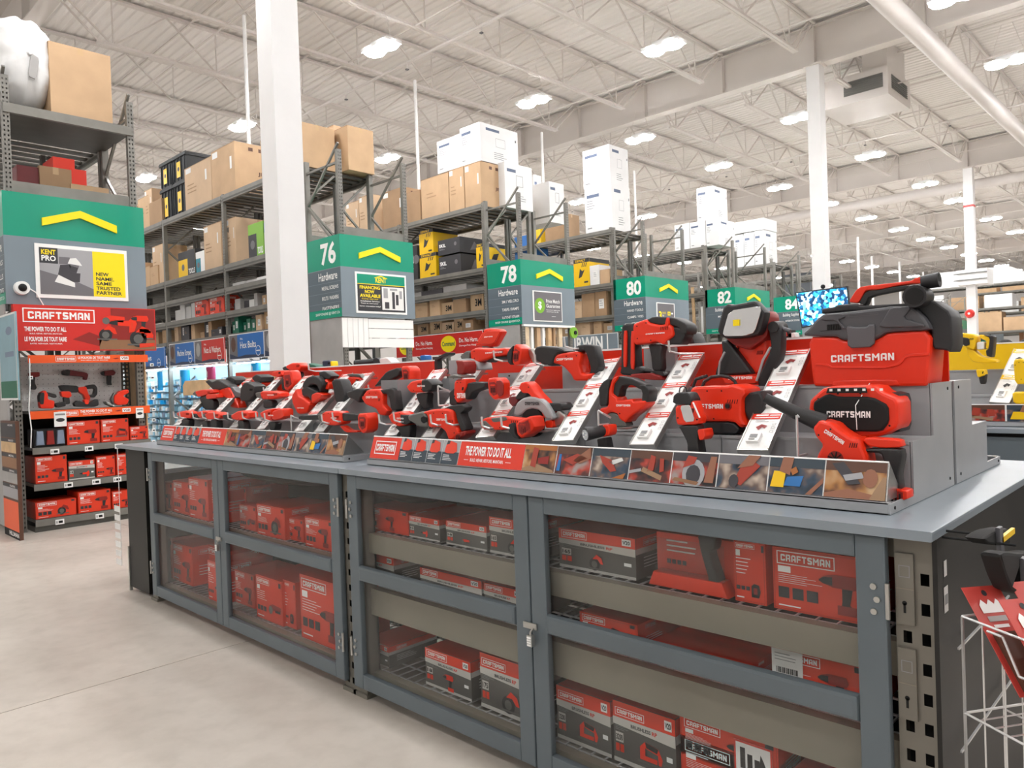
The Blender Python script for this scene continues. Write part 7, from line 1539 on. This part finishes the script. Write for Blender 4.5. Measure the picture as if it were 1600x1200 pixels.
# open red case / lamp leaning above the grinder, items behind the panel
tool('red_lamp_head', 'square red lamp head tilted above the angle grinder', 2.68, [
 ('body', 'red', [(-2.824,1.668),(-2.757,1.739),(-2.733,1.743),(-2.65,1.735),(-2.632,1.719),(-2.689,1.653),(-2.706,1.648),(-2.813,1.658)], .05),
 ('front_plate', 'box_red', [(-2.79,1.669),(-2.733,1.73),(-2.637,1.726),(-2.631,1.718),(-2.679,1.66)], .01, -.03),
 ('stem', 'gear_grey', [(-2.78,1.658),(-2.733,1.656),(-2.723,1.632),(-2.772,1.634)], .04)], ([(-2.74,1.696),(-2.68,1.702)], 'white_print', 2.6445), 'work light')
def blk_x(t, Y):
    a, b = [(-4.202,1.617),(-4.07,1.624)]; g = G(); g.tube((a[0], 2.86, a[1]), (b[0], 2.95, b[1]), .022, .022, 'black', 16); g.tube((a[0] - .002, 2.858, a[1]), (a[0], 2.861, a[1]), .017, .017, 'slot', 16); g.build('black_tube', t)
tool('vacuum_tool', 'black tube with white and red body lying behind the red panel', 2.95, [('body', 'label_white', [(-4.009,1.64),(-3.927,1.646),(-3.867,1.605),(-3.958,1.602),(-4.016,1.616)], .07), ('collar', 'black', [(-4.072,1.642),(-4.033,1.649),(-4.003,1.636),(-3.997,1.607),(-4.061,1.603)], .08)], None, 'power tool', blk_x)
tool('grease_gun', 'long dark tool lying behind the gap between the two red panels', 2.9, [('body', 'black', [(-3.421,1.613),(-3.313,1.646),(-3.274,1.646),(-3.279,1.631),(-3.355,1.616),(-3.413,1.597)], .05), ('blue_part', 'blue', [(-3.544,1.64),(-3.494,1.641),(-3.488,1.611),(-3.539,1.61)], .05)])
tool('dust_bag', 'dark rounded housing behind the nailer, above the red panel', 2.9, [('body', 'grip', [(-1.727,1.66),(-1.715,1.664),(-1.688,1.657),(-1.675,1.627),(-1.67,1.608),(-1.772,1.61),(-1.758,1.65)], .1), ('red_trim', 'red', [(-1.759,1.632),(-1.733,1.641),(-1.712,1.64),(-1.711,1.61),(-1.755,1.611)], .06)])
tool('red_nozzle_tool', 'small red tool peeking over the red panel beside flood light', 2.9, [('body', 'red', [(-1.317,1.633),(-1.303,1.645),(-1.281,1.64),(-1.278,1.615),(-1.311,1.612)], .06), ('white_bit', 'label_white', [(-1.278,1.627),(-1.249,1.63),(-1.246,1.61),(-1.275,1.611)], .04)])
tool('blue_spool', 'small blue and yellow packet standing by the white column', 2.9, [('body', 'navy', [(-4.624,1.653),(-4.537,1.653),(-4.51,1.636),(-4.511,1.598),(-4.616,1.599)], .05), ('yellow_edge', 'yellow', [(-4.518,1.643),(-4.499,1.644),(-4.493,1.598),(-4.513,1.597)], .05)], None, 'packet')
# hooks
HK = [(-5.51,1.309),(-5.405,1.31),(-5.186,1.309),(-5.034,1.311),(-4.852,1.31),(-4.657,1.31),(-4.456,1.317),(-4.282,1.312),(-4.174,1.31)] + [(-4.175,1.308),(-3.547,1.309),(-3.441,1.32)] + [(-3.03,1.313),(-2.91,1.326),(-2.635,1.317),(-2.53,1.32)] + [(-2.299,1.311),(-2.183,1.313)]
for x, z in HK: hook(d1 if x > -3.18 else d2, x, z, 2.25, .02, .07, .02)
for x, z in [(-3.509,1.458),(-3.325,1.465),(-3.226,1.463),(-3.107,1.464)] + [(-2.238,1.57),(-2.065,1.637),(-2.498,1.601)] + [(-2.73,1.467)] + [(-1.548,1.592)] + [(-3.447,1.418),(-4.134,1.601)] + [(-5.233,1.47),(-5.047,1.462),(-4.712,1.461)]:
    hook(d1 if x > -3.18 else d2, x, z, 2.55, .02, .1, .02)
for (a, b) in [([(-0.973,1.35),(-0.974,1.226)]), ([(-1.727,1.359),(-1.731,1.305)]), ([(-3.952,1.318),(-3.957,1.218)]), ([(-2.638,1.467),(-2.644,1.376)])]:
    g = G(); g.path([(a[0], 2.24, a[1]), (a[0], 2.24, b[1]), (a[0], 2.3, b[1])], .004, 'wire', 6); g.path([(a[0], 2.24, a[1]), (a[0] + .012, 2.25, a[1] - .01), (a[0] + .012, 2.3, a[1] - .03)], .004, 'wire', 6); g.build('wire_hook', d1 if a[0] > -3.18 else d2)

# ================================================================ SECOND COUNTER, SCREEN, BASKET, FAR GOODS
dy = 3.15
t = thing('countertop', 'grey worktop of the second counter with yellow tools, right background', 'worktop', (-1, 5.9, 1.065))
g = G(); g.slab([(5.13, 1.065), (6.7, 1.065), (6.7, 1.09), (5.13, 1.09)], -.9, 3.6, 'worktop', .006, 0, 'x'); g.build('top_panel', t)
t = thing('glass_cabinet', 'cabinet base under the second counter at the right picture edge', 'cabinet', (-1, 5.2, 0))
g = G(); g.box(-3.5, .8, 5.2, 6.6, .05, 1.06, 'laminate'); g.build('body', t)
for i in range(3):
    g = G(); x = -3.4 + i * 1.4
    for a in ((x, x + 1.36, .9, 1.04), (x, x + 1.36, .08, .16), (x, x + .08, .16, .9), (x + 1.28, x + 1.36, .16, .9)): g.box(a[0], a[1], 5.15, 5.18, a[2], a[3], 'door_grey')
    g.build('door', t)
for i in range(3):
    g = G(); g.box(-1.6 + i * .35, -1.3 + i * .35, 5.186, 5.195, .92, 1.0, 'tool_yellow'); g.build('yellow_pack', t)
d5 = riser(-3.4, .7, 'stepped riser with yellow back panel on the second counter', False, 5.93, ('riser', 'tool_yellow'))
# yellow back panel strip text free; picture strip
t = thing('sign_strip', 'printed picture strip on the second counter', 'sign', (-1.3, 5.31, 1.12))
g = G(); g.box(-3.4, .7, 5.31, 5.318, 1.12, 1.225, 'white'); g.build('strip_board', t)
g = G(); A = Art(g, (-3.4, 5.31, 1.12))
for i in range(12): picture(A, i * .34, i * .34 + .33, .1, (i * 3 + 1) % 8)
g.build('picture_panel', t)
rail(-1.07, -1.01, 5.385, 1.237, 5.8, 1.56, 'white and yellow price rail on the second counter', .11, 2, 'tool_yellow')
rail(.0, .02, 5.385, 1.237, 5.8, 1.556, 'price rail on the second counter beyond the picture edge', .11, 3, 'tool_yellow')
tool('rotary_hammer', 'big yellow and black demolition hammer at right behind the display', 5.6, [
 ('body', 'tool_yellow', [(-1.335,1.678),(-1.281,1.672),(-1.23,1.66),(-1.219,1.638),(-1.23,1.572),(-1.24,1.562),(-1.283,1.58),(-1.29,1.609),(-1.331,1.644)], .14),
 ('motor', 'grip', [(-1.333,1.65),(-1.289,1.645),(-1.257,1.637),(-1.253,1.596),(-1.278,1.586),(-1.312,1.615),(-1.333,1.631)], .16),
 ('lower_arm', 'tool_yellow', [(-1.283,1.582),(-1.24,1.564),(-1.207,1.524),(-1.151,1.503),(-1.114,1.49),(-1.114,1.474),(-1.189,1.474),(-1.247,1.485),(-1.27,1.519)], .1),
 ('rear_arm', 'tool_yellow', [(-1.206,1.659),(-1.147,1.644),(-1.151,1.595),(-1.159,1.563),(-1.174,1.569),(-1.168,1.613),(-1.204,1.637)], .08),
 ('rear_grip', 'grip', [(-1.185,1.655),(-1.126,1.644),(-1.129,1.611),(-1.139,1.508),(-1.169,1.52),(-1.173,1.553),(-1.156,1.568),(-1.148,1.633)], .09),
 ('white_label', 'label_white', [(-1.222,1.61),(-1.179,1.611),(-1.182,1.564),(-1.221,1.561)], .1)])
tool('power_drill', 'yellow drill at the right picture edge', 5.4, [('body', 'tool_yellow', [(-0.991,1.49),(-0.942,1.496),(-0.905,1.437),(-0.907,1.341),(-0.985,1.343)], .08), ('battery', 'tool_yellow', [(-0.999,1.296),(-0.908,1.295),(-0.91,1.219),(-0.994,1.226)], .1)])
tool('power_drill', 'small yellow and black drill half hidden behind the rotary hammer', 5.5, [('body', 'tool_yellow', [(-1.21,1.437),(-1.164,1.436),(-1.158,1.399),(-1.201,1.384)], .08), ('handle', 'grip', [(-1.2,1.408),(-1.158,1.415),(-1.167,1.343),(-1.191,1.343)], .06)])
# wall screen
q = [(-7.193,3.147),(-6.044,3.167),(-5.998,2.477),(-7.072,2.333)]
t = thing('wall_screen', 'flat screen with blue store camera view tilted on the second column', 'screen', (q[0][0], 16.7, q[2][1]))
g = G(); g.slab(q, 16.68, 16.74, 'black', 0, 0); g.build('screen_case', t)
c = (sum(p[0] for p in q) / 4, sum(p[1] for p in q) / 4); qi = [(c[0] + (x - c[0]) * .95, c[1] + (z - c[1]) * .93) for x, z in q]
g = G(); g.slab(qi, 16.674, 16.679, 'screen', 0, 0); g.build('screen_face', t)
g = G(); g.bar((c[0], 16.74, c[1]), (-6.95, 17.5, c[1]), .06, .06, 'black'); g.build('wall_bracket', t)
g = G(); g.ball((q[0][0] * .45 + q[1][0] * .55, 16.66, (q[0][1] + q[1][1]) / 2 + .05), .05, 'slot', 10, 6); g.build('webcam', t)
# bell and boxes on the third column
z = [(-7.032,3.154),(-7.278,4.677),(-6.525,4.292)]
g = G(); g.tube((z[0][0], 31.1, z[0][1]), (z[0][0], 31.0, z[0][1]), .16, .12, 'sign_red', 20); g.tube((z[0][0], 31.0, z[0][1]), (z[0][0], 30.98, z[0][1]), .04, .04, 'label_white', 10); g.build('fire_bell', None, 'round red fire bell on the third white column', cat='bell')
t = thing('column_box', 'white metal box strapped round the third white column', 'box', (-7, 31.2, z[2][1]))
g = G(); g.box(z[1][0] - .1, z[2][0] + .1, 30.95, 31.9, z[2][1] - .1, z[1][1] + .05, 'paint_white'); g.build('box_body', t)
g = G()
for zz in (z[2][1] + .05, z[1][1] - .1): g.box(z[1][0] - .2, z[2][0] + .1, 30.92, 30.95, zz, zz + .04, 'grille')
g.build('strap', t)
# far racks and goods at right
frr = random.Random(11)
for (Y, xs, lb) in [(48.0, [-13.5, -10.8, -8.1], 'distant rack with white pallets left of the third column'), (54.0, [-12, -9.2, -6.4, -3.6, -.8, 2], 'distant rack with brown cartons at the far right')]:
    rack_row(Y, xs[::-1], [5.6, 4.3, 3.0], lb, 1.4, False)
    for lv, n_ in ((5.6, 6), (4.3, 8), (3.0, 8)):
        if Y < 50 and lv > 5: continue
        x = xs[0] + .2
        while x < xs[-1] - 1:
            w_ = frr.uniform(.8, 1.6); h = frr.uniform(.6, 1.15)
            carton(x, x + w_, Y + .05, Y + 1.1, lv + .005, lv + h, frr.choice(['kraft', 'kraft', 'kraft_light', 'carton_white', 'kraft_dark']), 'distant carton on ' + ('the white pallet rack' if Y < 50 else 'the far right rack') + {5.6: ', top deck', 4.3: ', second deck', 3.0: ', third deck'}[lv], 'distant rack cartons')
            x += w_ + frr.uniform(.05, .5)
for i, (px, w_, h, m) in enumerate([(-4.2, 1.6, 2.9, 'kraft'), (-8.2, 1.3, 1.3, 'kraft_dark')]):
    carton(px, px + w_, 56, 57.4, 5.6 + (1.2 if 0 else .01), 5.6 + h, m, ['very tall brown carton at the right picture edge', 'wide brown carton in front of the back wall'][i])
# pale canopy over the aisle behind the vacuum handle
g = G(); g.slab([(-13.2, 6.0), (-12.5, 6.5), (-9, 6.5), (-8.3, 6.1), (-8.3, 5.62), (-13.2, 5.62)], 48.2, 49.3, 'paint_white', 0, 0); g.build('wrapped_stack', None, 'large white wrapped stack on a distant rack behind the vacuum handle', cat='stack')
# door sample rack with coloured slats at far right
t = thing('slat_display', 'brown framed display of white and tan slats at the far right', 'display', (-8.0, 47, 0))
g = G(); g.box(-8.9, -6.9, 49.9, 50.05, 3.5, 3.75, 'print_wood'); g.box(-8.9, -8.7, 49.9, 50.05, .1, 3.5, 'print_wood'); g.build('display_frame', t)
for i in range(8):
    g = G(); g.box(-8.55 + i * .22, -8.43 + i * .22, 49.92, 49.98, .2, 3.4, 'white' if i % 2 else 'wood'); g.build('slat', t)
# two shoppers far behind the second counter
def shopper(x, y, z0, shirt, lb, turn=0):
    me = bpy.data.meshes.new('body'); J = {'p': (0, 0, .95), 'c': (0, 0, 1.3), 'n': (0, 0, 1.47), 'h': (0, -.02, 1.6), 'ht': (0, -.02, 1.72), 'ls': (-.19, 0, 1.41), 'le': (-.24, 0, 1.13), 'lw': (-.22, -.12, .92), 'lhand': (-.21, -.16, .84), 'rs': (.19, 0, 1.41), 're': (.24, 0, 1.13), 'rw': (.22, -.12, .92), 'rhand': (.21, -.16, .84), 'lh': (-.1, 0, .9), 'lk': (-.11, -.02, .5), 'la': (-.11, .02, .08), 'lt': (-.12, -.13, .04), 'rh': (.1, 0, .9), 'rk': (.11, -.02, .5), 'ra': (.11, .02, .08), 'rt': (.12, -.13, .04)}
    R = {'p': .15, 'c': .16, 'n': .055, 'h': .095, 'ht': .07, 'ls': .07, 'le': .048, 'lw': .032, 'lhand': .035, 'rs': .07, 're': .048, 'rw': .032, 'rhand': .035, 'lh': .1, 'lk': .065, 'la': .045, 'lt': .035, 'rh': .1, 'rk': .065, 'ra': .045, 'rt': .035}
    E = [('p', 'c'), ('c', 'n'), ('n', 'h'), ('h', 'ht'), ('c', 'ls'), ('ls', 'le'), ('le', 'lw'), ('lw', 'lhand'), ('c', 'rs'), ('rs', 're'), ('re', 'rw'), ('rw', 'rhand'), ('p', 'lh'), ('lh', 'lk'), ('lk', 'la'), ('la', 'lt'), ('p', 'rh'), ('rh', 'rk'), ('rk', 'ra'), ('ra', 'rt')]
    ks = list(J); me.from_pydata([J[k] for k in ks], [(ks.index(a), ks.index(b)) for a, b in E], [])
    ob = bpy.data.objects.new('skin_tmp', me); COL.objects.link(ob)
    md = ob.modifiers.new('s', 'SKIN'); sv = me.skin_vertices[0].data
    for i, k in enumerate(ks): sv[i].radius = (R[k], R[k] * (.7 if k in 'pc' else 1)); sv[i].use_root = (k == 'p')
    ob.modifiers.new('d', 'SUBSURF').levels = 2
    dg = bpy.context.evaluated_depsgraph_get(); m2 = bpy.data.meshes.new_from_object(ob.evaluated_get(dg)); bpy.data.objects.remove(ob)
    m2.materials.clear()
    for m in ('skin', shirt, 'navy', 'hair'): m2.materials.append(M(m))
    for p in m2.polygons:
        c = p.center; p.use_smooth = True
        p.material_index = 2 if c.z < .93 else (1 if (c.z < 1.46 and abs(c.x) < .3 and c.z > 1.1) or (.93 <= c.z <= 1.1 and abs(c.x) < .18) else 0)
        if c.z < .07: p.material_index = 3
    t = thing('person', lb, 'person', (x, y, z0)); t.rotation_euler = (0, 0, turn)
    b = bpy.data.objects.new('body', m2); COL.objects.link(b); b.parent = t; WLOC[b.name] = (0, 0, 0); WLOC[t.name] = (0, 0, 0)
    g = G(); g.ball((0, .015, 1.66), .115, 'hair', 14, 8, (.95, 1, .95)); g.build('hair', t)
    g = G(); g.ball((0, -.118, 1.6), .016, 'skin', 8, 5)
    for s in (-.035, .035): g.ball((s, -.1, 1.63), .012, 'white', 8, 5); g.ball((s, -.11, 1.63), .006, 'slot', 6, 4)
    g.box(-.025, .025, -.108, -.1, 1.555, 1.562, 'red_dark'); g.build('face', t)
shopper(*[(-2.386,1.138)][0][:1], 12.5, 0, 'denim', 'person in a light blue shirt standing beyond the second counter', 2.6)
shopper(*[(-2.182,1.134)][0][:1], 12.8, 0, 'maroon', 'person in a dark red shirt cut off by the right edge', 2.6)

# ---------------------------------------------------------------- wire basket stand beside the counter end
BX, BYY, BZ = [(-0.466,1.919)][0] + (.92,)
t = thing('wire_basket', 'grey wire basket stand beside the dark counter end', 'basket', (BX, BYY, 0))
W, D = .55, .42
def wr(a, b, r=.0025): g.tube(a, b, r, r, 'wire', 5, False)
# stand runs along +X from its near left corner and back along +Y
P0 = Vector((BX, BYY, 0)); ux = Vector((.83, -.55, 0)).normalized(); uy = Vector((.55, .83, 0)).normalized()
C_ = lambda a, b, z: P0 + ux * a + uy * b + Vector((0, 0, z))
for z in (.92, .70, .50, .28, .08):
    g = G(); c = [C_(0, 0, z), C_(W, 0, z), C_(W, D, z), C_(0, D, z)]
    for i in range(4): wr(c[i], c[(i + 1) % 4], .003)
    g.build('rim_wire', t)
for z in (.70, .28):
    g = G()
    for i in range(1, 14): wr(C_(W * i / 14, 0, z), C_(W * i / 14, D, z), .002)
    for i in range(1, 4): wr(C_(0, D * i / 4, z - .004), C_(W, D * i / 4, z - .004), .0025)
    g.build('wire_floor', t)
for side in range(4):
    g = G(); n = 10 if side % 2 == 0 else 8
    for i in range(n + 1):
        f = i / n; a, b = {0: (W * f, 0), 1: (W, D * f), 2: (W * f, D), 3: (0, D * f)}[side]
        top = .92
        if side == 0 and 2 <= i <= 8: top = .84
        wr(C_(a, b, 0 if i in (0, n) else .06), C_(a, b, top), .0035 if i in (0, n) else .0018)
    if side == 0:
        for zz in (.92, .5): g.path([C_(W * .13, -.003, zz - .01), C_(W * .2, -.003, zz - .01), C_(W * .27, -.003, zz - .08), C_(W * .85, -.003, zz - .08)], .003, 'wire', 5)
    g.build('wire_side', t)
for i, (px, py) in enumerate([(.0, .13), (.0, .0), (.09, .13), (.1, .0), (.18, .13), (.21, .0)]):
    t = thing('hanging_card', ['red card packet, leftmost at back of the wire basket', 'red card packet, leftmost at front of the wire basket', 'red card packet, second at back of the basket', 'red card packet, second at front of the wire basket', 'red card packet cut by the picture edge, back', 'red card packet cut by the picture edge, front'][i], 'packet', tuple(C_(px, py, .75)), 'red card packets in the wire basket')
    V = (-ux * .62 + Vector((0, 0, .8))).normalized(); U = (uy - ux * .1).normalized(); U = (U - V * U.dot(V)).normalized(); N = U.cross(V)
    H = .24; Wc = .105; o = C_(px, py, .985) - V * H
    g = G()
    g.add([o + U * a + V * b + N * d for a in (0, Wc) for b in (0, H) for d in (-.0015, 0)], [(0, 1, 3, 2), (4, 6, 7, 5), (0, 4, 5, 1), (2, 3, 7, 6), (0, 2, 6, 4), (1, 5, 7, 3)], 'card_red'); g.build('card', t)
    g = G(); A = Art(g, o, U, V); A.disc(Wc * .5, H * .93, .007, 'dark_print', 1)
    A.poly([(Wc * .2, H * .74), (Wc * .8, H * .74)] + [(Wc * (.8 - .1 * k), H * (.82 + (.05 if k % 2 else 0))) for k in range(7)], 'white_print', 2); A.rect(Wc * .25, H * .66, Wc * .75, H * .71, 'grey_light', 1); A.rect(Wc * .3, H * .6, Wc * .7, H * .63, 'white_print', 1); g.build('card_print', t)
    g = G(); g.add([o + U * a + V * b + N * d for a in (Wc * .15, Wc * .85) for b in (0, H * .55) for d in (0, .012)], [(0, 1, 3, 2), (4, 6, 7, 5), (0, 4, 5, 1), (2, 3, 7, 6), (0, 2, 6, 4), (1, 5, 7, 3)], 'print_brown'); g.build('blister', t)
# black spring clamps hanging on the counter end
for i, (cr, sc, lb) in enumerate([(0, 1, 'black plastic clamp tool hanging at front on the counter end panel'), (1, .95, 'black plastic clamp tool with yellow tip hanging behind the other')]):
    y0 = 2.62 + .28 * i; x = -.38 - .05 * i
    p = [[(1.877,1.08),(1.93,1.077),(2.086,1.042),(2.229,1.02),(2.231,1.0),(2.084,1.029),(2.148,0.973),(2.221,0.925),(2.219,0.908),(1.993,0.971),(1.923,1.026)], [(1.962,1.094),(2.07,1.092),(2.24,1.07),(2.239,1.023),(2.088,1.054),(2.006,1.072)]][i]
    ys = [q[0] for q in p]; zs = [q[1] for q in p]
    t = thing('clamp_tool', lb, 'clamp', (x, min(ys), min(zs)))
    g = G(); g.slab(p, .38 + .05 * i, .42 + .05 * i, 'slot', .008, 1, 'x'); g.build('clamp_body', t)
    g = G(); cy = sum(ys) / len(ys); cz = sum(zs) / len(zs); g.slab([(cy - .01, cz - .05), (cy + .03, cz - .06), (cy + .01, cz + .03), (cy - .02, cz + .03)], .37 + .05 * i, .381 + .05 * i, 'grey_plastic', .003, 0, 'x'); g.build('clamp_jaw', t)
    g = G(); 
    if i == 1: g.box(x + .002, x + .01, cy, max(ys), cz - .01, cz + .004, 'tool_yellow'); g.build('yellow_tip', t)
    g = G(); g.tube((-.545, cy, max(zs) - .02), (x - .01, cy, max(zs) - .02), .003, .003, 'slot', 8); g.build('peg_hook', t)
